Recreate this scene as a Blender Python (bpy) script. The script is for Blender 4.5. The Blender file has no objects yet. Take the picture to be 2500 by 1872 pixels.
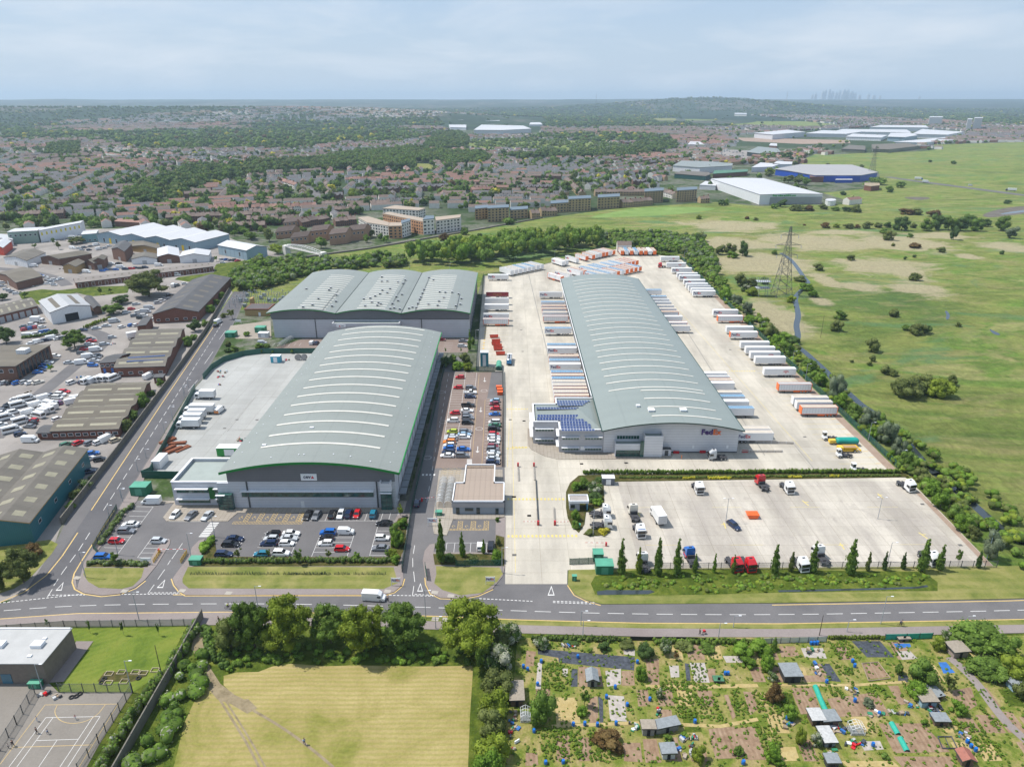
import bpy,bmesh,math,random
import numpy as np
from mathutils import Vector,Matrix,noise as mnoise
random.seed(7)
SC=bpy.context.scene
COL=SC.collection
rad=math.radians
FPX,HC,PIT=1734.0,112.0,rad(21.84)
cam_d=bpy.data.cameras.new("camera");cam_d.sensor_width=36;cam_d.lens=FPX/2500*36
cam_d.clip_start=1;cam_d.clip_end=80000
cam=bpy.data.objects.new("camera",cam_d);COL.objects.link(cam)
cam.location=(0,0,HC);cam.rotation_euler=(rad(90)-PIT,0,0)
SC.camera=cam
SUN_EL=61.0
w=bpy.data.worlds.new("World");SC.world=w;w.use_nodes=True
nt=w.node_tree;nd=nt.nodes;lk=nt.links
bg=nd["Background"];bg.inputs[1].default_value=0.15
sky=nd.new("ShaderNodeTexSky");sky.sky_type='NISHITA';sky.sun_disc=False
sky.sun_elevation=rad(SUN_EL);sky.sun_rotation=rad(282);sky.air_density=1.0;sky.dust_density=1.6;sky.ozone_density=1.2
tc=nd.new("ShaderNodeTexCoord");sep=nd.new("ShaderNodeSeparateXYZ");lk.new(tc.outputs["Generated"],sep.inputs[0])
mz=nd.new("ShaderNodeMath");mz.operation='MAXIMUM';mz.inputs[1].default_value=0.02;lk.new(sep.outputs[2],mz.inputs[0])
za=nd.new("ShaderNodeMath");za.operation='ADD';za.inputs[1].default_value=0.16;lk.new(mz.outputs[0],za.inputs[0])
dx=nd.new("ShaderNodeMath");dx.operation='DIVIDE';lk.new(sep.outputs[0],dx.inputs[0]);lk.new(za.outputs[0],dx.inputs[1])
dy=nd.new("ShaderNodeMath");dy.operation='DIVIDE';lk.new(sep.outputs[1],dy.inputs[0]);lk.new(za.outputs[0],dy.inputs[1])
cb=nd.new("ShaderNodeCombineXYZ");lk.new(dx.outputs[0],cb.inputs[0]);lk.new(dy.outputs[0],cb.inputs[1])
cn=nd.new("ShaderNodeTexNoise");cn.inputs["Scale"].default_value=0.8;cn.inputs["Detail"].default_value=9;cn.inputs["Roughness"].default_value=0.58;cn.inputs["Distortion"].default_value=0.3
lk.new(cb.outputs[0],cn.inputs["Vector"])
cr=nd.new("ShaderNodeValToRGB");cr.color_ramp.elements[0].position=0.46;cr.color_ramp.elements[0].color=(0,0,0,1)
cr.color_ramp.elements[1].position=0.72;cr.color_ramp.elements[1].color=(0.8,0.8,0.8,1);lk.new(cn.outputs[0],cr.inputs[0])
CLOUD_C,VEIL_C=(4.8,5.2,5.7,1),(2.7,3.65,5.0,1)
m0=nd.new("ShaderNodeMix");m0 .data_type='RGBA';m0 .inputs[0].default_value=0.72
lk.new(sky.outputs[0],m0 .inputs[6]);m0 .inputs[7].default_value=VEIL_C
hr_=nd.new("ShaderNodeMapRange");hr_.inputs[1].default_value=0.0;hr_.inputs[2].default_value=0.13;hr_.inputs[3].default_value=.75;hr_.inputs[4].default_value=0;lk.new(sep.outputs[2],hr_.inputs[0])
mh=nd.new("ShaderNodeMix");mh.data_type='RGBA';lk.new(hr_.outputs[0],mh.inputs[0]);lk.new(m0 .outputs[2],mh.inputs[6]);mh.inputs[7].default_value=(3.9,4.6,5.3,1)
m1=nd.new("ShaderNodeMix");m1 .data_type='RGBA';lk.new(cr.outputs[0],m1 .inputs[0]);lk.new(mh.outputs[2],m1 .inputs[6]);m1 .inputs[7].default_value=CLOUD_C
lk.new(m1 .outputs[2],bg.inputs[0])
sd=bpy.data.lights.new("sun",'SUN');sd.energy=4.9;sd.angle=rad(0.6);sd.color=(1.0,0.955,0.89)
so=bpy.data.objects.new("sun",sd);COL.objects.link(so)
sdir=Vector((math.cos(rad(SUN_EL)),-0.10,-math.sin(rad(SUN_EL))))
so.rotation_euler=sdir.to_track_quat('-Z','Y').to_euler();so.location=(-300,0,600)
SC.view_settings.view_transform='Standard';SC.view_settings.look='None'
SC.view_settings.exposure=0.14;SC.view_settings.gamma=1.0;SC.view_settings.use_curve_mapping=False
cy=SC.cycles;cy.max_bounces=5;cy.diffuse_bounces=2;cy.glossy_bounces=2;cy.transmission_bounces=3;cy.transparent_max_bounces=6;cy.volume_bounces=0
cy.use_denoising=True;cy.caustics_reflective=False;cy.caustics_refractive=False
def G(px,py,z=0.0):
 a=(px-1250)/FPX;b=(936-py)/FPX
 t=(z-HC)/(-math.sin(PIT)+b*math.cos(PIT))
 return(a*t,(math.cos(PIT)+b*math.sin(PIT))*t,z)
def reg(x0,y0,s):return lambda u,v,z=0.0:G(x0+u/s,y0+v/s,z)
rW=reg(0,0,.8848)
rA=reg(0,200,2.602);rA2=reg(800,200,2.602);rA3=reg(1650,200,2.602)
rB=reg(0,480,3.403);rC=reg(600,400,3.687);rD=reg(1150,400,3.687);rE=reg(1700,350,2.765)
rF=reg(0,800,3.68);rG=reg(400,750,4.416);rH=reg(200,1100,3.68);rI=reg(700,1100,3.68);rJ=reg(950,750,4.14)
rK=reg(1250,900,3.68);rL=reg(1750,750,3.68);rM=reg(1350,1130,3.687);rN=reg(1900,1150,3.68)
rO=reg(0,1300,2.895);rP=reg(450,1400,2.602);rQ=reg(1200,1500,3.403);rR=reg(1800,1500,3.16)
def pts(r,*uv):return[r(u,v)[:2]for u,v in uv]
def lin(c):c/=255.0;return c/12.92 if c<=.04045 else((c+.055)/1.055)**2.4
def S(r,g,b,k=0.62):return(lin(r)*k,lin(g)*k,lin(b)*k)
MATS={}
def node(nt,t,**kw):
 n=nt.nodes.new(t)
 for k,v in kw.items():setattr(n,k,v)
 return n
def mixc(nt,fac,a,b,mode='MIX'):
 m=nt.nodes.new("ShaderNodeMix");m.data_type='RGBA';m.blend_type=mode
 for s,v in((0,fac),(6,a),(7,b)):
  if hasattr(v,'links')or hasattr(v,'is_linked'):nt.links.new(v,m.inputs[s])
  else:m.inputs[s].default_value=v if s==0 else(tuple(v)+(1,))[:4]
 return m.outputs[2]
def newmat(name):
 m=bpy.data.materials.new(name);m.use_nodes=True
 return m,m.node_tree,m.node_tree.nodes["Principled BSDF"]
def wpos(nt,scale=(1,1,1),rot=0.0,obj=False):
 if obj:src=node(nt,"ShaderNodeTexCoord").outputs["Object"]
 else:src=node(nt,"ShaderNodeNewGeometry").outputs["Position"]
 mp=node(nt,"ShaderNodeMapping");nt.links.new(src,mp.inputs[0]);mp.inputs["Scale"].default_value=scale;mp.inputs["Rotation"].default_value=(0,0,rot)
 return mp.outputs[0]
def noise(nt,vec,scale,detail=4,rough=0.55,dist=0.0):
 n=node(nt,"ShaderNodeTexNoise");n.inputs["Scale"].default_value=scale;n.inputs["Detail"].default_value=detail
 n.inputs["Roughness"].default_value=rough;n.inputs["Distortion"].default_value=dist
 nt.links.new(vec,n.inputs["Vector"]);return n.outputs[0]
def ramp(nt,fac,stops,const=False):
 r=node(nt,"ShaderNodeValToRGB");e=r.color_ramp.elements
 if const:r.color_ramp.interpolation='CONSTANT'
 while len(e)<len(stops):e.new(0.5)
 for i,(p,c)in enumerate(stops):
  e[i].position=p;e[i].color=(tuple(c)+(1,))[:4]if not isinstance(c,(int,float))else(c,c,c,1)
 nt.links.new(fac,r.inputs[0]);return r.outputs[0]
def bump(nt,h,strength,dist,bsdf):
 b=node(nt,"ShaderNodeBump");b.inputs["Strength"].default_value=strength;b.inputs["Distance"].default_value=dist
 nt.links.new(h,b.inputs["Height"]);nt.links.new(b.outputs[0],bsdf.inputs["Normal"])
def M(name,col=None,rough=0.7,metal=0.0,var=0.15,vs=0.4,obj=False,spec=0.5,rnd=0.0,isl=0.0,bmp=0.0,emit=None):
 if name in MATS:return MATS[name]
 m,nt,b=newmat(name)
 b.inputs["Roughness"].default_value=rough;b.inputs["Metallic"].default_value=metal;b.inputs["Specular IOR Level"].default_value=spec
 v=wpos(nt,obj=obj);n=noise(nt,v,vs,5,0.65)
 lo=tuple(c*(1-var)for c in col);hi=tuple(min(1,c*(1+var))for c in col)
 c=ramp(nt,n,[(0.3,lo),(0.7,hi)])
 for amt,src in((rnd,lambda:node(nt,"ShaderNodeObjectInfo").outputs["Random"]),(isl,lambda:node(nt,"ShaderNodeNewGeometry").outputs["Random Per Island"])):
  if amt:
   r=ramp(nt,src(),[(0,1-amt),(1,1+amt)])
   c=mixc(nt,1.0,c,r,'MULTIPLY')
 nt.links.new(c,b.inputs["Base Color"])
 if bmp:bump(nt,n,bmp,0.05,b)
 MATS[name]=m;return m
class MB:
 def __init__(s):s.v=[];s.f=[];s.m=[]
 def add(s,vs,fs,mi=0):
  n=len(s.v);s.v.extend(vs);s.f.extend([tuple(i+n for i in f)for f in fs]);s.m.extend([mi]*len(fs));return s
 def quad(s,a,b,c,d,mi=0):return s.add([a,b,c,d],[(0,1,2,3)],mi)
 def box(s,x0,y0,z0,x1,y1,z1,mi=0,top=None,bottom=True):
  vs=[(x0,y0,z0),(x1,y0,z0),(x1,y1,z0),(x0,y1,z0),(x0,y0,z1),(x1,y0,z1),(x1,y1,z1),(x0,y1,z1)]
  s.add(vs,[(0,1,5,4),(1,2,6,5),(2,3,7,6),(3,0,4,7)]+([(3,2,1,0)]if bottom else[]),mi)
  s.add(vs[4:],[(0,1,2,3)],mi if top is None else top);return s
 def obox(s,cx,cy,z0,lx,ly,h,a=0.0,mi=0,top=None):
  c,sn=math.cos(a),math.sin(a);P=[]
  for(u,v)in((-.5,-.5),(.5,-.5),(.5,.5),(-.5,.5)):
   P.append((cx+u*lx*c-v*ly*sn,cy+u*lx*sn+v*ly*c))
  return s.prism(P,z0,z0+h,mi,top)
 def prism(s,poly,z0,z1,mi=0,top=None,cap=True):
  ar=sum(poly[i][0]*poly[(i+1)%len(poly)][1]-poly[(i+1)%len(poly)][0]*poly[i][1]for i in range(len(poly)))
  if ar<0:poly=poly[::-1]
  n=len(poly)
  vs=[(x,y,z0)for x,y in poly]+[(x,y,z1)for x,y in poly]
  s.add(vs,[(i,(i+1)%n,n+(i+1)%n,n+i)for i in range(n)],mi)
  if cap:s.add([(x,y,z1)for x,y in poly],[tuple(range(n))],mi if top is None else top)
  return s
 def bar(s,a,b,r,mi=0,n=6,r2=None):
  a=Vector(a);b=Vector(b);d=(b-a)
  if d.length<1e-6:return s
  q=d.to_track_quat('Z','Y');r2=r if r2 is None else r2;vs=[]
  for(p,rr)in((a,r),(b,r2)):
   for i in range(n):
    t=2*math.pi*i/n;vs.append(tuple(p+q@Vector((rr*math.cos(t),rr*math.sin(t),0))))
  fs=[(i,(i+1)%n,n+(i+1)%n,n+i)for i in range(n)]+[tuple(range(n))[::-1],tuple(range(n,2*n))]
  return s.add(vs,fs,mi)
 def cyl(s,cx,cy,z0,r,h,mi=0,n=12,r2=None,top=None):
  s.bar((cx,cy,z0),(cx,cy,z0+h),r,mi,n,r2)
  if top is not None:s.m[-1]=top
  return s
 def wheel(s,cx,cy,r,wdt,mi=0,mr=1):
  n=12;s.bar((cx,cy-wdt/2,r),(cx,cy+wdt/2,r),r,mi,n)
  for sg in(-1,1):s.add([(cx+.6*r*math.cos(2*math.pi*i/8),cy+sg*(wdt/2+.012),r+.6*r*math.sin(2*math.pi*i/8))for i in range(8)],[tuple(range(8))if sg<0 else tuple(range(8))[::-1]],mr)
  return s
 def mesh(s,name,mats):
  me=bpy.data.meshes.new(name);me.from_pydata(s.v,[],s.f)
  for m in(mats if isinstance(mats,(list,tuple))else[mats]):me.materials.append(m)
  me.polygons.foreach_set("material_index",s.m);me.update();return me
 def build(s,name,mats,parent=None,loc=None,rz=0.0,smooth=False):
  me=s.mesh(name,mats)
  if smooth:me.polygons.foreach_set("use_smooth",[True]*len(me.polygons))
  return ob(name,me,parent,loc,rz)
def ob(name,data,parent=None,loc=None,rz=0.0,sc=None):
 o=bpy.data.objects.new(name,data);COL.objects.link(o)
 if parent is not None:o.parent=parent
 if loc is not None:o.location=(tuple(loc)+(0.0,))[:3]
 if rz:o.rotation_euler=(0,0,rz)
 if sc is not None:o.scale=(sc,)*3 if isinstance(sc,(int,float))else sc
 return o
SEEN={}
ORD=["first","second","third","fourth","fifth","sixth","seventh","eighth","ninth","tenth","eleventh","twelfth"]
def nth(i):
 if i<=12:return ORD[i-1]
 return "%d%s"%(i,"th"if 10<i%100<14 else{1:"st",2:"nd",3:"rd"}.get(i%10,"th"))
def tag(o,label,cat,group=None):
 o['label']=label;o['category']=cat
 if group:o['group']=group
 SEEN.setdefault(label,[]).append((o.name,group))
 if not 4<=len(label.split())<=16:print("LABELLEN",len(label.split()),label)
 return o
def kind(o,k):o['kind']=k;return o
def thing(name,label,cat,loc=(0,0,0),rz=0.0,group=None):
 return tag(ob(name,None,None,loc,rz),label,cat,group)
def kit(parts):
 return parts
def place(k,name,label,cat,loc,rz=0.0,group=None,sc=None):
 t=tag(ob(name,None,None,loc,rz,sc),label,cat,group)
 for p in k:
  c=ob(p[0],p[1],t)
  if len(p)>2:
   for q in p[2]:ob(q[0],q[1],c)
 return t
TEXTS={}
def text_mesh(txt,size,mats,ext=0.02,bold=0.02,key=None,parts=None):
 if key in TEXTS:return TEXTS[key]
 mb=MB();x=0.0
 for(s_,mi)in(parts or[(txt,0)]):
  cu=bpy.data.curves.new("t",'FONT');cu.body=s_;cu.size=size;cu.extrude=ext;cu.offset=bold*size;cu.resolution_u=3
  o=bpy.data.objects.new("t",cu);COL.objects.link(o);bpy.context.view_layer.update()
  me=bpy.data.meshes.new_from_object(o.evaluated_get(bpy.context.evaluated_depsgraph_get()))
  vs=[(v.co.x+x,-v.co.z,v.co.y)for v in me.vertices];fs=[tuple(p.vertices)for p in me.polygons]
  mb.add(vs,fs,mi);x=max(v[0]for v in vs)+size*0.04
  bpy.data.objects.remove(o);bpy.data.curves.remove(cu);bpy.data.meshes.remove(me)
 xs=[v[0]for v in mb.v];zs=[v[2]for v in mb.v];cx=(min(xs)+max(xs))/2;cz=(min(zs)+max(zs))/2
 mb.v=[(a-cx,b,c-cz)for a,b,c in mb.v]
 me=mb.mesh("lettering",mats);TEXTS[key]=me;return me
def inpoly(x,y,poly):
 r=False;n=len(poly);j=n-1
 for i in range(n):
  xi,yi=poly[i][:2];xj,yj=poly[j][:2]
  if(yi>y)!=(yj>y)and x<(xj-xi)*(y-yi)/(yj-yi)+xi:r=not r
  j=i
 return r
def smooth_poly(p,it=2):
 for _ in range(it):
  q=[]
  for i in range(len(p)):
   a,b=p[i],p[(i+1)%len(p)]
   q+=[(a[0]*.75+b[0]*.25,a[1]*.75+b[1]*.25),(a[0]*.25+b[0]*.75,a[1]*.25+b[1]*.75)]
  p=q
 return p
def smooth_line(p,it=2):
 for _ in range(it):
  q=[p[0]]
  for i in range(len(p)-1):
   a,b=p[i],p[i+1]
   q+=[(a[0]*.75+b[0]*.25,a[1]*.75+b[1]*.25),(a[0]*.25+b[0]*.75,a[1]*.25+b[1]*.75)]
  p=q+[p[-1]]
 return p
def sheet(name,poly,z,m,h=None,label=None):
 mb=MB();n=len(poly)
 bm=bmesh.new();vs=[bm.verts.new((p[0],p[1],z))for p in poly];f=bm.faces.new(vs);f.normal_update()
 if f.normal.z<0:f.normal_flip()
 bmesh.ops.triangulate(bm,faces=[f])
 if h:
  for i in range(n):
   a,b=poly[i],poly[(i+1)%n]
   q=[bm.verts.new(c)for c in((a[0],a[1],z-h),(b[0],b[1],z-h),(b[0],b[1],z),(a[0],a[1],z))];bm.faces.new(q)
 me=bpy.data.meshes.new(name);bm.to_mesh(me);bm.free();me.materials.append(m)
 return kind(ob(name,me),'structure')
def ribbon(mb,line,width,z,mi=0,dash=None):
 L=[Vector((p[0],p[1]))for p in line]
 segs=[]
 if dash:
  d=0.0;on,off=dash;per=on+off
  for a,b in zip(L[:-1],L[1:]):
   ln=(b-a).length;t=0.0
   while t<ln-1e-6:
    ph=(d+t)%per
    step=min(ln-t,(on-ph)if ph<on else(per-ph));step=max(step,1e-3)
    if ph<on:segs.append((a.lerp(b,t/ln),a.lerp(b,(t+step)/ln)))
    t+=step
   d+=ln
  for a,b in segs:
   t=(b-a)
   if t.length<1e-5:continue
   n=Vector((-t.y,t.x)).normalized()*width/2
   mb.quad((a.x-n.x,a.y-n.y,z),(b.x-n.x,b.y-n.y,z),(b.x+n.x,b.y+n.y,z),(a.x+n.x,a.y+n.y,z),mi)
 else:
  N=[]
  for i in range(len(L)):
   t=(L[min(i+1,len(L)-1)]-L[max(i-1,0)]).normalized();N.append(Vector((-t.y,t.x))*width/2)
  vs=[]
  for p,n in zip(L,N):vs+=[(p.x-n.x,p.y-n.y,z),(p.x+n.x,p.y+n.y,z)]
  mb.add(vs,[(2*i,2*i+2,2*i+3,2*i+1)for i in range(len(L)-1)],mi)
def strip_poly(line,width):
 L=[Vector((p[0],p[1]))for p in line];a=[];b=[]
 for i in range(len(L)):
  t=(L[min(i+1,len(L)-1)]-L[max(i-1,0)]).normalized();n=Vector((-t.y,t.x))*width/2
  a.append(tuple(L[i]+n));b.append(tuple(L[i]-n))
 return a+b[::-1]
# GROUND MATERIALS
def gm(name,rough=0.95):
 m,nt,b=newmat(name);b.inputs["Roughness"].default_value=rough;b.inputs["Specular IOR Level"].default_value=0.2
 return m,nt,b
def concrete(name,lo,hi,slab=(6.0,5.0),streak=0.25,rot=0.0,stain=(0.30,0.27,0.22)):
 m,nt,b=gm(name,0.85);p=wpos(nt,rot=rot)
 c=ramp(nt,noise(nt,wpos(nt,(1,.22,1),rot),0.07,7,0.66),[(0.36,lo),(0.6,hi)])
 br=node(nt,"ShaderNodeTexBrick");br.offset=0.0;br.inputs["Scale"].default_value=1.0;br.inputs["Brick Width"].default_value=slab[0];br.inputs["Row Height"].default_value=slab[1]
 br.inputs["Mortar Size"].default_value=0.05;br.inputs["Mortar Smooth"].default_value=0.3;br.inputs["Color1"].default_value=(1,1,1,1);br.inputs["Color2"].default_value=(.90,.90,.89,1);br.inputs["Mortar"].default_value=(.58,.55,.50,1)
 nt.links.new(p,br.inputs["Vector"])
 c=mixc(nt,1.0,c,br.outputs[0],'MULTIPLY')
 ps=wpos(nt,(0.30,0.035,1),rot)
 f=ramp(nt,noise(nt,ps,1.0,6,0.7),[(0.44,0),(0.66,streak)]);c=mixc(nt,f,c,stain)
 p2=wpos(nt,(1,1,1),rot);f2=ramp(nt,noise(nt,p2,0.22,5,0.75,0.6),[(0.56,0),(0.72,streak*1.2)]);c=mixc(nt,f2,c,stain)
 f3=ramp(nt,noise(nt,p2,1.6,3,0.6),[(0.2,0.94),(0.8,1.05)]);c=mixc(nt,1.0,c,f3,'MULTIPLY')
 nt.links.new(c,b.inputs["Base Color"]);return m
def asphalt(name,lo,hi,patch=0.35,sc=0.06):
 m,nt,b=gm(name,0.9);p=wpos(nt)
 c=ramp(nt,noise(nt,p,sc,6,0.65),[(0.3,lo),(0.7,hi)])
 g=ramp(nt,noise(nt,p,2.5,3,0.7),[(0.2,0.88),(0.8,1.1)]);c=mixc(nt,1.0,c,g,'MULTIPLY')
 f=ramp(nt,noise(nt,wpos(nt,(1,.3,1)),0.35,5,0.75,1.0),[(0.62,0),(0.72,patch)]);c=mixc(nt,f,c,tuple(x*0.62 for x in lo))
 nt.links.new(c,b.inputs["Base Color"]);return m
def grass(name,cols,sc=0.12,stripe=None,tuft=0.25,bstr=0.6,sc2=1.4):
 m,nt,b=gm(name);p=wpos(nt)
 k=len(cols);st=[(0.3+0.4*i/(k-1),c)for i,c in enumerate(cols)]
 n=noise(nt,p,sc,7,0.66,0.5);c=ramp(nt,n,st)
 n2=noise(nt,p,sc2,5,0.75);c=mixc(nt,1.0,c,ramp(nt,n2,[(0.25,1-tuft),(0.75,1+tuft)]),'MULTIPLY')
 if stripe:
  rot,per,amt,scol=stripe
  wv=node(nt,"ShaderNodeTexWave");wv.inputs["Scale"].default_value=.314/per;wv.inputs["Distortion"].default_value=3.5;wv.inputs["Detail"].default_value=4;wv.inputs["Detail Scale"].default_value=0.5;wv.inputs["Detail Roughness"].default_value=0.7
  nt.links.new(wpos(nt,rot=rot),wv.inputs["Vector"])
  mk=node(nt,"ShaderNodeMath",operation='MULTIPLY');nt.links.new(ramp(nt,wv.outputs[1],[(0.35,0),(0.75,amt)]),mk.inputs[0]);nt.links.new(ramp(nt,noise(nt,p,0.07,5,0.6),[(0.38,0.15),(0.58,1)]),mk.inputs[1])
  c=mixc(nt,mk.outputs[0],c,scol)
 nt.links.new(c,b.inputs["Base Color"]);bump(nt,n2,bstr,0.25,b);return m
m_conc=concrete("yard concrete",S(208,200,186,.58),S(242,233,216,.61),(7.5,5.0),0.30,0.0,(.36,.33,.28))
m_lorry=concrete("lorry park concrete",S(202,193,181,.57),S(238,229,214,.60),(6.0,4.5),0.62,rad(0),(.30,.27,.24))
m_conc2=concrete("grey yard concrete",S(192,192,188,.60),S(210,210,206,.60),(6.5,4.6),0.22,0.0,(.30,.30,.29))
m_slab=concrete("path paving",S(190,178,165,.58),S(204,194,180,.58),(1.2,1.2),0.15)
m_asph=asphalt("road asphalt",S(118,116,117,.62),S(140,137,137,.62),0.16)
m_asph_d=asphalt("west road asphalt",S(108,107,110,.60),S(128,126,128,.60),0.12)
m_pave=asphalt("pavement tarmac",S(158,146,142,.60),S(176,165,160,.60),0.20)
m_brown=asphalt("car park tarmac",S(150,132,122,.60),S(168,150,140,.60),0.15)
m_est=asphalt("estate yard",S(150,144,140,.60),S(196,188,180,.60),0.45,0.035)
m_play=asphalt("playground tarmac",S(144,137,128,.62),S(164,157,148,.62),0.20)
m_gravel=asphalt("brown verge gravel",S(176,150,132,.60),S(200,178,160,.60),0.35,0.3)
GR=S(108,128,48,.55);GR2=S(140,150,70,.55);DRY=S(200,186,120,.55)
m_lawn=grass("mown verge grass",[S(112,128,56,.58),S(146,150,78,.58),S(178,170,106,.58)],0.14,(rad(90),3,0.4,S(184,174,114,.58)),0.14)
m_lawn2=grass("school lawn",[S(84,112,34),S(122,142,52),S(150,156,70)],0.09,(rad(60),1.5,0.28,S(150,160,70)),0.18)
m_rough=grass("rough grass",[S(70,92,26,.5),S(104,124,38,.5),S(150,156,66,.52)],0.22,None,0.4,1.0)
m_soil=grass("hedge bed soil",[S(74,84,30,.45),S(110,108,54,.45),S(140,124,84,.45)],0.5,None,0.4,1.0)
def field_mat():
 m,nt,b=gm("mown meadow");p=wpos(nt)
 c=ramp(nt,noise(nt,p,0.055,6,0.6,0.6),[(0.32,S(124,136,54,.54)),(0.41,S(156,154,78,.56)),(0.49,S(188,172,110,.57)),(0.66,S(212,192,134,.58))])
 wv=node(nt,"ShaderNodeTexWave",bands_direction='Y');wv.inputs["Scale"].default_value=0.27;wv.inputs["Distortion"].default_value=5;wv.inputs["Detail"].default_value=5;wv.inputs["Detail Scale"].default_value=0.35;wv.inputs["Detail Roughness"].default_value=0.75
 nt.links.new(wpos(nt,(0.45,1,1)),wv.inputs["Vector"])
 c=mixc(nt,ramp(nt,wv.outputs[1],[(0.35,0),(0.8,0.42)]),c,S(160,162,78))
 n2=noise(nt,p,1.8,6,0.8);c=mixc(nt,1.0,c,ramp(nt,n2,[(0.3,.82),(0.7,1.14)]),'MULTIPLY')
 nt.links.new(c,b.inputs["Base Color"]);bump(nt,n2,0.5,0.15,b);return m
m_field=field_mat()
REEDP=[(880,925,55,40),(1520,985,130,42),(780,665,290,42),(520,1175,150,95),(400,805,290,52),(1100,965,95,28),(1390,670,190,42),(1230,825,240,42),(300,680,230,30),(1650,625,190,16),(825,1060,60,22),(240,560,230,28),(960,600,160,12),(2100,700,160,22),(1320,830,120,60),(1850,765,60,14)]
def marsh_mat():
 m,nt,b=gm("marsh grassland");p=wpos(nt)
 big=noise(nt,wpos(nt,(0.7,1.5,1),rad(14)),0.009,9,0.66,1.6)
 c=ramp(nt,big,[(0.30,S(98,128,62,.60)),(0.42,S(122,142,64,.60)),(0.50,S(152,160,84,.61)),(0.57,S(114,146,58,.62)),(0.64,S(172,172,106,.60)),(0.76,S(132,150,70,.61))])
 mid=noise(nt,wpos(nt,(.8,1.4,1),rad(-8)),0.06,8,0.75,1.2);c=mixc(nt,1.0,c,ramp(nt,mid,[(0.32,.66),(0.68,1.30)]),'MULTIPLY')
 straw=noise(nt,wpos(nt,(.6,1.6,1),rad(5)),.028,9,.74,1.5);c=mixc(nt,ramp(nt,straw,[(.50,0),(.64,.62)]),c,S(186,172,120,.56))
 teal=noise(nt,wpos(nt,(0.7,1.6,1),rad(8)),0.011,8,0.66,1.4)
 c=mixc(nt,ramp(nt,teal,[(0.56,0),(0.62,0.7)]),c,S(104,146,92,.60))
 pos=node(nt,"ShaderNodeNewGeometry").outputs["Position"];cur=None
 for u,v,rx,ry in REEDP:
  A=rE(u,v);Bx=rE(u+rx,v);By=rE(u,v-ry);ax,ay=1/(Bx[0]-A[0]),1/(By[1]-A[1])
  n=node(nt,"ShaderNodeVectorMath",operation='MULTIPLY_ADD');nt.links.new(pos,n.inputs[0]);n.inputs[1].default_value=(ax,ay,0);n.inputs[2].default_value=(-A[0]*ax,-A[1]*ay,0)
  l=node(nt,"ShaderNodeVectorMath",operation='LENGTH');nt.links.new(n.outputs[0],l.inputs[0])
  if cur is None:cur=l.outputs["Value"]
  else:k=node(nt,"ShaderNodeMath",operation='MINIMUM');nt.links.new(cur,k.inputs[0]);nt.links.new(l.outputs["Value"],k.inputs[1]);cur=k.outputs[0]
 nz=noise(nt,wpos(nt,(.7,1.3,1)),.035,9,.72,1.0);ma=node(nt,"ShaderNodeMath",operation='MULTIPLY_ADD');nt.links.new(nz,ma.inputs[0]);ma.inputs[1].default_value=-4.2;nt.links.new(cur,ma.inputs[2])
 c=mixc(nt,ramp(nt,ma.outputs[0],[(0.0,0.85),(0.01,.85),(.55,0)]),c,S(206,192,156,.58));MK=[n for n in nt.nodes if n.bl_idname=="ShaderNodeMath"][-1];MK2=node(nt,"ShaderNodeMath",operation='ADD');MK2 .inputs[1].default_value=1.08
 for l in list(nt.links):
  if l.from_node==MK and l.to_node.bl_idname=="ShaderNodeValToRGB":nt.links.new(MK.outputs[0],MK2 .inputs[0]);nt.links.new(MK2 .outputs[0],l.to_socket)
 fine=noise(nt,wpos(nt,(1,.5,1),rad(10)),0.5,7,0.85,0.8);c=mixc(nt,1.0,c,ramp(nt,fine,[(0.32,.72),(0.68,1.28)]),'MULTIPLY')
 nt.links.new(c,b.inputs["Base Color"]);bump(nt,fine,1.0,1.0,b);return m
m_marsh=marsh_mat()
def town_mat():
 m,nt,b=gm("town gardens and streets");p=wpos(nt)
 c=ramp(nt,noise(nt,p,0.03,7,0.75),[(0.32,S(54,80,42,.5)),(0.46,S(86,110,56,.5)),(0.54,S(140,140,126,.55)),(0.60,S(104,112,88,.55)),(0.72,S(76,98,50,.5))])
 c=mixc(nt,1.0,c,ramp(nt,noise(nt,p,0.2,5,.8),[(0.3,.65),(0.7,1.3)]),'MULTIPLY')
 far=noise(nt,p,0.0016,6,0.62,0.6)
 c=mixc(nt,ramp(nt,far,[(0.50,0),(0.56,0.85)]),c,S(62,88,44,.5))
 nt.links.new(c,b.inputs["Base Color"]);return m
m_town=town_mat()
def wat(name,col,rough=0.08):
 m,nt,b=newmat(name);b.inputs["Base Color"].default_value=col+(1,);b.inputs["Roughness"].default_value=rough;b.inputs["Specular IOR Level"].default_value=0.7
 bump(nt,noise(nt,wpos(nt),0.8,4),0.15,0.05,b);return m
m_water=wat("stream water",(0.035,0.045,0.05))
m_mud=grass("river mud",[S(120,112,100,.5),S(150,144,134,.5)],0.1)
m_white=M("white road paint",S(246,244,240,.66),0.7,var=0.10,vs=1.5)
m_yell=M("yellow road paint",S(242,206,130,.62),0.7,var=0.14,vs=1.2)
m_yell2=M("worn yellow paint",S(250,226,130,.62),0.7,var=0.10,vs=0.8)
m_kerb=M("kerb stone",S(206,198,186,.56),0.9,var=0.12)
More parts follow.
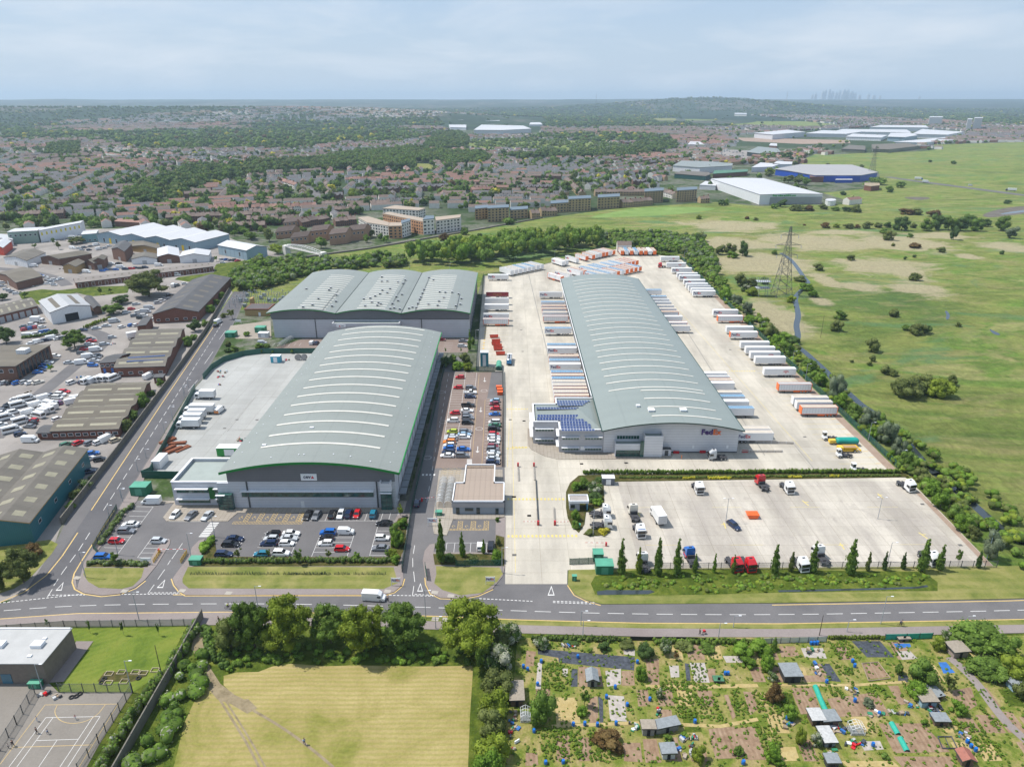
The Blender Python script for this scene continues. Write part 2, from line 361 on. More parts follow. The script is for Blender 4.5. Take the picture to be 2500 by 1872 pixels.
# GROUND SHEETS
R_=26000
sheet("ground",[(-R_,-1500),(R_,-1500),(R_,R_),(-R_,R_)],0.0,m_town)
cl=[(-330,118),(-200,127),(-150,131.5),(-120,135.6),(-102,137.6),(-68,138.1),(-46,137.8),(-16.5,136.6),(2,135.4),(30,134.3),(62,134.1),(90,134.8),(119,135.6),(180,138.5),(330,147)]
marsh_poly=[(340,147),(124,141),(122,152),(125.5,371),(127,534),(112,548),(85,572),(23,514),(-20,480),(-21,428),(-121,430),(-150,392),(-172,392),(-177,434),(-200,470),(-185,505),(-156,535),(-115,567),(-67,618),(-32,655),(31,726),(117,797),(237,847)]+pts(rE,(440,425),(830,415),(1100,412),(850,335),(1120,310),(1240,240),(1230,190),(1000,150),(720,150),(700,120),(800,75),(880,80),(1100,68),(1520,55),(1640,40))+pts(rA3,(1560,402),(2212,383),(2700,376))+[(2200,1400),(1400,300),(900,160)]
sheet("marshland",marsh_poly,0.012,m_marsh)
sheet("scrub_meadow",pts(rA2,(860,375),(1100,365),(1500,372),(1900,400),(1890,450),(1600,470),(1300,440),(1000,430),(870,400)),0.3,m_marsh)
sheet("far_field",pts(rA2,(545,520),(640,522),(715,550),(560,560)),0.3,m_lawn)
sheet("far_field",pts(rA2,(700,425),(1000,440),(1020,460),(760,448)),0.3,m_lawn)
sheet("far_meadow",pts(rA3,(20,215),(330,208),(700,240),(1060,275),(900,292),(400,280),(120,280)),0.3,m_marsh)
sheet("far_field",pts(rA2,(2040,232),(2212,232),(2212,262),(2100,262)),0.3,m_lawn)
sheet("far_field",pts(rA2,(545,213),(635,215),(635,227),(560,226)),0.3,m_lawn)
sheet("dry_ground",pts(rA3,(380,355),(700,362),(1100,372),(1110,392),(800,396),(430,378)),0.3,m_gravel)
sheet("far_yard",pts(rA3,(230,430),(640,440),(830,470),(800,500),(450,490),(240,470)),0.28,m_est)
est=[(-129.3,176),(-158.5,350),(-174,432),(-208,490),(-200,520),(-176,545),(-190,560),(-222,590),(-262,640),(-330,670),(-420,660),(-520,600),(-480,400),(-300,200),(-150,120),(-119,141),(-119,150)]
sheet("estate_yard",est,0.02,m_est)
sheet("grass_bank",[rB(u,v)[:2]for u,v in((150,800),(350,770),(480,780),(760,750),(1080,740),(1060,800),(760,830),(640,800),(340,850),(330,900),(180,850))],0.04,m_rough)
sheet("grass_bank",[rB(u,v)[:2]for u,v in((1780,590),(1800,560),(2212,510),(2212,640),(1900,760),(1450,690),(1480,670),(1780,630))],0.04,m_rough)
sheet("grass_verge",pts(rO,(-150,480),(100,395),(200,335),(290,235),(365,150),(410,80),(350,50),(-200,120)),0.05,m_lawn)
asph=[(-330,112),(-330,124),(-200,131),(-135,134),(-121,138.5),(-119.5,144),(-123,160),(-128,175.5),(-157.2,348.5),(-174,434),(-165,434),(-150.5,372),(-133.2,283),(-134,273),(-119,198),(-113.5,185),(-31,185),(-31,313),(-20.9,313),(-20.9,293),(-4,293),(-3.2,262),(-1.9,176),(-1.7,145.6),(15.2,145.6)]+[(x,y+4.0)for x,y in cl if x>20]+[(x,y-7.5)for x,y in cl[::-1]if x>-325]
sheet("road",asph,0.03,m_asph)
sheet("west_road",[(-107.5,146),(-111.9,154.5),(-116.0,179.5),(-131.6,262.7),(-134,283),(-151,371),(-166,434),(-174,434),(-160.5,371),(-140,263),(-123.8,179.5),(-119.2,155),(-118.5,148),(-117,142)],0.036,m_asph_d)
sheet("car_park",[(-26.2,205),(-30.6,292.8),(-9,292.8),(-10,263),(-3.3,263),(-2.4,206)],0.04,m_brown)
sheet("car_park",[(-119,320),(-104,341),(-21.2,341),(-21,318.8),(-121.5,318.8),(-122,322)],0.04,m_brown)
sheet("grey_yard",[(-132.8,282.8),(-132.1,273.4),(-117.5,198.8),(-107,198.3),(-80,198),(-80,318),(-130,316.5),(-134,312),(-134.5,295)],0.05,m_conc2)
sheet("grey_yard",[rG(u,v)[:2]for u,v in((720,200),(1150,145),(1160,340),(780,340),(680,280))],0.05,m_slab)
yard=[(-1.7,145.4),(-1.9,176),(-3.4,262),(-4,294),(-15.9,294),(-17.5,380),(-19,476),(-2,477),(23.5,512),(47,535),(85,569.5),(99,558),(112,545.5),(127,535),(125.6,371),(125.2,204),(125.6,190),(124.3,152),(26,151.6),(14.2,151),(13.7,145.4)]
sheet("yard",yard,0.055,m_conc)
sheet("lorry_park",[(33,151.9),(124.2,152.2),(125.3,190),(124.8,196.6),(33,196)],0.063,m_lorry)
sheet("gravel_strip",[(122.2,204),(125.1,204),(125.5,371),(126.6,500),(124.5,500),(122,371)],0.07,m_gravel)
sheet("gravel_strip",[(122.6,152.4),(124.2,152.4),(125.2,190),(123.6,190)],0.07,m_gravel)
KH=0.13
sheet("pavement",[(-107.0,143.4),(-111.4,154.5),(-115.5,179.5),(-131.2,262.7),(-133.0,272),(-131.6,272),(-117.0,198.8),(-112.5,185),(-110.6,160)]+pts(rO,(640,195),(1060,195),(1105,120),(1160,55),(1205,50),(1200,85),(1110,230),(1025,335),(955,388),(850,432),(720,446),(600,428),(535,395),(518,350),(530,290)),0.16,m_pave,KH)
sheet("pavement",pts(rH,(815,1150),(835,1205),(880,1262),(930,1298))+pts(rI,(300,1297),(880,1297),(965,1270),(1035,1212),(1050,1150),(1030,1010),(1050,860),(1090,700),(1108,575),(1010,572),(985,600),(940,700),(925,900),(880,955),(0,955))+pts(rH,(1080,955),(1060,870),(1110,792),(1050,810),(990,870),(960,960),(880,1060)),0.16,m_pave,KH)
sheet("pavement",pts(rH,(730,600),(760,635),(1310,637),(1400,560))+[(-31.5,178.3),(-31.5,184.6),(-110.5,184.6)]+pts(rH,(700,480),(830,470)),0.16,m_slab,KH)
sheet("pavement",pts(rI,(1245,1140),(1255,1200),(1295,1280),(1380,1322),(1560,1330),(1720,1300),(1850,1240),(1940,1130),(1962,1040),(1966,600),(1880,600),(1872,915),(1320,915),(1335,835),(1285,845),(1240,900),(1222,990)),0.16,m_pave,KH)
sheet("pavement",[(-23.6,203.5),(-22.6,172),(-21.6,167.2),(-18,166.5),(-16.9,174.6),(-4.6,174.6),(-2.1,175.5),(-3.1,204)],0.16,m_slab,KH)
sheet("grass_verge",pts(rO,(600,250),(1020,252),(1000,320),(940,380),(860,400),(700,393),(625,350),(590,300)),0.18,m_lawn)
sheet("hedge_bed",pts(rO,(612,200),(1050,200),(1045,246),(610,246)),0.175,m_soil)
sheet("grass_verge",pts(rH,(905,1150),(955,1047))+pts(rI,(0,1044),(960,1050),(985,1140),(1000,1190),(870,1246))+pts(rH,(960,1240),(905,1190)),0.18,m_lawn)
sheet("hedge_bed",pts(rH,(1000,1044),(1075,965),(1085,830),(1190,780),(1215,955))+pts(rI,(0,958),(930,958),(940,720),(1005,610),(1090,590),(1060,860),(1000,1040)),0.175,m_soil)
sheet("grass_verge",pts(rI,(1340,1040),(1910,1052),(1945,1105),(1890,1180),(1760,1280),(1560,1302),(1400,1255),(1325,1195),(1345,1110)),0.18,m_lawn)
sheet("hedge_bed",pts(rI,(1315,930),(1865,930),(1880,760),(1955,780),(1955,1040),(1330,1030)),0.175,m_soil)
sheet("grass_verge",pts(rM,(140,965),(135,1100),(200,1185),(300,1235),(440,1272))+[(x,y+4.1)for x,y in cl if x>40]+[(330,156),(124,152.6),(33,151.5)],0.16,m_lawn,KH)
sheet("rough_bank",pts(rM,(560,985),(900,960),(1500,960),(2212,960))+pts(rN,(600,900),(1300,905),(1430,1000),(1430,1080),(1000,1080),(0,1095))+pts(rM,(1300,1190),(800,1195),(380,1185),(340,1090),(380,1020)),0.19,m_rough)
sheet("pond",pts(rM,(395,1160),(480,1148),(880,1148),(920,1165),(860,1185),(400,1192)),0.205,m_water)
sheet("ditch_water",strip_poly([rN(u,v)[:2]for u,v in((0,1082),(300,1076),(560,1070),(900,1062),(1250,1050),(1340,1035))],0.7),0.205,m_water)
sheet("hedge_bed",pts(rK,(600,962),(520,1030),(485,1110),(485,1250),(500,1340),(540,1420),(600,1475),(650,1400),(665,1290),(830,1235),(822,1025))+[(33,196.2),(126.5,199.0),(126.5,202.4),(79,202.2),(23,200.2)],0.20,m_soil,0.14)
sheet("hedge_bed",pts(rK,(640,1490),(690,1440),(870,1435),(888,1465),(830,1497),(700,1507)),0.20,m_soil,0.14)
sheet("pavement",pts(rK,(138,535),(140,690),(175,730),(300,790),(420,818),(900,815),(1320,818),(1430,805),(1450,770),(1300,750),(700,740),(190,560)),0.20,m_slab,0.14)
sn=[(x,y-3.3)for x,y in cl];sp_=[(x,y-4.9)for x,y in cl];sq=[(x,y-7.6)for x,y in cl]
sheet("pavement",[p for p in sn if p[0]<-60]+[(-60,134.9)]+[(-60,131)]+[p for p in sq[::-1]if p[0]<-60],0.16,m_pave,KH)
sheet("grass_verge",[(-60,134.85)]+[p for p in sn if p[0]>-60]+[p for p in sp_[::-1]if p[0]>-60]+[(-60,133.0)],0.16,m_lawn,KH)
sheet("pavement",[(-60,132.98)]+[p for p in sp_ if p[0]>-60]+[p for p in sq[::-1]if p[0]>-60]+[(-60,130.5)],0.15,m_pave)
sheet("south_land",[(-330,40),(-330,110),(-150,123.5),(-120,127.6),(-72,130.5)]+[p for p in sq if p[0]>-72]+[(330,40)],0.05,m_rough)
sheet("school_lawn",[(-150,123)]+pts(rO,(0,655),(700,635),(1340,630),(1150,990),(940,1128),(420,1128),(450,1055),(645,810),(660,768),(540,768))+[(-111,124),(-150,121)],0.09,m_lawn2)
sheet("school_path",pts(rO,(540,768),(660,768),(450,1055),(345,1060)),0.095,m_pave)
sheet("playground",pts(rO,(-300,1060),(345,1062),(415,1130),(935,1130),(700,1500),(600,1680))+[(-77.5,88),(-110,88)],0.10,m_play)
sheet("planting_patch",pts(rO,(740,985),(1045,985),(1035,1015),(930,1055),(690,1052)),0.11,m_soil)
sheet("meadow",pts(rP,(250,650),(330,628),(470,625),(560,590),(680,573),(760,578),(900,588),(1100,582),(1500,590),(1830,585),(1832,640),(1815,900),(1800,1300),(1000,1330),(-100,1330),(-60,1200),(0,950),(60,820),(135,730),(170,700),(255,790),(345,800),(250,710)),0.08,m_field)
m_trod=grass("trodden earth path",[S(140,126,98),S(168,152,122),S(184,168,138)],0.4,None,0.15)
sheet("footpath",pts(rP,(130,320),(122,400),(135,500),(165,600),(230,700),(320,770),(380,800),(405,795),(465,855),(400,890),(330,850),(300,830),(210,800),(160,740),(110,650),(85,540),(45,480),(60,400),(100,330)),0.10,m_trod)
sheet("footpath",strip_poly(smooth_line(pts(rP,(440,870),(620,975),(800,1105),(960,1240),(1010,1300))),0.55),0.105,m_trod)
sheet("footpath",strip_poly(smooth_line(pts(rP,(225,800),(300,920),(400,1080),(480,1240),(520,1320))),0.45),0.105,m_trod)
sheet("footpath",strip_poly(smooth_line(pts(rP,(265,810),(335,920),(440,1090),(520,1240))),0.35),0.108,m_trod)
allot_poly=[(1.2,126.3),(124,127.2),(150,124),(150,80),(-3,80),(-1.5,100),(0.5,115)]
m_allot=grass("allotment ground",[S(94,122,38,.58),S(134,148,60,.58),S(176,166,100,.58),S(200,178,132,.58)],0.22,None,0.30,0.8,2.2)
sheet("allotment_ground",allot_poly,0.09,m_allot)
st1=smooth_line([rE(u,v)[:2]for u,v in((570,740),(640,785),(690,850),(725,905),(765,945),(700,1000),(662,1045),(680,1110),(690,1170),(672,1230),(690,1300))]+[rL(u,v)[:2]for u,v in((700,335),(790,400),(900,500),(1000,590),(1080,690),(1200,785),(1300,880),(1430,960),(1520,1050),(1650,1150),(1750,1265),(1850,1385),(2000,1530))]+[rN(u,v)[:2]for u,v in((1400,10),(1530,110),(1740,290),(1900,430),(2050,555),(2208,640),(2500,800))])
sheet("stream",strip_poly(st1,3.0),0.03,m_water)
sheet("stream",smooth_poly(pts(rE,(1675,1130),(1695,1130),(1715,1165),(1700,1192),(1682,1185),(1690,1160))),0.03,m_water)
sheet("stream",smooth_poly(pts(rE,(1975,1250),(2000,1262),(2060,1290),(2030,1296),(1995,1280))),0.03,m_water)
sheet("pool",smooth_poly(pts(rE,(1400,362),(1560,362),(1590,375),(1500,386),(1410,372))),0.05,m_mud)
sheet("river_mud",smooth_poly(pts(rE,(1920,480),(2080,435),(2260,420),(2260,470),(2100,490),(1960,505))),0.05,m_mud)
sheet("river",smooth_poly(pts(rE,(2030,482),(2120,462),(2280,445),(2280,456),(2120,476))),0.08,m_water)
sheet("reed_bed",smooth_poly(pts(rD,(1010,490),(1300,430),(1500,395),(1900,385),(2240,400),(2100,430),(1700,470),(1300,480))),0.04,grass("pale reeds",[S(120,152,74),S(156,182,104)],0.05,None,0.15))
hw=smooth_line([rE(u,v)[:2]for u,v in((1290,228),(1400,245),(1700,285),(2212,352),(2700,415))])
sheet("carriageway",strip_poly(hw,15),0.25,m_asph)
STREETS=[[rD(u,v)[:2]for u,v in((880,360),(835,290),(780,210),(735,150),(700,90),(672,50))],[rC(u,v)[:2]for u,v in((470,130),(520,160),(620,250),(640,300))],[rB(u,v)[:2]for u,v in((950,160),(1100,200),(1400,250),(1500,245))],[rC(u,v)[:2]for u,v in((200,380),(330,350),(700,470))]]
for s_ in STREETS:sheet("street",strip_poly(s_,11),0.06,m_asph)
sheet("riverside_path",strip_poly([(-156,541),(-115,573),(-67,624),(-32,661),(31,731)],6),0.05,m_pave)
sheet("estate_road",strip_poly(smooth_line([rB(u,v)[:2]for u,v in((-50,595),(140,612),(330,640),(480,680),(560,740))]),7),0.03,m_asph)
sheet("estate_road",strip_poly(smooth_line([rF(u,v)[:2]for u,v in((720,10),(860,40),(960,90),(900,180),(700,320),(520,470),(330,620),(120,830),(-60,1000))]),6.5),0.03,m_asph)
sheet("retail_car_park",pts(rB,(540,440),(800,370),(980,420),(1420,440),(1660,460),(1640,480),(1300,450),(940,410)),0.035,m_est)
def marks(name,fn,mats=None,z=None):
 mb=MB();fn(mb);return kind(mb.build(name,mats or[m_white,m_yell,m_yell2,m_kerb]),'structure')
def road_marks(mb):
 z=0.045
 ribbon(mb,smooth_line(cl),0.16,z,0,(3.8,1.9))
 nl=[(x,y+3.1)for x,y in cl]
 for sgn in(1,):
  ribbon(mb,[p for p in[(x,y-3.05)for x,y in cl]],0.26,z,1)
  ribbon(mb,[(x,y+3.45)for x,y in cl if x>31],0.26,z,1)
  ribbon(mb,[(-82.5,141.3),(-46,141.2),(-31,140.9)],0.26,z,1)
 ribbon(mb,[(-123.4,179.5),(-139.6,263),(-160,371)],0.30,0.048,1)
 ribbon(mb,pts(rO,(-150,560),(0,492),(170,420),(330,300),(440,165),(550,0)),0.30,0.048,1)
 ribbon(mb,[(-116.6,179.5),(-112.4,155)]+pts(rO,(524,290),(510,350),(528,400),(592,434),(715,452),(850,438),(960,395),(1030,340)),0.30,0.048,1)
 ribbon(mb,pts(rH,(803,1150),(822,1208),(870,1268),(925,1304))+pts(rI,(0,1302),(870,1302)),0.26,0.048,1)
 ribbon(mb,pts(rI,(890,1300),(970,1275),(1042,1215),(1060,1150)),0.26,0.048,1)
 ribbon(mb,pts(rI,(1240,1140),(1248,1205),(1288,1286),(1378,1330),(1560,1336),(1722,1306),(1855,1246)),0.26,0.048,1)
 ribbon(mb,pts(rM,(130,1100),(190,1190),(300,1245),(430,1282)),0.26,0.048,1)
 ribbon(mb,[(-119.8,179.5),(-135.8,263),(-156,368)],0.15,0.048,0,(4.0,2.2))
 ribbon(mb,pts(rO,(635,0),(560,120),(450,270),(380,375)),0.15,0.048,0,(3.4,1.8))
 ribbon(mb,pts(rO,(370,400),(335,455)),0.15,0.048,0)
 for a,b in(((-10,498),(600,432)),((850,436),(1270,432))):
  A=rO(*a)[:2];B=rO(*b)[:2];ribbon(mb,[A,B],0.22,0.048,0,(0.6,0.35))
 for a,b in(((340,441),(600,440)),((1060,425),(1265,424))):
  A=rO(*a)[:2];B=rO(*b)[:2];ribbon(mb,[(A[0],A[1]),(B[0],B[1])],0.22,0.051,0,(0.6,0.35))
 ribbon(mb,pts(rI,(920,1298),(1330,1305)),0.22,0.048,0,(0.6,0.35));ribbon(mb,pts(rI,(1150,1290),(1330,1299)),0.22,0.051,0,(0.6,0.35))
 ribbon(mb,pts(rI,(1730,1328),(2208,1352)),0.22,0.048,0,(0.6,0.35));ribbon(mb,pts(rM,(0,1243),(420,1256)),0.22,0.048,0,(0.6,0.35));ribbon(mb,pts(rM,(0,1255),(380,1268)),0.22,0.048,0,(0.6,0.35))
 def tri(r,apex,bl,br_,z=0.052):
  A,B_,C_=[Vector(r(*q)[:2])for q in(apex,bl,br_)];c=(A+B_+C_)/3
  for P,Q_ in((A,B_),(B_,C_),(C_,A)):
   p2,q2=P.lerp(c,.3),Q_.lerp(c,.3);mb.quad((P.x,P.y,z),(Q_.x,Q_.y,z),(q2 .x,q2 .y,z),(p2 .x,p2 .y,z),0)
 tri(rO,(450,348),(393,410),(436,408));tri(rO,(1168,330),(1108,390),(1152,390));tri(rI,(1202,1188),(1172,1264),(1224,1264));tri(rW,(1191,1265),(1183,1286),(1198,1286),0.07)
 ribbon(mb,pts(rO,(1165,260),(1115,330)),.14,.05,0);ribbon(mb,pts(rO,(1090,368),(1045,430)),.14,.05,0);ribbon(mb,pts(rO,(1290,75),(1215,185)),.14,.05,0);ribbon(mb,pts(rO,(1205,195),(1185,228)),.14,.05,0)
 ribbon(mb,pts(rI,(1150,850),(1137,925)),.14,.05,0);ribbon(mb,pts(rI,(1132,965),(1133,1045)),.14,.05,0);ribbon(mb,pts(rI,(1140,1085),(1150,1178)),.14,.05,0);ribbon(mb,pts(rI,(1142,1215),(1130,1300)),.14,.05,0)
 ribbon(mb,[(-25.5,184),(-27.8,292)],.12,.05,0,(3,3.5))
 for u in(1225,1258,1290,1325):c=rI(u,217)[:2];mb.obox(c[0],c[1],0.045,0.6,1.0,0.006,0,0)
 ribbon(mb,pts(rG,(600,345),(665,255)),.15,.05,0);ribbon(mb,pts(rG,(440,610),(530,480)),.15,.05,0);ribbon(mb,pts(rF,(1690,570),(1775,470)),.15,.05,0)
 for r,u,v in((rO,545,318),(rO,880,412),(rO,1615,426),(rI,905,1262),(rI,1330,1272),(rI,1475,1302),(rH,900,1256),(rI,1335,1510),(rI,1430,1515)):
  c=r(u,v,.16)[:2];mb.obox(c[0],c[1],0.165,1.6,1.2,0.012,3,3)
marks("road_markings",road_marks)
def bays(mb,x0,x1,y0,y1,n,z,side='y',w_=0.10,mi=0,mid=False):
 for i in range(n+1):
  t=i/n
  if side=='x':x=x0+(x1-x0)*t;mb.box(x-w_/2,y0,z,x+w_/2,y1,z+.006,mi)
  else:y=y0+(y1-y0)*t;mb.box(x0,y-w_/2,z,x1,y+w_/2,z+.006,mi)
def park_marks(mb):
 z=0.046
 def sx(y):return-23.9-(y-212.4)*1.3/80
 for i in range(33):
  y=212.4+i*2.5;x=-23.9-(y-212.4)*.01625;mb.box(x,y-.05,z,x+9.6-(0.9 if y>287 else 0),y+.05,z+.006,0)
 for i in range(23):
  y=208+i*2.5;mb.box(-9.4-(y-208)*.015,y-.05,z,-4.1,y+.05,z+.006,0)
 for dxx,wd in((0,.1),(4.8,.1),(9.6,.1)):
  ribbon(mb,[(-23.9+dxx,212.4),(-25.2+dxx,292.4)],wd,z+.008,0)
 ribbon(mb,[(-13.4,212.4),(-14.4,290)],.08,z,1);ribbon(mb,[(-9.9,206),(-10.8,262)],.08,z,1)
 for u,v,u2,v2 in((965,710,965,755),(928,1010,925,1060),(897,1405,892,1470)):
  A=rJ(u,v)[:2];B_=rJ(u2,v2)[:2];ribbon(mb,[A,(B_[0],B_[1]+.9)],.22,z,0);mb.add([(B_[0]-.7,B_[1]+1.2,z),(B_[0],B_[1],z),(B_[0]+.7,B_[1]+1.2,z)],[(0,1,2)],0)
 for u,v in((530,858),(545,1160),(388,1520),(960,845),(910,1228)):
  c=rJ(u,v)[:2];ribbon(mb,[(c[0]+1.3*math.cos(t*.5236),c[1]+1.3*math.sin(t*.5236))for t in range(13)],.12,z,0)
 for i in range(5):c=rJ(812,1540+i*11)[:2];mb.obox(c[0],c[1],z,1.7,.45,.006,0)
 for(cx0,cy0,cx1,cy1)in((-22.8,200.6,-20.8,205.2),(-20.6,200.6,-18.6,205.2),(-18.4,200.6,-16.4,205.2)):
  for i in range(3):ribbon(mb,[(cx0,cy0+i*1.5),(cx1,cy0+1.5+i*1.5)],.07,.17,1);ribbon(mb,[(cx1,cy0+i*1.5),(cx0,cy0+1.5+i*1.5)],.07,.174,1)
 def row(r,a,b,n,dx_,dy_):
  A=Vector(r(*a)[:2]);B_=Vector(r(*b)[:2])
  for i in range(n+1):
   p=A.lerp(B_,i/n);ribbon(mb,[(p.x,p.y),(p.x+dx_,p.y+dy_)],.1,z,0)
  ribbon(mb,[tuple(A),tuple(B_)],.1,z+.008,0)
 row(rH,(640,505),(325,925),9,-5.0,0.2)
 row(rH,(620,795),(500,960),4,5.0,0)
 row(rH,(1440,820),(1355,960),3,-4.8,0)
 row(rH,(1965,740),(1865,960),5,-4.8,0);row(rH,(1790,740),(1700,960),5,-4.8,0)
 row(rI,(305,750),(222,955),5,4.8,0);row(rI,(610,740),(540,955),5,-4.8,0)
 row(rI,(818,680),(745,940),6,4.8,0)
 row(rI,(130,630),(985,630),12,0,4.8);row(rH,(780,637),(1160,637),4,0,4.8)
 for i in range(9):c=Vector(rH(1190-i*12,650+i*15)[:2]);mb.obox(c.x,c.y,z,2.6,.5,.006,0)
 zz=.17
 x0=rH(1350,658)[0];x1=rH(1990,630)[0];yb=rH(1350,658)[1];yt=rH(1450,555)[1]
 def hatch(xa,ya,xb,yb_,st=0.9,zz=z):
  xa,xb=min(xa,xb),max(xa,xb);ya,yb_=min(ya,yb_),max(ya,yb_);hgt=yb_-ya;k=xa-hgt
  ribbon(mb,[(xa,ya),(xb,ya),(xb,yb_),(xa,yb_),(xa,ya)],.09,zz,1)
  while k<xb:
   a=max(k,xa);b=min(k+hgt,xb)
   if b-a>.1:
    ribbon(mb,[(a,ya+a-k),(b,ya+b-k)],.07,zz+.003,1);ribbon(mb,[(a,yb_-(a-k)),(b,yb_-(b-k))],.07,zz+.006,1)
   k+=st
 hatch(x0,yb,x1,yb+1.2,1.0)
 for i in range(5):xx=x0+2.6+i*3.75;hatch(xx,yb+1.4,xx+1.25,yt+.6,1.0)
 hatch(x0+18.4,yb+1.4,x0+20.6,yt+.6,1.0)
 for i in range(5):
  cx=x0+1.4+i*3.75;cyy=yb+3.0;ribbon(mb,[(cx+.5*math.cos(t),cyy+.5*math.sin(t))for t in[k*.6 for k in range(9)]],.12,z,1);ribbon(mb,[(cx,cyy+.3),(cx,cyy+1.2)],.14,z,1)
 gx=rI(1455,715)[0];gy=rI(1455,715)[1]
 hatch(gx,gy,gx+11.2,gy+.7,.9,.045)
 for i in range(3):hatch(gx+2.4+i*3.7,gy+.8,gx+3.7+i*3.7,gy+4.8,.9,.045)
 for i in range(3):cx=gx+1.2+i*3.7;ribbon(mb,[(cx+.4*math.cos(t),gy+2+.4*math.sin(t))for t in[k*.6 for k in range(9)]],.12,.045,1)
 row(rI,(1440,828),(1870,828),6,0,-4.6)
 bays(mb,-100,-88,334.5,334.6,1,z);
 for i in range(6):ribbon(mb,[(-33.5,320+i*2.6),(-29.2,320+i*2.6)],.1,.05,0);ribbon(mb,[(-26,320+i*2.6),(-21.6,320+i*2.6)],.1,.05,0)
 for i in range(6):ribbon(mb,[(-64-i*2.6,336),(-64-i*2.6,340.4)],.1,.05,0);ribbon(mb,[(-104-i*2.6,328.5),(-104-i*2.6,333)],.1,.05,0)
marks("parking_bay_markings",park_marks)
def yard_marks(mb):
 z=.072
 for r,a,b,wd in((rK,(-40,1505),(590,1502),1.1),(rK,(-40,1172),(470,1172),1.1),(rK,(0,705),(125,708),1.0),(rJ,(1190,1030),(1400,1030),.9),(rJ,(1190,1430),(1420,1415),.9),(rL,(110,575),(350,575),.9)):
  A=r(*a)[:2];B_=r(*b)[:2];ribbon(mb,[A,B_],wd,z,2,(.55,.55))
 ribbon(mb,[(0.9,150),(-.2,262)],.1,z,2)
 for i in range(60):
  y=208+i*4.4
  if y>372:break
  mb.box(120.3,y,z,121.9,y+.35,z+.005,1);mb.box(108,y,z,120.2,y+.10,z+.005,2)
 for i in range(14):mb.box(-14.8,306+i*4.4,z,-1.8,306.1+i*4.4,z+.005,2);mb.box(-14.2,306+i*4.4,z+.001,-13.4,306+i*4.4+2.2,z+.006,1)
 ribbon(mb,[(100.0,210),(95,400)],.12,z,2);ribbon(mb,[(-1.5,206),(-1,240)],.1,z,2)
 for x,y in((37,168),(37,176),(60,170),(88,182),(89,160),(112,186),(114,165)):
  ribbon(mb,[(x,y),(x+random.uniform(-1,1),y+3)],.3,z+.003,2);ribbon(mb,[(x-.7,y+2),(x+.7,y+2)],.25,z+.007,2)
 for y in(162,181):ribbon(mb,[(36,y),(118,y+.3)],.08,z,2,(9,14))
 for y0 in(355,372,390):ribbon(mb,[(30-14,y0),(30,y0)],.1,z,2)
marks("yard_markings",yard_marks)
def drains(mb):
 for r,u,v in((rK,625,855),(rK,1030,848),(rK,155,1320),(rK,18,1152),(rK,107,470),(rL,790,1165),(rL,120,383),(rJ,1335,232),(rJ,1350,448),(rJ,1225,1137),(rJ,1365,1150),(rI,2178,585),(rI,2045,937),(rI,2043,415),(rN,1295,297),(rN,1635,665),(rG,655,1305),(rG,1005,1215),(rG,790,1213),(rM,655,0),(rM,1180,75),(rJ,1945,1583)):
  c=r(u,v)[:2];mb.obox(c[0],c[1],.06,1.1,.9,.018,0)
marks("drain_covers",drains,[M("iron drain cover",(.10,.095,.09),.8)])
def channels(mb):
 ribbon(mb,[(19.2,246),(11.5,480)],.35,.071,0);ribbon(mb,[(85.5,214),(92.6,400)],.3,.071,0);ribbon(mb,pts(rG,(985,975),(685,1340)),.22,.066,0);ribbon(mb,pts(rG,(985,975),(1230,968)),.3,.067,0);ribbon(mb,pts(rG,(685,1330),(970,1322)),.3,.067,0)
 ribbon(mb,pts(rL,(700,1240),(880,1460)),.3,.071,0)
marks("drainage_channels",channels,[M("drain channel",(.22,.21,.19),.8)])
# MAIN BUILDINGS
def metal_roof(name,col,per=0.9,rough=0.42,metal=0.0,rot=0.0,var=.06):
 m,nt,b=newmat(name);b.inputs["Roughness"].default_value=rough;b.inputs["Metallic"].default_value=metal;b.inputs["Specular IOR Level"].default_value=0.6
 p=wpos(nt,rot=rot);c=ramp(nt,noise(nt,wpos(nt,(.15,1,1),rot),0.15,6,0.7),[(0.3,tuple(x*(1-var)for x in col)),(0.7,tuple(x*(1+var)for x in col))])
 wv=node(nt,"ShaderNodeTexWave",bands_direction='Y');wv.inputs["Scale"].default_value=0.314/per;nt.links.new(p,wv.inputs["Vector"])
 c=mixc(nt,1.0,c,ramp(nt,wv.outputs[1],[(0.0,.88),(0.22,1.0),(1.0,1.0)]),'MULTIPLY')
 w2=node(nt,"ShaderNodeTexWave",bands_direction='X');w2 .inputs["Scale"].default_value=0.314/9.5;nt.links.new(p,w2 .inputs["Vector"])
 c=mixc(nt,1.0,c,ramp(nt,w2 .outputs[1],[(0.0,.93),(0.02,1.0),(1.0,1.0)]),'MULTIPLY')
 nt.links.new(c,b.inputs["Base Color"]);bump(nt,wv.outputs[1],0.25,0.04,b);return m
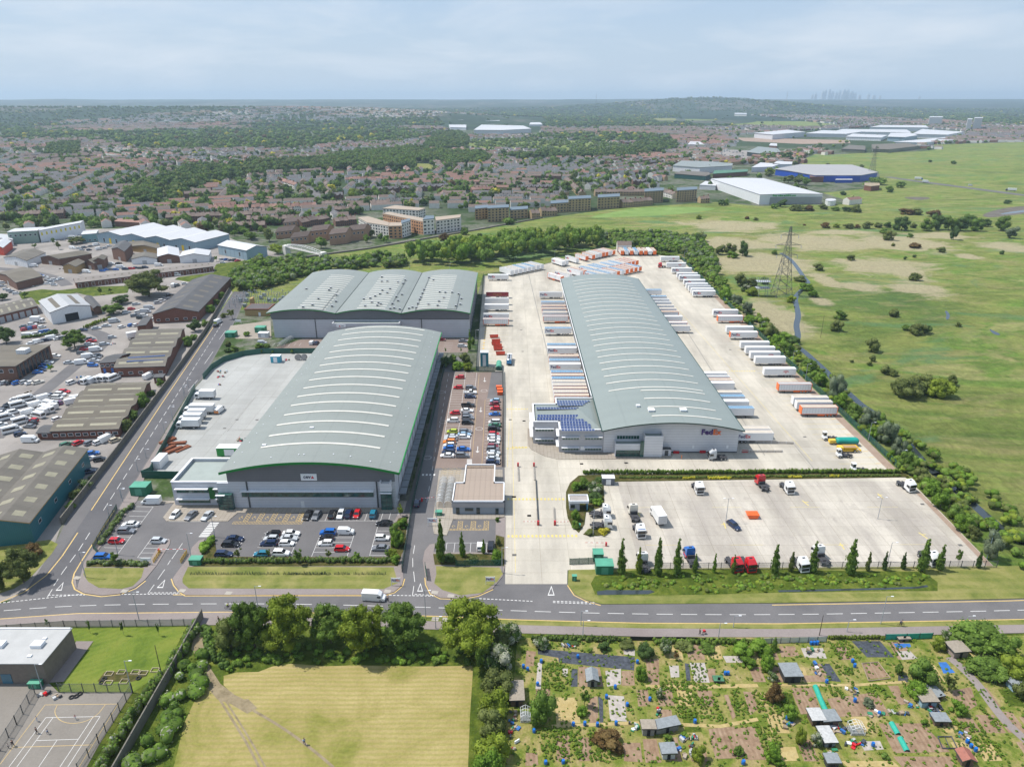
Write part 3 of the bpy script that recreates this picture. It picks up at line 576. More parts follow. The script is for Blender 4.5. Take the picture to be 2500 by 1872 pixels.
def cladding(name,col,per=0.5,horiz=True,rough=0.45,var=.05):
 m,nt,b=newmat(name);b.inputs["Roughness"].default_value=rough;b.inputs["Specular IOR Level"].default_value=0.5
 g=node(nt,"ShaderNodeNewGeometry");s=node(nt,"ShaderNodeSeparateXYZ");nt.links.new(g.outputs["Position"],s.inputs[0])
 ad=node(nt,"ShaderNodeMath",operation='ADD');nt.links.new(s.outputs[0],ad.inputs[0]);nt.links.new(s.outputs[1],ad.inputs[1])
 cbn=node(nt,"ShaderNodeCombineXYZ");nt.links.new(s.outputs[2]if horiz else ad.outputs[0],cbn.inputs[0])
 wv=node(nt,"ShaderNodeTexWave",bands_direction='X');wv.inputs["Scale"].default_value=0.314/per;nt.links.new(cbn.outputs[0],wv.inputs["Vector"])
 c=ramp(nt,noise(nt,g.outputs["Position"],0.25,5,0.65),[(0.3,tuple(x*(1-var)for x in col)),(0.7,tuple(x*(1+var)for x in col))])
 c=mixc(nt,1.0,c,ramp(nt,wv.outputs[1],[(0.0,.84),(0.25,1.0),(1.0,1.0)]),'MULTIPLY')
 nt.links.new(c,b.inputs["Base Color"]);bump(nt,wv.outputs[1],0.3,0.05,b);return m
m_roofA=metal_roof("grey green standing seam roof",S(176,182,174,.53),0.9)
m_roofB=metal_roof("fedex grey green roof",S(170,180,174,.56),0.9)
m_sky=M("translucent rooflight",S(240,236,224,.68),0.5,var=.08,vs=.6)
m_greenA=M("bright green edge trim",S(10,150,60,.7),0.4,var=.05)
m_greenB=M("dark green edge trim",S(30,80,66,.55),0.4,var=.05)
m_silver=cladding("silver cladding",(.52,.53,.56),0.9)
m_silver2=cladding("pale silver cladding",(.62,.62,.64),1.0)
m_anth=cladding("anthracite cladding",(.15,.15,.16),0.6)
m_glass=M("dark glazing",(.018,.035,.036),0.12,var=.4,vs=1.2,spec=.8)
m_glassg=M("green tinted glazing",(.03,.09,.075),0.12,var=.5,vs=.9,spec=.8)
m_trimw=M("white metal trim",(.74,.75,.77),0.4,var=.04)
m_frame=M("dark metal frame",(.06,.065,.07),0.5)
m_flat=M("grey membrane roof",S(186,196,190,.58),0.7,var=.07,vs=.3)
m_solar=None
def solar():
 m,nt,b=newmat("solar cells");b.inputs["Roughness"].default_value=0.18;b.inputs["Specular IOR Level"].default_value=0.6
 n=noise(nt,wpos(nt),1.2,3);nt.links.new(ramp(nt,n,[(.3,(.022,.04,.12)),(.7,(.045,.075,.2))]),b.inputs["Base Color"]);return m
m_solar=solar();m_solfr=M("solar panel frame",(.55,.58,.62),0.35,metal=.3)
def arc(t,ze,rise):return ze+rise*(1-(2*t-1)**2)
def barrel(mb,x0,x1,y0,y1,ze,rise,mi,edge,th=0.5,n=28,xs=0.0):
 for i in range(n):
  t0,t1=i/n,(i+1)/n;a0,a1=x0+(x1-x0)*t0,x0+(x1-x0)*t1;z0,z1=arc(t0,ze,rise),arc(t1,ze,rise)
  b0,b1=a0+xs*(1-t0),a1+xs*(1-t1)
  mb.quad((a0,y0,z0),(a1,y0,z1),(b1,y1,z1),(b0,y1,z0),mi)
  mb.quad((a0,y0,z0-th),(a1,y0,z1-th),(a1,y0,z1),(a0,y0,z0),edge)
  mb.quad((b1,y1,z1-th),(b0,y1,z0-th),(b0,y1,z0),(b1,y1,z1),edge)
  mb.quad((a0,y0,z0-th),(b0,y1,z0-th),(b1,y1,z1-th),(a1,y0,z1-th),edge)
 for(a,b)in((x0,x0+xs),(x1,x1)):
  sg=[(a,y0,ze-th),(b,y1,ze-th),(b,y1,ze),(a,y0,ze)];mb.add(sg,[(0,1,2,3)],edge)
def arcstrip(x0,x1,ze,rise,ta,tb,y,wd,mi=0,h=.16,n=14):
 mb=MB()
 for i in range(n):
  t0,t1=ta+(tb-ta)*i/n,ta+(tb-ta)*(i+1)/n;a0,a1=x0+(x1-x0)*t0,x0+(x1-x0)*t1
  z0,z1=arc(t0,ze,rise)+h,arc(t1,ze,rise)+h
  mb.quad((a0,y-wd/2,z0),(a1,y-wd/2,z1),(a1,y+wd/2,z1),(a0,y+wd/2,z0),mi)
  for s in(-1,1):mb.quad((a0,y+s*wd/2,z0-h),(a1,y+s*wd/2,z1-h),(a1,y+s*wd/2,z1),(a0,y+s*wd/2,z0),mi)
 for t in(ta,tb):a=x0+(x1-x0)*t;z=arc(t,ze,rise);mb.quad((a,y-wd/2,z),(a,y+wd/2,z),(a,y+wd/2,z+h),(a,y-wd/2,z+h),mi)
 return mb
def archwall(mb,x0,x1,y,ze,rise,rx0,rx1,zb,mi,n=20):
 for i in range(n):
  a0,a1=x0+(x1-x0)*i/n,x0+(x1-x0)*(i+1)/n
  z0,z1=arc((a0-rx0)/(rx1-rx0),ze,rise)-.45,arc((a1-rx0)/(rx1-rx0),ze,rise)-.45
  mb.quad((a0,y,zb),(a1,y,zb),(a1,y,z1),(a0,y,z0),mi)
X0,X1,Y0,Y1=-82.6,-34.0,180.9,309.5;RX0,RX1,RY0,RY1,ZE,RI=-84.2,-32.4,179.4,311.0,12.6,3.4
wh=thing("warehouse","arched grey roofed warehouse with bright green roof edge and a white name board","warehouse",((X0+X1)/2,Y0,0))
def sub(o,par):
 o.parent=par;o.matrix_parent_inverse=Matrix.Translation(-par.location);return o
mb=MB();mb.box(X0,Y0,0,X1,Y1,8.0,0);mb.box(X0+.01,Y0+.02,8.0,X1-.01,Y1,ZE-.5,0)
archwall(mb,X0-.02,X1+.02,Y0-.12,ZE,RI,RX0,RX1,8.9,1);archwall(mb,X0,X1,Y1+.02,ZE,RI,RX0,RX1,8,1)
for i in range(20):y=Y0+6+i*6.3;mb.box(X1-.02,y,0,X1+.07,y+.22,ZE-.5,2)
mb.box(X0+5.2,Y0-.18,0,X0+5.6,Y0+.02,8.9,2);mb.box(X1-5.6,Y0-.18,0,X1-5.2,Y0+.02,8.9,2)
sub(mb.build("wall",[m_silver,m_anth,m_frame]),wh)
mb=MB();barrel(mb,RX0,RX1,RY0,RY1,ZE,RI,0,1,.8);mb.box(RX1-.05,RY0,ZE-.5,RX1+.25,RY1,ZE+.06,1)
rf=sub(mb.build("roof",[m_roofA,m_greenA]),wh)
for i in range(16):sub(arcstrip(RX0,RX1,ZE,RI,.165,.86,191.3+i*7.84-(0 if i<15 else.6),.95).build("rooflight",[m_sky]),wh)
for i in range(20):
 for t in(.06,.94):mb=MB();mb.cyl(RX0+(RX1-RX0)*t,184+i*6.5,arc(t,ZE,RI)-.05,.16,.2,0,6);sub(mb.build("roof_anchor",[m_trimw]),wh)
for x,y in((-62,184),(-60.5,184),(-52,184.5),(-70,183.5),(-47,184),(-41,182.5)):mb=MB();mb.cyl(x,y,arc((x-RX0)/(RX1-RX0),ZE,RI)-.05,.2,.25,0,6);sub(mb.build("roof_anchor",[m_trimw]),wh)
for(u,v)in((1595,1298),(1085,1500)):
 c=rG(u,v,16 if u>1200 else 14.2);z=arc((c[0]-RX0)/(RX1-RX0),ZE,RI)
 mb=MB();mb.box(c[0]-.6,c[1]-.4,z-.1,c[0]+.6,c[1]+.4,z+.35,0);sub(mb.build("roof_cowl",[m_trimw]),wh)
mb=MB();gx0,gx1=rH(1440,370,5.2)[0],rI(782,365,5.2)[0]
mb.box(gx0,Y0-.16,3.9,gx1,Y0-.02,5.75,0)
wg=sub(mb.build("window_strip",[m_glassg]),wh)
mb=MB()
for i in range(14):x=gx0+(gx1-gx0)*i/13;mb.box(x-.05,Y0-.22,3.9,x+.05,Y0-.165,5.75,0)
mb.box(gx0,Y0-.22,3.82,gx1,Y0-.01,3.9,0);o=mb.build("window_frame",[m_frame]);o.parent=wg
mb=MB();mb.box(gx0-.2,Y0-1.1,5.85,gx1+.2,Y0-.02,5.97,0)
for i in range(10):x=gx0+(gx1-gx0)*i/9;mb.bar((x,Y0-1.0,5.9),(x,Y0-.1,6.4),.04,0,4)
sub(mb.build("sun_shade",[m_trimw]),wh)
dc=rH(1990,510)[0];mb=MB();mb.box(dc-.5,Y0-.1,0.16,dc+.5,Y0-.015,2.3,0);sub(mb.build("door",[M("white door",(.7,.7,.7),.5)]),wh)
bc=rI(228,185,10.3);mb=MB();mb.box(bc[0]-2.3,Y0-.30,9.35,bc[0]+2.3,Y0-.15,11.5,0)
sg=sub(mb.build("name_board",[M("white sign",(.8,.8,.8),.4,var=.02)]),wh)
m_dkl=M("dark letter",(.02,.02,.05),.5,var=.02);m_redl=M("red letter",(.6,.02,.03),.5,var=.02)
tm=text_mesh("cev",1.6,[m_dkl,m_redl],.02,.02,"cev",[("cev",0)])
o=ob("lettering",tm,sg);o.location=(bc[0]-.45,Y0-.34,10.45)
mb=MB();mb.add([(.85,0,0),(1.35,0,.85),(1.85,0,0)],[(0,2,1)],0);o=mb.build("lettering",[m_redl],sg);o.location=(bc[0]-.25,Y0-.34,10.05)
def boxpart(par,name,b,mat_,**k):mb=MB();mb.box(*b);return sub(mb.build(name,[mat_]),par)
sx0,sx1=-38.3,-34.9
boxpart(wh,"stair_bay",(sx0,Y0-1.5,6.4,sx1,Y0,9.0),m_silver2);boxpart(wh,"stair_bay",(sx0,Y0-1.5,9.0,sx0+.5,Y0,9.4),m_silver2);boxpart(wh,"stair_bay",(sx1-.5,Y0-1.5,9.0,sx1,Y0,9.4),m_silver2)
boxpart(wh,"stair_window",(sx0+.1,Y0-1.4,0,sx1-.1,Y0-.02,6.4),m_glassg);boxpart(wh,"sun_shade",(sx0,Y0-2.1,5.9,sx1,Y0-1.42,6.05),m_trimw)
mb=MB()
for z in(1.3,2.6,3.9,5.2):mb.box(sx0+.05,Y0-1.46,z,sx1-.05,Y0-1.41,z+.1,0)
for x in(sx0+.1,(sx0+sx1)/2,sx1-.2):mb.box(x,Y0-1.45,0,x+.1,Y0-1.405,6.4,0)
sub(mb.build("window_frame",[m_frame]),wh)
cw=thing("covered_walkway","long low dark canopy along the shaded side of the left warehouse","canopy",(-32.7,185,0))
mb=MB();mb.box(-33.7,184,2.7,-31.6,311,2.85,0)
for i in range(32):mb.box(-33.7,184+i*4.06,2.85,-31.6,184.12+i*4.06,2.93,1)
sub(mb.build("canopy_roof",[M("canopy sheet",(.16,.18,.2),.5),m_frame]),cw)
for i in range(32):mb=MB();mb.box(-31.75,184+i*4.06,0.05,-31.65,184.1+i*4.06,2.7,0);sub(mb.build("canopy_post",[m_frame]),cw)
of=thing("office_block","two storey silver office with flat roof beside the green edged warehouse","office",(-92,182.3,0))
mb=MB();mb.box(-99.9,182.3,0,-82.7,197.2,6.9,0,top=1)
for b in((-99.9,182.3,6.9,-82.7,182.7,7.9),(-99.9,196.8,6.9,-82.7,197.2,7.9),(-99.9,182.7,6.9,-99.5,196.8,7.9)):mb.box(*b,0)
mb.box(-86.0,181.0,5.1,-82.0,182.28,8.2,0);mb.box(-83.2,182.3,7.9,-82.7,184,8.2,0)
mb.prism([(-99.3,183.2),(-83,183.2),(-83,196.4),(-96,196.4)],6.95,7.0,1)
sub(mb.build("wall",[m_silver,m_flat]),of)
mb=MB();mb.box(-100.05,182.15,7.88,-82.6,182.85,8.02,0);mb.box(-100.05,182.85,7.88,-99.35,197.3,8.02,0);mb.box(-99.35,196.65,7.88,-82.6,197.3,8.02,0)
sub(mb.build("roof_coping",[m_trimw]),of)
for z0 in(0.9,4.3):
 mb=MB();mb.box(-98.6,182.16,z0,-89.3,182.28,z0+1.55,0);mb.box(-87.4,182.16,z0,-86.2,182.28,z0+1.55,0);wo=sub(mb.build("window_strip",[m_glassg]),of)
 mb=MB()
 for i in range(7):x=-98.6+i*1.55;mb.box(x-.04,182.08,z0,x+.04,182.155,z0+1.55,0)
 o=mb.build("window_frame",[m_frame]);o.parent=wo
 mb=MB();mb.box(-98.9,181.1,z0+1.62,-89.1,182.28,z0+1.72,0);mb.box(-87.6,181.2,z0+1.62,-86.1,182.28,z0+1.72,0);sub(mb.build("sun_shade",[m_trimw]),of)
boxpart(of,"green_panel",(-89.2,182.05,2.3,-87.5,182.29,6.1),M("green panel",S(10,120,45,.6),.4))
boxpart(of,"entrance_window",(-85.8,179.6,0.16,-81.6,182.29,5.1),m_glassg)
mb=MB()
for z in(1.0,2.0,3.0,4.0):mb.box(-85.85,179.52,z,-81.55,179.59,z+.1,0)
for x in(-85.85,-84.4,-83.0,-81.65):mb.box(x,179.50,0.16,x+.1,179.515,5.1,0)
mb.box(-81.55,179.55,.16,-81.45,182.2,.3,0);sub(mb.build("window_frame",[m_frame]),of)
boxpart(of,"sun_shade",(-86.1,178.9,5.12,-83.4,179.55,5.24),m_trimw)
w3=thing("warehouse","wide warehouse with three shallow arched roofs side by side, behind the left warehouse","warehouse",(-70,341,0))
V=[-121.3,-87.6,-55.0,-21.2]
mb=MB();mb.prism([(-119.8,341.6),(-21.4,341.6),(-21.4,428),(-121.5,427)],0,9.8,0)
for i in range(3):
 archwall(mb,V[i]+(.9 if i==0 else 0),V[i+1]-(.2 if i==2 else 0),341.45,13.2,2.0,V[i],V[i+1],9.9,1)
 archwall(mb,V[i],V[i+1],427.9,13.2,2.0,V[i],V[i+1],9.9,1)
mb.prism([(-119.9,341.55),(-21.3,341.55),(-21.3,427.9),(-121.4,427)],9.8,12.7,1)
for x in(-98.7,-45.5):mb.box(x,341.35,0,x+.35,341.62,9.9,2)
for i in range(14):mb.box(-21.45,346+i*6,0,-21.2,346.25+i*6,12.6,2)
mb.box(-120,341.3,9.7,-21.3,341.62,10.0,2)
sub(mb.build("wall",[m_silver,m_anth,m_frame]),w3)
for i in range(3):
 mb=MB();barrel(mb,V[i]-(1.2 if i==0 else 0)+.25,V[i+1]+(.5 if i==2 else 0)-.25,340.2,429,13.2,2.0,0,1,.5);rr=sub(mb.build("roof",[m_roofA,m_greenA]),w3)
mb=MB()
for x in(V[1],V[2]):mb.box(x-.28,340.3,12.4,x+.28,429,13.1,0)
mb.box(V[3]+.26,340.1,12.7,V[3]+.45,429,13.3,1)
sub(mb.build("valley_gutter",[M("dark gutter",(.05,.06,.06),.7),m_greenA]),w3)
for i,(ta,tb)in enumerate(((.42,.84),(.31,.75),(.21,.67))):
 for k in range(17):sub(arcstrip(V[i]+.25,V[i+1]-.25,13.2,2.0,ta,tb,343.5+k*4.35,1.0,0,.05,8).build("rooflight",[m_sky]),w3)
rng=random.Random(5)
vents=[(765,1115),(750,1135),(815,1170),(655,1215),(810,1220),(775,1262),(515,1290),(600,1270),(545,1120),(1225,1018),(1435,1038),(1225,1060),(1275,1060),(1370,1062),(1415,1068),(1300,1125),(1230,1140),(1275,1162),(1405,1160),(1208,1172),(1165,1192),(1063,1215),(1120,1210),(1355,1185),(1370,1215),(1135,1247),(1195,1250),(1215,1262),(1185,1275),(1320,1247),(1075,1282),(1300,1290),(1335,1280),(1385,1280),(1648,1015),(1690,1042),(1605,1122),(1590,1155),(1575,1190),(1565,1210),(1550,1247),(1535,1285),(1745,1155),(1797,1160),(1857,1155),(1915,1163),(1940,1200),(1782,1205),(1740,1240),(1645,1265),(1728,1278),(1890,1270),(1930,1250),(1468,1280),(1500,1275)]
for k,(u,v)in enumerate(vents):
 c=rC(u,v,15.3);i=0 if c[0]<V[1]else 1 if c[0]<V[2]else 2;t=(c[0]-V[i])/(V[i+1]-V[i]);z=arc(t,13.2,2.0)-.1
 mb=MB();mb.box(c[0]-.45,c[1]-.45,z,c[0]+.45,c[1]+.45,z+.75,0);mb.box(c[0]-.62,c[1]-.62,z+.76,c[0]+.62,c[1]+.62,z+.9,1);sub(mb.build("roof_vent",[M("vent grey",(.16,.17,.18),.5),M("vent cap",(.34,.35,.36),.5)]),w3)
for pl in(((840,1120),(685,1312)),((1435,1050),(1310,1260)),((1645,1030),(1525,1310)),((1925,1170),(1895,1300)),((505,1310),(685,1314)),((1525,1308),(1895,1302))):
 mb=MB();P_=[]
 for u,v in pl:
  c=rC(u,v,15.2);P_.append(c)
 for q in range(8):
  a=[P_[0][j]+(P_[1][j]-P_[0][j])*q/8 for j in(0,1)];b_=[P_[0][j]+(P_[1][j]-P_[0][j])*(q+1)/8 for j in(0,1)]
  zz=[]
  for p in(a,b_):i=0 if p[0]<V[1]else 1 if p[0]<V[2]else 2;zz.append(arc((p[0]-V[i])/(V[i+1]-V[i]),13.2,2.0)+.3)
  mb.bar((a[0],a[1],zz[0]),(b_[0],b_[1],zz[1]),.1,0,4)
 sub(mb.build("roof_walkway_rail",[m_frame]),w3)
mb=MB();mb.box(-89,336.5,7.2,-55.6,341.4,8.6,0,top=1);mb.box(-89,336.5,8.6,-88.5,341.4,9.1,2);mb.box(-56.1,336.5,8.6,-55.6,341.4,9.1,2);mb.box(-88.5,336.5,8.6,-56.1,336.9,9.1,2);mb.box(-88,337.2,0,-56.5,341.4,7.2,0)
sub(mb.build("entrance_block",[m_silver,m_flat,m_silver2]),w3)
bc2=rG(1890,228,7.8);mb=MB();mb.box(bc2[0]-2.3,336.25,7.0,bc2[0]+2.3,336.45,8.5,0);s2=sub(mb.build("name_board",[M("white sign")]),w3)
mb=MB();mb.add([(-.9,0,-.35),(-.3,0,.45),(.1,0,-.35)],[(0,2,1)],0);mb.box(.3,-.01,-.1,1.6,0,.12,1);o=mb.build("emblem",[m_redl,m_dkl],s2);o.location=(bc2[0]-.2,336.2,7.75)
A0,A1,B0,B1,ZF,RF=31.0,76.6,216.0,424.0,9.9,3.0;QX0,QX1,QY0,QY1=30.0,77.0,212.6,427.0
wf=thing("warehouse","long arched warehouse with dark green roof edge and trailers docked along both sides","warehouse",(54,216,0))
mb=MB();mb.box(A0,B0,0,A1,B1,ZF-.5,0);archwall(mb,A0,A1,B0-.02,ZF,RF,QX0,QX1,ZF-.6,0);archwall(mb,A0,A1,B1+.02,ZF,RF,QX0,QX1,ZF-.6,0)
for i in range(40):mb.box(A0-.06,250+i*4.1,1.1,A0+.02,252.6+i*4.1,4.2,1);mb.box(A1-.02,225+i*4.7,1.1,A1+.06,227.6+i*4.7,4.2,1)
mb.box(A0+19,B0-.03,0,A1,B0+.01,.5,1)
sub(mb.build("wall",[m_silver2,m_frame]),wf)
mb=MB();barrel(mb,QX0,QX1,QY0,QY1,ZF,RF,0,1,.45,30);mb.box(QX0-.28,QY0,ZF-.4,QX0,QY1,ZF+.02,2);mb.box(QX1,QY0,ZF-.4,QX1+.28,QY1,ZF+.02,1);mb.box(QX0-.6,244,ZF-.75,QX0-.29,QY1,ZF-.6,3)
sub(mb.build("roof",[m_roofB,m_greenB,m_greenB,m_trimw]),wf)
for i in range(28):
 y=218.2+i*7.46 if i<4 else 243.6+(i-4)*7.4
 if y>424:break
 sub(arcstrip(QX0,QX1,ZF,RF,(.365 if i<4 else.125),.868,y,.72).build("rooflight",[m_sky]),wf)
for u,v,w_ in((1132,333,.6),(1250,378,1.0),(1537,377,1.0)):
 c=rK(u,v,12.8);z=arc((c[0]-QX0)/(QX1-QX0),ZF,RF);mb=MB();mb.box(c[0]-w_,c[1]-w_*.8,z-.2,c[0]+w_,c[1]+w_*.8,z+.6,0);mb.box(c[0]-w_*1.15,c[1]-w_,z+.61,c[0]+w_*1.15,c[1]+w_,z+.75,0);sub(mb.build("roof_cowl",[m_trimw]),wf)
m_pur=M("purple letter",(.06,.012,.16),.5,var=.02);m_org=M("orange letter",(.85,.16,.02),.5,var=.02)
tf=text_mesh("FedEx",2.7,[m_pur,m_org],.12,.02,"fedexbig",[("Fed",0),("Ex",1)]);fc=rK(1798,575,8)
o=sub(ob("lettering",tf),wf);o.location=(fc[0],B0-.28,7.9)
mb=MB()
for u in(1637,1945):c=rK(u,712,2.5);mb.box(c[0]-.35,B0-.1,1.8,c[0]+.35,B0-.025,2.9,0)
sub(mb.build("notice",[M("white sign")]),wf)
T=[rK(1130,590,7.2)[0],rK(1325,590,7.2)[0]]
et=thing("entrance_tower","pale stepped entrance block with green tinted glass on the right warehouse front","entrance block",(49,212.6,0))
mb=MB();mb.box(44.2,212.7,0,50.4,215.9,7.3,0,top=2);mb.box(44.2,212.7,7.3,44.5,215.9,7.9,0);mb.box(50.1,212.7,7.3,50.4,215.9,7.9,0);mb.box(44.5,212.7,7.3,50.1,213,7.9,0)
mb.box(34.6,212.9,2.6,44.18,215.9,4.4,0,top=2);mb.box(34.6,212.9,4.4,34.9,215.9,4.9,0);mb.box(34.9,212.9,4.4,44.18,213.2,4.9,0)
mb.box(34.6,212.9,0,34.9,215.9,2.6,0)
sub(mb.build("wall",[m_silver2,m_frame,m_flat]),et)
mb=MB();mb.box(35.0,213.0,.2,44.1,213.1,2.58,0);mb.box(42.9,212.62,.2,44.19,212.69,6.2,0);wo=sub(mb.build("window_strip",[m_glassg]),et)
mb=MB()
for i in range(10):mb.box(35+i*.98,212.9,.2,35.06+i*.98,212.99,2.58,0)
mb.box(35,212.9,1.3,44.1,212.985,1.38,0);o=mb.build("window_frame",[m_frame]);o.parent=wo
oo=thing("office_block","two storey grey office wing with dark blue solar panels on its hipped roof","office",(20,216,0))
mb=MB();mb.box(16.0,216.2,0,30.95,243.8,8.0,0,top=1);mb.box(7.4,222.8,0,15.98,238.4,7.9,0,top=1)
for b in((16,216.2,8,30.9,216.6,8.6),(16,216.6,8,16.4,222.8,8.6),(7.4,222.8,7.9,15.98,223.2,8.5),(7.4,223.2,7.9,7.8,238.4,8.5),(7.8,238,7.9,15.98,238.4,8.5),(16,238.4,8,16.4,243.8,8.6),(16.4,243.4,8,30.9,243.8,8.6)):mb.box(*b,0)
sub(mb.build("wall",[cladding("mid grey cladding",(.42,.42,.44),.9),m_flat]),oo)
mb=MB()
for b in((15.9,216.1,8.58,30.9,216.7,8.68),(15.9,216.7,8.58,16.5,222.7,8.68),(7.3,222.7,8.48,15.9,223.3,8.58),(7.3,223.3,8.48,7.9,238.5,8.58),(7.9,237.9,8.48,15.9,238.5,8.58),(15.9,238.5,8.58,16.5,243.9,8.68),(16.5,243.3,8.58,30.9,243.9,8.68)):mb.box(*b,0)
sub(mb.build("roof_coping",[m_trimw]),oo)
RZ=10.0
mb=MB();e=8.45
ym=230.3
mb.add([(8.4,223.9,e),(16.9,223.9,e),(16.9,217.2,e),(30.2,217.2,e),(30.2,242.8,e),(16.9,242.8,e),(16.9,237.4,e),(8.4,237.4,e),(8.4,ym,9.5),(23.5,ym,9.9),(30.2,ym,e+.3)],[(0,1,9,8),(1,2,3,9),(3,4,9),(4,5,6,9),(6,7,8,9),(7,0,8)],0)
sub(mb.build("roof",[m_roofB]),oo)
def plane_z(y,x):
 t=abs(y-ym)/13.1;return e+(1.4 if x>12 else 1.15)*max(0,1-t*(1 if x>16.9 else 1.9))+.12
def panels(rows,name="solar_panel"):
 for(xa,xb,y)in rows:
  mb=MB();n=max(1,int(round((xb-xa)/1.02)))
  z0,z1=plane_z(y,(xa+xb)/2)+.1,plane_z(y+1.5,(xa+xb)/2)+.1
  for i in range(n):
   a=xa+i*1.02
   mb.quad((a,y,z0),(a+1.02,y,z0),(a+1.02,y+1.55,z1),(a,y+1.55,z1),1);mb.quad((a+.06,y+.07,z0+.03),(a+.96,y+.07,z0+.03),(a+.96,y+1.48,z1+.03),(a+.06,y+1.48,z1+.03),0)
  sub(mb.build(name,[m_solar,m_solfr]),oo)
rows=[]
for(u0,u1,v)in((445,755,545),(442,725,525),(440,722,506),(437,688,487),(434,660,469)):a=rK(u0,v+8,8.9);b_=rK(u1,v+8,8.9);rows.append((a[0],b_[0],a[1]))
for(u0,u1,v)in((225,630,442),(228,600,424)):a=rK(u0,v+8,9.2);b_=rK(u1,v+8,9.2);rows.append((a[0],b_[0],a[1]))
for(u0,u1,v)in((218,590,374),(216,610,360)):a=rK(u0,v+8,9.2);b_=rK(u1,v+8,9.2);rows.append((a[0],b_[0],a[1]))
for(u0,u1,v)in((410,630,342),(406,650,325),(403,668,308),(400,688,292)):a=rK(u0,v+8,8.9);b_=rK(u1,v+8,8.9);rows.append((a[0],b_[0],a[1]))
panels(rows)
def ribbon_window(par,x0,x1,y,z0,h=1.2,shade=True,side=0):
 mb=MB();mb.box(x0,y-.08,z0,x1,y-.01,z0+h,0);wo=sub(mb.build("window_strip",[m_glassg]),par)
 mb=MB();n=max(2,int((x1-x0)/.9))
 for i in range(n+1):x=x0+(x1-x0)*i/n;mb.box(x-.03,y-.14,z0,x+.03,y-.085,z0+h,0)
 o=mb.build("window_frame",[m_trimw]);o.parent=wo
 if shade:mb=MB();mb.box(x0-.2,y-.95,z0+h+.05,x1+.2,y-.01,z0+h+.15,0);sub(mb.build("sun_shade",[m_trimw]),par)
for z0 in(.95,4.9):
 for xa,xb in((17,22.7),(24.7,30.4)):ribbon_window(oo,xa,xb,216.2,z0,1.05)
 ribbon_window(oo,8.2,14.4,222.8,z0,1.05)
 mb=MB();mb.box(7.2,224,z0+.0,7.38,236,z0+1.0,0);sub(mb.build("window_strip",[m_glassg]),oo)
 mb=MB();mb.box(6.3,224,z0+1.1,7.38,236,z0+1.22,0);mb.box(15.1,216.5,z0+1.1,15.98,222.5,z0+1.22,0);sub(mb.build("sun_shade",[m_trimw]),oo)
mb=MB()
for(u,w_)in((638,.8),(875,.9)):c=rK(u,735,1.5);mb.box(c[0]-w_,216.08,1.0,c[0]+w_,216.17,2.2,0)
mb.box(c[0]-.01,216.07,1.1,c[0],216.08,1.2,0);sub(mb.build("notice",[M("white sign")]),oo)
ribbon_window(wf,35.4,43,215.98,5.3,1.2,False)
gh=thing("gatehouse","single storey gatehouse with T shaped tan roof between the car park and the yard gate","gatehouse",(-10,177.6,0))
P_=[(-17.2,177.4),(-2.4,177.4),(-2.4,188.2),(-5.4,188.2),(-5.4,199.4),(-14.5,199.4),(-14.5,188.0),(-17.2,188.0)]
mb=MB();mb.prism(P_,0,4.1,0,1);mb.prism([(x*.985-.15,(y-188)*.985+188)for x,y in P_],4.1,4.12,1)
for a,b in zip(P_,P_[1:]+P_[:1]):
 x0,x1=sorted((a[0],b[0]));y0,y1=sorted((a[1],b[1]));mb.box(x0-.15,y0-.15,4.1,x1+.15,y1+.15,4.55,2)if a[0]==b[0]or a[1]==b[1]or abs(a[1]-b[1])<.3 else None
mb.box(-17.4,177.2,2.5,-2.2,177.38,3.9,3)
m_tan=metal_roof("tan roof sheet",S(196,176,158,.56),1.6,0.6,rot=rad(90))
sub(mb.build("wall",[M("pale blue panel",S(176,188,200,.6),.5,var=.04),m_tan,m_trimw,cladding("grey band",(.36,.35,.36),.6)]),gh)
boxpart(gh,"roof_vent_strip",(-14.2,197.6,4.15,-5.7,199.0,4.3),M("brown louvre",(.2,.15,.11),.8,var=.5,vs=3))
for x0,x1,z0,z1,n_ in((-16.2,-15.2,.2,2.2,"door"),(-10.3,-9.3,.2,2.2,"door"),(-13.6,-11.2,1.2,2.1,"window"),(-4.8,-3.9,.2,2.0,"door")):boxpart(gh,n_,(x0,177.28,z0,x1,177.39,z1),m_glass)
cs=thing("cycle_shelter","two clear arched cycle shelters side by side left of the gatehouse","cycle shelter",(-20,180,0))
m_clear=M("clear plastic shelter",(.30,.32,.33),.2,var=.1);m_clear.node_tree.nodes["Principled BSDF"].inputs["Alpha"].default_value=.45
for k,xc in enumerate((-21.4,-18.9)):
 mb=MB();n=8
 for i in range(n):
  a0,a1=math.pi*i/n,math.pi*(i+1)/n
  mb.quad((xc+1.15*math.cos(a0),181,1.2+1.1*math.sin(a0)),(xc+1.15*math.cos(a1),181,1.2+1.1*math.sin(a1)),(xc+1.15*math.cos(a1),195.5,1.2+1.1*math.sin(a1)),(xc+1.15*math.cos(a0),195.5,1.2+1.1*math.sin(a0)),0)
 cp=sub(mb.build("shelter_roof",[m_clear]),cs)
 mb=MB()
 for j in range(8):
  y=181+j*2.07;mb.bar((xc-1.15,y,.16),(xc-1.15,y,1.2),.05,0,4);mb.bar((xc+1.15,y,.16),(xc+1.15,y,1.2),.05,0,4)
  for i in range(6):a0,a1=math.pi*i/6,math.pi*(i+1)/6;mb.bar((xc+1.19*math.cos(a0),y,1.2+1.14*math.sin(a0)),(xc+1.19*math.cos(a1),y,1.2+1.14*math.sin(a1)),.04,0,4)
 sub(mb.build("shelter_frame",[m_trimw]),cs)
cs2=thing("cycle_shelter","clear arched cycle shelter in front of the triple arched warehouse","cycle shelter",(-99,329,0))
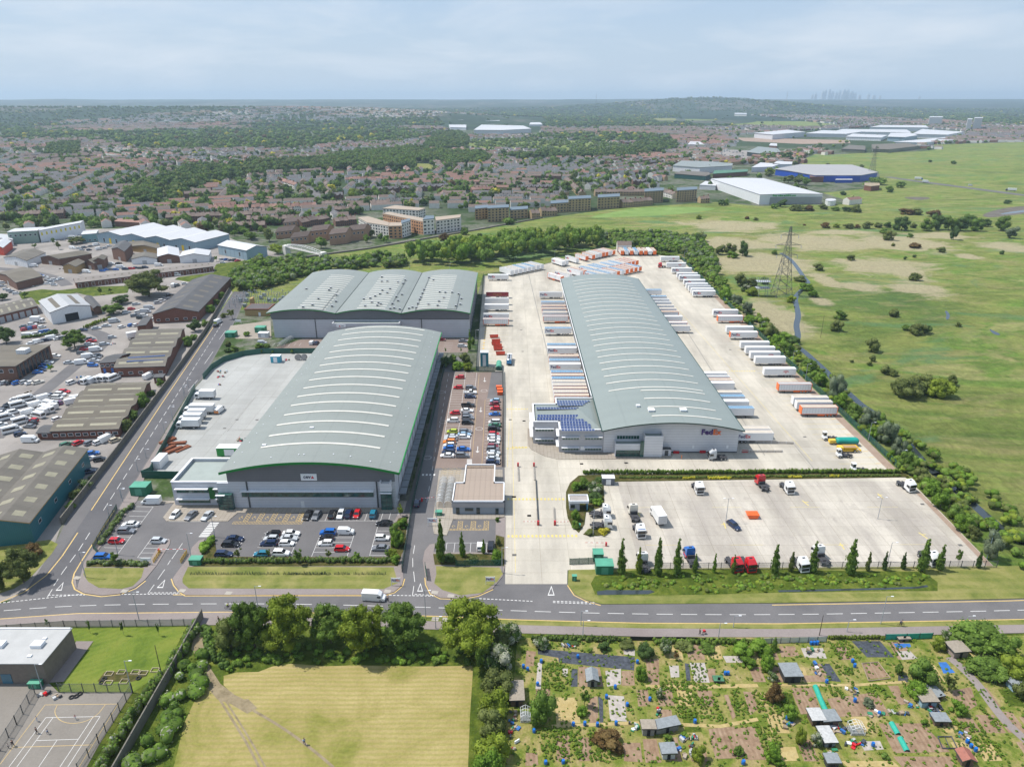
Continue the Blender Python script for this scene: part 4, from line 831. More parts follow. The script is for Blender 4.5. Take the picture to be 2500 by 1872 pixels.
a_,b2=Vector(rG(1235,440)[:2]),Vector(rG(1375,355)[:2]);d_=(b2-a_).normalized();nn=Vector((-d_.y,d_.x));mb=MB();mf=MB()
for i in range(8):
 a0,a1=math.pi*i/8,math.pi*(i+1)/8
 q=[a_+nn*(1.8*math.cos(t))for t in(a0,a1)];r2=[b2+nn*(1.8*math.cos(t))for t in(a0,a1)]
 mb.quad((*q[0],.9+1.5*math.sin(a0)),(*q[1],.9+1.5*math.sin(a1)),(*r2[1],.9+1.5*math.sin(a1)),(*r2[0],.9+1.5*math.sin(a0)),0)
for j in range(8):
 c=a_.lerp(b2,j/7)
 for i in range(6):a0,a1=math.pi*i/6,math.pi*(i+1)/6;p=c+nn*1.85*math.cos(a0);q=c+nn*1.85*math.cos(a1);mf.bar((*p,.9+1.55*math.sin(a0)),(*q,.9+1.55*math.sin(a1)),.05,0,4)
 for s in(-1,1):p=c+nn*1.85*s;mf.bar((*p,.04),(*p,.9),.05,0,4)
sub(mb.build("shelter_roof",[m_clear]),cs2);sub(mf.build("shelter_frame",[m_frame]),cs2)
ks=thing("security_kiosk","small grey kiosk with white flat roof on the planted corner of the yard gate","kiosk",(18.5,185,0))
kx0,kx1=rK(500,1120,3)[0],rK(675,1120,3)[0];ky0=rK(510,1280)[1];ky1=ky0+3.6
mb=MB();mb.box(kx0+.3,ky0+.2,0,kx0+3.2,ky1-.3,2.8,0);mb.box(kx1-.5,ky0+.3,0,kx1-.2,ky1-.4,2.8,1);sub(mb.build("wall",[M("grey kiosk panel",(.34,.36,.4),.5),M("blue post",(.1,.3,.42),.5)]),ks)
mb=MB();mb.box(kx0,ky0-.2,2.8,kx1,ky1,3.3,0,top=1);
for b in((kx0,ky0-.2,3.3,kx1,ky0+.1,3.6),(kx0,ky1-.3,3.3,kx1,ky1,3.6),(kx0,ky0+.1,3.3,kx0+.3,ky1-.3,3.6),(kx1-.3,ky0+.1,3.3,kx1,ky1-.3,3.6)):mb.box(*b,0)
sub(mb.build("roof",[m_trimw,M("gravelled roof",(.3,.27,.25),.9)]),ks)
boxpart(ks,"window",(kx0+.6,ky0+.1,1.0,kx0+1.8,ky0+.19,2.1),m_glass)
m_brickY=M("buff brick",S(206,172,118,.6),.9,var=.12,vs=1.5);m_brickR=M("red brick",S(148,98,80,.56),.9,var=.18,vs=1.5);m_brickB=M("brown brick",S(140,104,86,.6),.9,var=.18,vs=1.2)
bb=thing("substation_building","buff brick substation building with flat dark roof left of the triple arched warehouse","substation",(-141,379.5,0))
mb=MB();mb.box(-148,380,0,-134.8,391,3.6,0);mb.box(-148.3,379.7,3.6,-134.5,391.3,4.1,1);mb.box(-147.6,380.4,4.1,-135.2,390.6,4.12,2);sub(mb.build("wall",[m_brickY,m_brickR,M("dark felt roof",S(112,106,106,.6),.9)]),bb)
boxpart(bb,"door",(-140.6,379.9,0,-139.4,379.98,2.1),m_trimw)
ss=thing("electricity_substation","fenced outdoor switchgear with many grey insulators and posts behind the buff brick building","substation",(-150,400,0))
mb=MB();rng=random.Random(3)
for i in range(11):
 for j in range(5):
  x,y=-163+i*3.4,397+j*6;h=rng.uniform(2.6,4.6)
  mb.box(x-.12,y-.12,0,x+.12,y+.12,h,0);mb.bar((x-1,y,h),(x+1,y,h),.07,0,4);mb.cyl(x,y,h,.22,.7,1,6);mb.cyl(x+.9,y,h,.14,.5,1,6)
  if rng.random()<.3:mb.box(x+.6,y+.5,.3,x+2.4,y+2,1.9,2)
sub(mb.build("switchgear",[M("galvanised steel",(.34,.36,.38),.5),M("insulator",(.3,.33,.38),.4),M("transformer grey",(.2,.23,.25),.6)]),ss)
mb=MB();mb.box(-149.3,392.5,0,-147.9,396.5,6.5,0);sub(mb.build("blast_wall",[m_brickY]),ss)
# VEHICLES
CARC=dict(white=(.78,.78,.77),silver=(.46,.48,.50),grey=(.17,.18,.20),black=(.014,.014,.017),navy=(.014,.026,.07),blue=(.015,.12,.42),red=(.50,.012,.018),maroon=(.20,.01,.02),green=(.05,.17,.10),lime=(.42,.52,.04),orange=(.72,.22,.03),beige=(.55,.48,.36),teal=(.02,.16,.24),yellow=(.75,.48,.03),cream=(.66,.62,.54),skyblue=(.28,.42,.55),purple=(.16,.06,.16))
m_tyre=M("tyre rubber",(.018,.018,.018),.85);m_rim=M("wheel rim",(.38,.39,.40),.35,metal=.4);m_cglass=M("car glass",(.012,.015,.018),.07,var=.1,spec=.9)
m_lampw=M("headlight glass",(.75,.76,.78),.15);m_lampr=M("tail light",(.35,.01,.01),.2);m_dark=M("black plastic",(.03,.03,.032),.6);m_chas=M("vehicle chassis",(.045,.045,.05),.7,var=.3,vs=2)
def paint(c):return M(c+" car paint",CARC[c],.22,var=.03,spec=.8)
def loft(mb,secs,mi=0):
 n=len(secs[0]);vs=[p for s in secs for p in s];fs=[]
 for i in range(len(secs)-1):
  for j in range(n):fs.append((i*n+j,i*n+(j+1)%n,(i+1)*n+(j+1)%n,(i+1)*n+j))
 fs+=[tuple(range(n))[::-1],tuple((len(secs)-1)*n+j for j in range(n))]
 return mb.add(vs,fs,mi)
def sec(x,hw,zb,zm,zt,k=.9):return[(x,-hw,zb),(x,-hw,zm),(x,-hw*k,zt),(x,hw*k,zt),(x,hw,zm),(x,hw,zb)]
STY=dict(hatch=(4.0,.86,.86,.93,1.48,-1.92,-1.55,.35,1.05),saloon=(4.7,.90,.86,.95,1.45,-1.75,-1.1,.35,1.15),estate=(4.7,.90,.88,.95,1.50,-2.2,-1.8,.35,1.15),suv=(4.5,.93,1.02,1.08,1.70,-2.12,-1.8,.45,1.15),mpv=(4.4,.90,.98,1.02,1.68,-2.1,-1.85,.75,1.5),coupe=(4.5,.90,.80,.88,1.36,-1.9,-.9,.2,1.0))
def add_car_wheels(out,L,hw,r=.32,fx=.31):
 for sx in(-1,1):
  for sy in(-1,1):mb=MB();mb.wheel(sx*L*fx,sy*(hw-.12),r,.22);out.append(("wheel",mb.mesh("wheel",[m_tyre,m_rim])))
KITS={}
def car_kit(style,col):
 k=("car",style,col)
 if k in KITS:return KITS[k]
 L,hw,hood,belt,roof,xr0,xr1,xf1,xf0=STY[style];h=L/2;P=paint(col);out=[]
 mb=MB();rear_deck=belt if style in("hatch","estate","suv","mpv")else belt+.02
 loft(mb,[sec(-h,hw*.86,.38,.6,rear_deck-.14),sec(-h+.15,hw*.96,.24,.65,rear_deck),sec(-h*.5,hw,.22,.7,belt),sec(xf0-.1,hw,.22,.7,belt),sec(h-.55,hw*.97,.22,.62,hood-.06),sec(h-.1,hw*.9,.26,.55,hood-.20),sec(h,hw*.78,.36,.5,.62)],0)
 rw=hw*.74;mb.box(xr1-.02,-rw-.02,roof-.05,xf1+.04,rw+.02,roof,0)
 gw=hw*.87
 for s in(-1,1):
  for(xa,xb)in((xr0,xr1),(xf0,xf1),((xr1+xf1)/2-.15,(xr1+xf1)/2-.1)):
   mb.bar((xa,s*gw,belt-.02),(xb,s*rw,roof-.03),.045,0,4)
 out.append(("body",mb.mesh("car_body",[P])))
 mb=MB();b=belt-.03;t=roof-.045
 mb.add([(xr0,-gw,b),(xf0,-gw,b),(xf0,gw,b),(xr0,gw,b),(xr1,-rw,t),(xf1,-rw,t),(xf1,rw,t),(xr1,rw,t)],[(0,1,5,4),(1,2,6,5),(2,3,7,6),(3,0,4,7),(4,5,6,7)],0)
 out.append(("window",mb.mesh("car_window",[m_cglass])))
 for s in(-1,1):
  mb=MB();mb.box(h-.28,s*hw*.72-.14,.55,h-.03,s*hw*.72+.14,.70,0);out.append(("headlight",mb.mesh("headlight",[m_lampw])))
  mb=MB();mb.box(-h-.01,s*hw*.72-.12,.62,-h+.12,s*hw*.72+.12,.82,0);out.append(("tail_light",mb.mesh("tail_light",[m_lampr])))
 add_car_wheels(out,L,hw);KITS[k]=out;return out
def pickup_kit(col):
 k=("pickup",col)
 if k in KITS:return KITS[k]
 P=paint(col);hw=.94;h=2.65;out=[];mb=MB()
 loft(mb,[sec(-.4,hw,.4,.8,1.1),sec(1.1,hw,.4,.8,1.08),sec(h-.1,hw*.93,.4,.7,.95),sec(h,hw*.85,.45,.6,.75)],0)
 mb.box(-h,-hw,.45,-.4,hw,.62,0);mb.box(-h,-hw,.62,-.4,-hw+.08,1.1,0);mb.box(-h,hw-.08,.62,-.4,hw,1.1,0);mb.box(-h,-hw+.08,.62,-h+.08,hw-.08,1.1,0)
 mb.box(-.35,-.7,1.72,.7,.7,1.78,0);out.append(("body",mb.mesh("pickup_body",[P])));mb=MB()
 mb.add([(-.4,-.84,1.1),(1.25,-.84,1.1),(1.25,.84,1.1),(-.4,.84,1.1),(-.33,-.7,1.72),(.65,-.7,1.72),(.65,.7,1.72),(-.33,.7,1.72)],[(0,1,5,4),(1,2,6,5),(2,3,7,6),(3,0,4,7)],0)
 out.append(("window",mb.mesh("window",[m_cglass])));add_car_wheels(out,5.3,hw,.38);KITS[k]=out;return out
def van_kit(col,L=5.6,H=2.35,windows=False,small=False,rear=None):
 k=("van",col,L,windows,rear)
 if k in KITS:return KITS[k]
 P=paint(col);hw=.98 if not small else.88;h=L/2;out=[];mb=MB()
 nose=.75 if not small else.9
 loft(mb,[sec(-h,hw*.97,.35,H*.55,H-.06,.9),sec(-h+.1,hw,.3,H*.6,H,.9),sec(h-nose-.95,hw,.3,H*.6,H-.02,.9),sec(h-nose-.15,hw*.98,.3,1.15,H*.74,.86),sec(h-nose,hw*.98,.3,1.0,1.22,.9),sec(h-.1,hw*.9,.3,.7,.92,.9),sec(h,hw*.8,.38,.6,.72,.9)],0)
 if rear:mb.box(-h-.012,-hw*.95,.4,-h+.02,hw*.95,1.4,1)
 out.append(("body",mb.mesh("van_body",[P]+([paint(rear)]if rear else[]))))
 mb=MB();xa,xb=h-nose-.95,h-nose
 mb.quad((xa+.02,-hw*.84,H-.06),(xa+.02,hw*.84,H-.06),(xb+.03,hw*.86,1.26),(xb+.03,-hw*.86,1.26),0)
 for s in(-1,1):
  mb.box(xa-.1,s*(hw+.005)-.01,1.2,xb-.15,s*(hw+.005)+.01,1.65 if not small else 1.5,0)
  if windows:mb.box(-h+.3,s*(hw+.005)-.01,1.25,xa-.2,s*(hw+.005)+.01,H-.55,0)
 if windows:mb.box(-h-.015,-hw*.8,1.2,-h+.01,hw*.8,H-.5,0)
 out.append(("window",mb.mesh("van_window",[m_cglass])))
 for s in(-1,1):
  mb=MB();mb.box(h-.25,s*hw*.75-.12,.65,h-.02,s*hw*.75+.12,.85,0);out.append(("headlight",mb.mesh("headlight",[m_lampw])))
 add_car_wheels(out,L,hw,.34,.31);KITS[k]=out;return out
def box_truck_kit(L=9.5,boxc="white",cabc="white"):
 k=("boxtruck",L,boxc,cabc)
 if k in KITS:return KITS[k]
 h=L/2;out=[];mb=MB();mb.box(-h,-1.25,1.15,h-2.3,1.25,3.75,0,top=0);mb.box(-h-.02,-1.15,1.3,-h,1.15,3.6,1)
 out.append(("cargo_box",mb.mesh("cargo_box",[M("white box body",(.74,.74,.73),.45,var=.05,vs=1),M("shutter grey",(.5,.5,.5),.6)])))
 mb=MB();loft(mb,[sec(h-2.15,1.15,.55,1.6,2.6,.94),sec(h-.5,1.15,.5,1.6,2.55,.94),sec(h-.05,1.12,.5,1.3,1.6,.96),sec(h,1.1,.5,.9,1.2,.96)],0);out.append(("cab",mb.mesh("cab",[paint(cabc)])))
 mb=MB();mb.quad((h-.46,-1.02,2.45),(h-.46,1.02,2.45),(h-.02,1.05,1.62),(h-.02,-1.05,1.62));
 for s in(-1,1):mb.box(h-1.7,s*1.155-.012,1.5,h-.6,s*1.155+.012,2.15)
 out.append(("window",mb.mesh("window",[m_cglass])));mb=MB();mb.box(-h+.1,-.5,.7,h-.4,.5,1.12,0);mb.box(-1.2,-1.1,.55,.6,1.1,1.0,0);out.append(("chassis",mb.mesh("chassis",[m_chas])))
 for x in(-h+2.0,h-1.3):
  for s in(-1,1):mb=MB();mb.wheel(x,s*1.0,.48,.35);out.append(("wheel",mb.mesh("wheel",[m_tyre,m_rim])))
 KITS[k]=out;return out
def tractor_kit(col,axles=2,deflector=True,lower=None,stripe=None):
 k=("tractor",col,axles,lower,stripe)
 if k in KITS:return KITS[k]
 P=paint(col);h=3.1;out=[];mb=MB()
 mb.add([(.75,-1.2,.95),(3.05,-1.2,.45),(3.05,1.2,.45),(.75,1.2,.95),(.75,-1.2,2.9),(3.0,-1.2,2.75),(3.0,1.2,2.75),(.75,1.2,2.9)],[(0,1,5,4),(1,2,6,5),(2,3,7,6),(3,0,4,7),(3,2,1,0)],0)
 mb.add([(.75,-1.2,2.9),(3.0,-1.2,2.75),(3.0,1.2,2.75),(.75,1.2,2.9),(.85,-1.05,3.75),(2.1,-.95,3.6),(2.1,.95,3.6),(.85,1.05,3.75)],[(0,1,5,4),(1,2,6,5),(2,3,7,6),(3,0,4,7),(4,5,6,7)],0)
 if stripe:mb.box(2.4,-1.0,2.95,2.75,1.0,3.12,1)
 if lower:mb.box(.7,-1.23,.95,2.9,1.23,1.5,1)
 out.append(("cab",mb.mesh("cab",[P,paint(stripe or lower or col)]),[]))
 mb=MB();mb.box(3.03,-1.08,1.7,3.09,1.08,2.62,0)
 for s in(-1,1):mb.box(1.7,s*1.21-.012,1.7,2.85,s*1.21+.012,2.45,0)
 mb.box(1.25,-.4,3.66,1.75,.4,3.72,0)
 out.append(("window",mb.mesh("window",[m_cglass])))
 mb=MB();mb.box(3.06,-1.0,.75,3.14,1.0,1.5,0);mb.box(3.0,-1.2,.4,3.16,1.2,.72,1);out.append(("grille",mb.mesh("grille",[m_dark,P])))
 mb=MB();mb.box(-h,-.45,.75,.9,.45,1.02,0);mb.box(-1.6,-1.1,1.1,-.2,1.1,1.18,0);mb.cyl(-1.1,0,1.18,.5,.12,0,10);mb.box(-.3,-1.15,.45,.7,-.55,1.0,0);mb.box(-.3,.55,.45,.7,1.15,1.0,0);mb.box(.3,-1.0,1.02,.6,1.0,1.9,0)
 for x in((-1.9,)if axles==2 else(-2.3,-1.0)):
  for s in(-1,1):mb.box(x-.55,s*.95-.3,1.02,x+.55,s*.95+.3,1.1,0)
 out.append(("chassis",mb.mesh("chassis",[m_chas])))
 for s in(-1,1):mb=MB();mb.box(2.75,s*1.42-.12,1.7,2.9,s*1.42+.12,2.4,0);out.append(("mirror",mb.mesh("mirror",[m_dark])))
 for x in((-1.9,2.1)if axles==2 else(-2.3,-1.0,2.1)):
  for s in(-1,1):mb=MB();mb.wheel(x,s*.98,.5,.4 if x<0 else.3);out.append(("wheel",mb.mesh("wheel",[m_tyre,m_rim])))
 KITS[k]=out;return out
m_curt=cladding("white curtain side",(.70,.71,.73),1.1,horiz=False);m_tw=M("white trailer panel",(.76,.76,.765),.4,var=.04,vs=.8,obj=True)
ROOFC=dict(white=(.74,.735,.72),beige=(.50,.44,.36),blue=(.12,.25,.38),grey=(.42,.42,.41))
def lr(n):return M(n+" trailer roof",ROOFC[n],.5,var=.12,vs=1.2,obj=True)
m_orf=M("orange trailer frame",(.80,.16,.03),.45,var=.06);m_mar=M("maroon trailer side",(.26,.02,.03),.45,var=.08)
m_navyl=M("navy letter",(.03,.02,.12),.5,var=.02);m_redl2=M("scarlet letter",(.66,.03,.03),.5,var=.02);m_gold=M("gold letter",(.5,.33,.08),.5,var=.02)
tlogo=text_mesh("FedEx",1.75,[m_navyl,m_redl2],.015,.022,"fedextrailer",[("Fed",0),("Ex",1)])
def redlogo():
 mb=MB()
 for i in range(7):
  a0,a1=math.pi*(.1+.8*i/7),math.pi*(.1+.8*(i+1)/7);mb.quad((1.1*math.cos(a0),0,.55*math.sin(a0)),(1.1*math.cos(a1),0,.55*math.sin(a1)),(.9*math.cos(a1),0,.38*math.sin(a1)),(.9*math.cos(a0),0,.38*math.sin(a0)),0)
 mb.quad((-1.2,0,-.05),(1.2,0,-.05),(1.2,0,.12),(-1.2,0,.12),0);mb.add([(-.4,0,-.2),(.4,0,-.2),(0,0,-.7)],[(0,2,1)],0);return mb.mesh("emblem",[m_redl2])
m_redlogo=redlogo()
def goldtext():
 mb=MB();rng=random.Random(2)
 for i in range(22):
  if i in(8,9,14):continue
  mb.quad((-2.6+i*.24,0,-.05),(-2.6+i*.24+.16,0,-.05),(-2.6+i*.24+.16,0,.3),(-2.6+i*.24,0,.3),0)
 for i in range(6):mb.quad((-.8+i*.26,0,-.6),(-.62+i*.26,0,-.6),(-.62+i*.26,0,-.35),(-.8+i*.26,0,-.35),0)
 return mb.mesh("lettering",[m_gold])
m_goldtext=goldtext()
def trailer_kit(kind_,roof,end="white"):
 k=("trailer",kind_,roof,end)
 if k in KITS:return KITS[k]
 h=6.8;out=[];side={"curtain":m_curt,"maroon":m_mar}.get(kind_,m_tw);rl=lr(roof);fr=m_orf if kind_=="curtain"else m_tw
 mb=MB();mb.box(-h,-1.27,1.15,h,1.27,3.96,0,top=1)
 for s in(-1,1):mb.box(-h,s*1.27-.03,3.88,h,s*1.27+.03,4.02,2);mb.box(-h,s*1.27-.025,1.1,h,s*1.27+.025,1.28,2)
 for x in(-h,h):mb.box(x-.04,-1.3,1.1,x+.04,1.3,4.0,4 if end=="orange"else 3)
 if kind_=="curtain":
  for s in(-1,1):
   for x in(-h+.1,h-.1):mb.box(x-.12,s*1.285-.02,1.1,x+.12,s*1.285+.02,4.0,2)
  for i in range(28):
   for s in(-1,1):mb.box(-h+.4+i*.47,s*1.285-.01,1.0,-h+.46+i*.47,s*1.285+.01,1.32,5)
 if roof in("beige","blue"):
  for i in range(20):mb.box(-h+.3+i*.68,-1.2,3.962,-h+.34+i*.68,1.2,3.985,2 if kind_!="curtain"else 1)
 out.append(("cargo_box",mb.mesh("cargo_box",[side,rl,fr,m_tw,m_orf,m_dark])))
 mb=MB();mb.box(-h+.2,-.5,.85,h-.5,.5,1.1,0)
 if kind_=="curtain":
  for s in(-1,1):mb.box(-4.8,s*1.2-.04,.45,.5*1,s*1.2+.04,1.05,1)if s<0 else mb.box(-4.8,1.16,.45,.5,1.24,1.05,1)
  mb.box(-h,-1.2,.5,-h+.12,1.2,1.1,1)
 else:mb.box(-1.2,-1.2,.5,.8,-1.1,1.05,0);mb.box(-1.2,1.1,.5,.8,1.2,1.05,0)
 out.append(("chassis",mb.mesh("chassis",[m_chas,m_orf])))
 mb=MB()
 for s in(-1,1):mb.box(h-2.9,s*.8-.08,0.02,h-2.7,s*.8+.08,.95,0);mb.box(h-3.0,s*.8-.18,0,h-2.6,s*.8+.18,.06,0)
 out.append(("landing_leg",mb.mesh("landing_leg",[m_chas])))
 for x in(-5.2,-3.9,-2.6):
  mb=MB();mb.wheel(x,-1.05,.5,.4);mb.wheel(x,1.05,.5,.4);out.append(("wheel_axle",mb.mesh("wheel_axle",[m_tyre,m_rim])))
 KITS[k]=out;return out
SERIES=[]
def later(o,desc,zone,x,group=None,cat=None):SERIES.append((o,desc,zone,x,group,cat))
YZ=("docks","fence","column","park's right edge","lorry yard's")
def flush_series():
 from collections import defaultdict
 d=defaultdict(list)
 for s in SERIES:d[(s[1],s[2])].append(s)
 for(desc,zone),L in d.items():
  yz=any(k in zone for k in YZ)and "eight"not in zone
  L.sort(key=lambda s:s[0].location.y if yz else s[3]);n=len(L)
  for i,s in enumerate(L):
   if n==1:lab=desc
   elif yz:lab=("nearest "if i==0 else "farthest "if i==n-1 else nth(i+1)+" nearest ")+desc
   else:lab="leftmost "+desc if i==0 else "rightmost "+desc if i==n-1 else nth(i+1)+" "+desc+" from left"
   tag(s[0],lab+" "+zone,s[5],s[4])
 SERIES.clear()
def vehicle(kit_,name,loc,ang,desc,zone,cat,group,sc=None,z=0.0,parts=True):
 t=ob(name,None,None,(loc[0],loc[1],z),rad(ang),sc)
 for p in kit_:ob(p[0],p[1],t)
 later(t,desc,zone,G_px(loc),group,cat);return t
def G_px(loc):
 x,y=loc[:2];f=y*math.cos(PIT)+HC*math.sin(PIT);return FPX*x/f
def onemesh(kit_,key):
 k=("one",)+key
 if k in KITS:return KITS[k]
 mb=MB();mats=[]
 for p in kit_:
  if p[0]in("headlight","tail_light","mirror"):continue
  me=p[1];off=len(mats);mats+=list(me.materials)
  n=len(mb.v);mb.v+=[tuple(v.co)for v in me.vertices];mb.f+=[tuple(i+n for i in q.vertices)for q in me.polygons];mb.m+=[q.material_index+off for q in me.polygons]
 KITS[k]=mb.mesh(key[0],mats);return KITS[k]
def putcar(r,u,v,ang,style,col,zone,group,far=False):
 c=r(u,v,.6);jit=random.uniform(-1.5,1.5)
 if style in STY:K_,nm,d,cat=car_kit(style,col),"parked_car",{"hatch":"hatchback","suv":"sports utility car","mpv":"people carrier"}.get(style,style+" car"),"car"
 elif style=="pickup":K_,nm,d,cat=pickup_kit(col),"pickup_truck","pickup truck","pickup truck"
 elif style=="van":K_,nm,d,cat=van_kit(col),"panel_van","panel van","van"
 elif style=="svan":K_,nm,d,cat=van_kit(col,4.4,1.85,small=True),"small_van","small van","van"
 elif style=="bus":K_,nm,d,cat=van_kit(col,6.2,2.6,windows=True),"minibus","minibus","minibus"
 elif style=="luton":K_,nm,d,cat=box_truck_kit(6.8),"box_van","box van","van"
 d=("pale blue"if col=="skyblue"else "dark blue"if col=="navy"else col)+" "+d
 if far:
  o=ob(nm,onemesh(K_,(nm,style,col)),None,(c[0],c[1],.03),rad(ang+jit));later(o,d,zone,G_px(c),group,cat);return o
 return vehicle(K_,nm,c,ang+jit,d,zone,cat,group,z=.045)
g1="cars in the front car park of the left warehouse"
for(r,u,v,a,st,c)in((rH,838,575,82,'hatch','white'),(rH,980,580,80,'saloon','grey'),(rH,1127,583,80,'saloon','silver'),(rI,190,577,85,'saloon','black'),(rI,268,577,86,'saloon','grey'),(rI,412,570,87,'suv','black'),(rI,487,568,87,'estate','white'),(rI,560,566,88,'suv','navy'),(rI,632,568,88,'hatch','red'),(rI,778,567,90,'suv','teal')):
 putcar(r,u,v,a+(180 if st!='suv'else 0),st,c,"in the row facing the left warehouse front",g1)
for(u,v,st,c)in((435,662,'saloon','white'),(398,718,'estate','grey'),(312,810,'hatch','red'),(193,950,'estate','blue'),(690,808,'hatch','silver')):putcar(rH,u,v,0 if c!='white'else 180,st,c,"at the street side of the front car park",g1)
putcar(rH,625,458,180,'van','white',"beside the green cabinet at the office corner",g1)
for(u,v,st,c)in((1372,790,'saloon','navy'),(1335,838,'estate','black'),(1275,927,'estate','navy')):putcar(rH,u,v,0,st,c,"in the short row next to the round hedge corner",g1)
for(u,v,st,c)in((1720,745,'hatch','black'),(1880,742,'saloon','white'),(1700,788,'hatch','silver'),(1860,785,'saloon','silver'),(1680,832,'estate','navy'),(1840,832,'hatch','white'),(1612,927,'hatch','teal'),(1790,922,'suv','white')):putcar(rH,u,v,0 if u>1750 else 180,st,c,"in the middle block of the front car park",g1)
for(u,v,st,c)in((370,735,'suv','blue'),(358,780,'hatch','black'),(350,830,'hatch','white'),(497,880,'hatch','red'),(535,728,'svan','white')):putcar(rI,u,v,180 if u<400 else 0,st,c,"in the right block of the front car park",g1)
for(u,v,st,c)in((877,652,'saloon','black'),(857,782,'hatch','white'),(843,874,'saloon','grey')):putcar(rI,u,v,180 if c!='white'else 0,st,c,"along the shrubs at the car park's right edge",g1)
putcar(rI,1172,470,88,'hatch','navy',"waiting at the barrier of the access road","cars by the gatehouse")
for(u,v,st,c)in((1736,858,'hatch','white'),(1835,857,'suv','black')):putcar(rI,u,v,90,st,c,"in the small bay row below the gatehouse","cars by the gatehouse")
g2="cars in the long car park beside the concrete yard"
for(u,v,st,c)in((715,706,'hatch','red'),(697,810,'hatch','red'),(665,1067,'hatch','red'),(643,1144,'suv','white'),(637,1255,'hatch','lime'),(628,1306,'saloon','silver'),(620,1330,'estate','silver'),(608,1362,'suv','orange'),(608,1392,'hatch','white'),(603,1422,'hatch','blue'),(600,1462,'estate','navy'),(588,1497,'saloon','white')):putcar(rJ,u,v,180,st,c,"in the left column of the long car park",g2)
for(u,v,st,c)in((825,815,'suv','grey'),(820,862,'pickup','white'),(820,902,'saloon','navy'),(797,990,'pickup','black'),(787,1043,'saloon','white'),(787,1090,'hatch','grey'),(795,1116,'estate','grey'),(793,1166,'suv','black'),(772,1254,'estate','grey'),(760,1284,'saloon','skyblue'),(760,1310,'hatch','white'),(752,1432,'saloon','blue'),(740,1497,'suv','grey')):putcar(rJ,u,v,0,st,c,"in the middle column of the long car park",g2)
for(u,v,st,c)in((1070,944,'hatch','skyblue'),(1062,975,'hatch','maroon'),(1072,1022,'hatch','red'),(1065,1078,'coupe','blue'),(1065,1160,'mpv','white'),(1065,1192,'saloon','green'),(1060,1230,'suv','black'),(1060,1280,'hatch','red'),(1058,1308,'estate','silver'),(1058,1334,'saloon','white'),(1058,1366,'hatch','white'),(1050,1404,'hatch','maroon'),(1048,1436,'suv','grey'),(1055,1470,'saloon','silver'),(1050,1496,'hatch','white'),(1050,1532,'saloon','silver'),(1048,1566,'estate','navy')):putcar(rJ,u,v,180 if v<1200 else 0,st,c,"in the column against the yard fence",g2)
for(u,v,st,c)in((530,326,'hatch','maroon'),(750,341,'saloon','grey'),(740,391,'estate','silver')):putcar(rJ,u,v,0,st,c,"in the small park between the two left warehouses","cars between the left warehouses")
for(u,v,a,st,c)in((1598,385,85,'svan','white'),(1650,385,85,'hatch','navy'),(1062,385,0,'svan','silver')):putcar(rG,u,v,a,st,c,"in front of the triple arched warehouse","cars between the left warehouses")
putcar(rK,1993,1405,-68,'estate','navy',"alone in the middle of the lorry park","vehicles in the lorry park")
o=putcar(rI,785,1318,-4,'van','white',"driving on the main road beyond the big trees","vehicles on the road")
t=place(van_kit('white',5.6,2.35,rear='lime'),"police_van","white van with yellow back driving up the far end of the west road","van",rB(1812,1036,1)[:2]+(.05,),rad(80),"vehicles on the road")
putcar(rB,1797,1072,80,'hatch','black',"following the yellow backed van on the west road","vehicles on the road")
t=place(van_kit('white',5.3,2.2,rear='orange'),"panel_van","white van with orange rear parked beside the row of box lorries","van",rG(603,1105,.8)[:2]+(.07,),rad(82),"lorries in the grey yard")
rng=random.Random(11);CC=['silver','white','grey','black','navy','silver','white','blue','red','white','grey'];ST=['hatch','saloon','hatch','estate','suv','mpv']
ge="vehicles parked around the industrial estate"
def est(r,zone,L):
 for e in L:
  u,v,a=e[:3];st=e[3]if len(e)>3 else rng.choice(ST);c=e[4]if len(e)>4 else('white'if st in('van','bus','luton','svan')else rng.choice(CC));putcar(r,u,v,a,st,c,zone,ge,far=(r is rB))
est(rF,"in the minibus yard above the workshops",[(790,482,75,'bus'),(905,460,72,'bus'),(962,457,72,'bus'),(1020,455,70,'bus'),(845,477,75,'van','silver'),(740,487,75,'hatch','navy'),(640,492,68,'mpv','white'),(735,315,25,'van'),(795,262,25,'van'),(860,200,25,'van'),(835,337,0,'suv','blue'),(850,293,0,'saloon','silver'),(860,266,0,'saloon','grey'),(885,250,0,'hatch','black'),(1335,440,78,'van'),(620,312,15,'saloon','silver')])
est(rF,"in the open parking yard left of the workshops",[(578,572,-5),(545,598,-5,'suv','white'),(515,626,-5,'mpv','white'),(405,632,50,'van'),(460,606,45,'hatch','navy'),(330,694,45,'van'),(430,690,160,'bus'),(490,680,165,'mpv','silver'),(525,674,160,'hatch','purple'),(400,726,160,'bus'),(465,712,160,'van'),(262,762,50,'van'),(375,758,160,'van'),(425,742,160,'bus'),(340,792,160,'bus'),(195,842,48,'bus'),(300,830,165,'hatch','red'),(290,853,165,'hatch','black'),(265,884,175,'saloon','grey'),(108,922,42,'bus'),(180,952,40,'hatch','navy'),(45,812,45,'bus'),(120,757,45,'mpv','white'),(170,697,45,'bus'),(90,690,20,'saloon','black'),(58,717,20,'saloon','black'),(30,742,20,'estate','grey'),(15,764,20,'saloon','white'),(145,642,15,'saloon','white'),(240,640,45,'bus'),(10,870,45,'hatch','white'),(655,668,35,'van'),(700,640,20,'van'),(515,818,60,'hatch','white')])
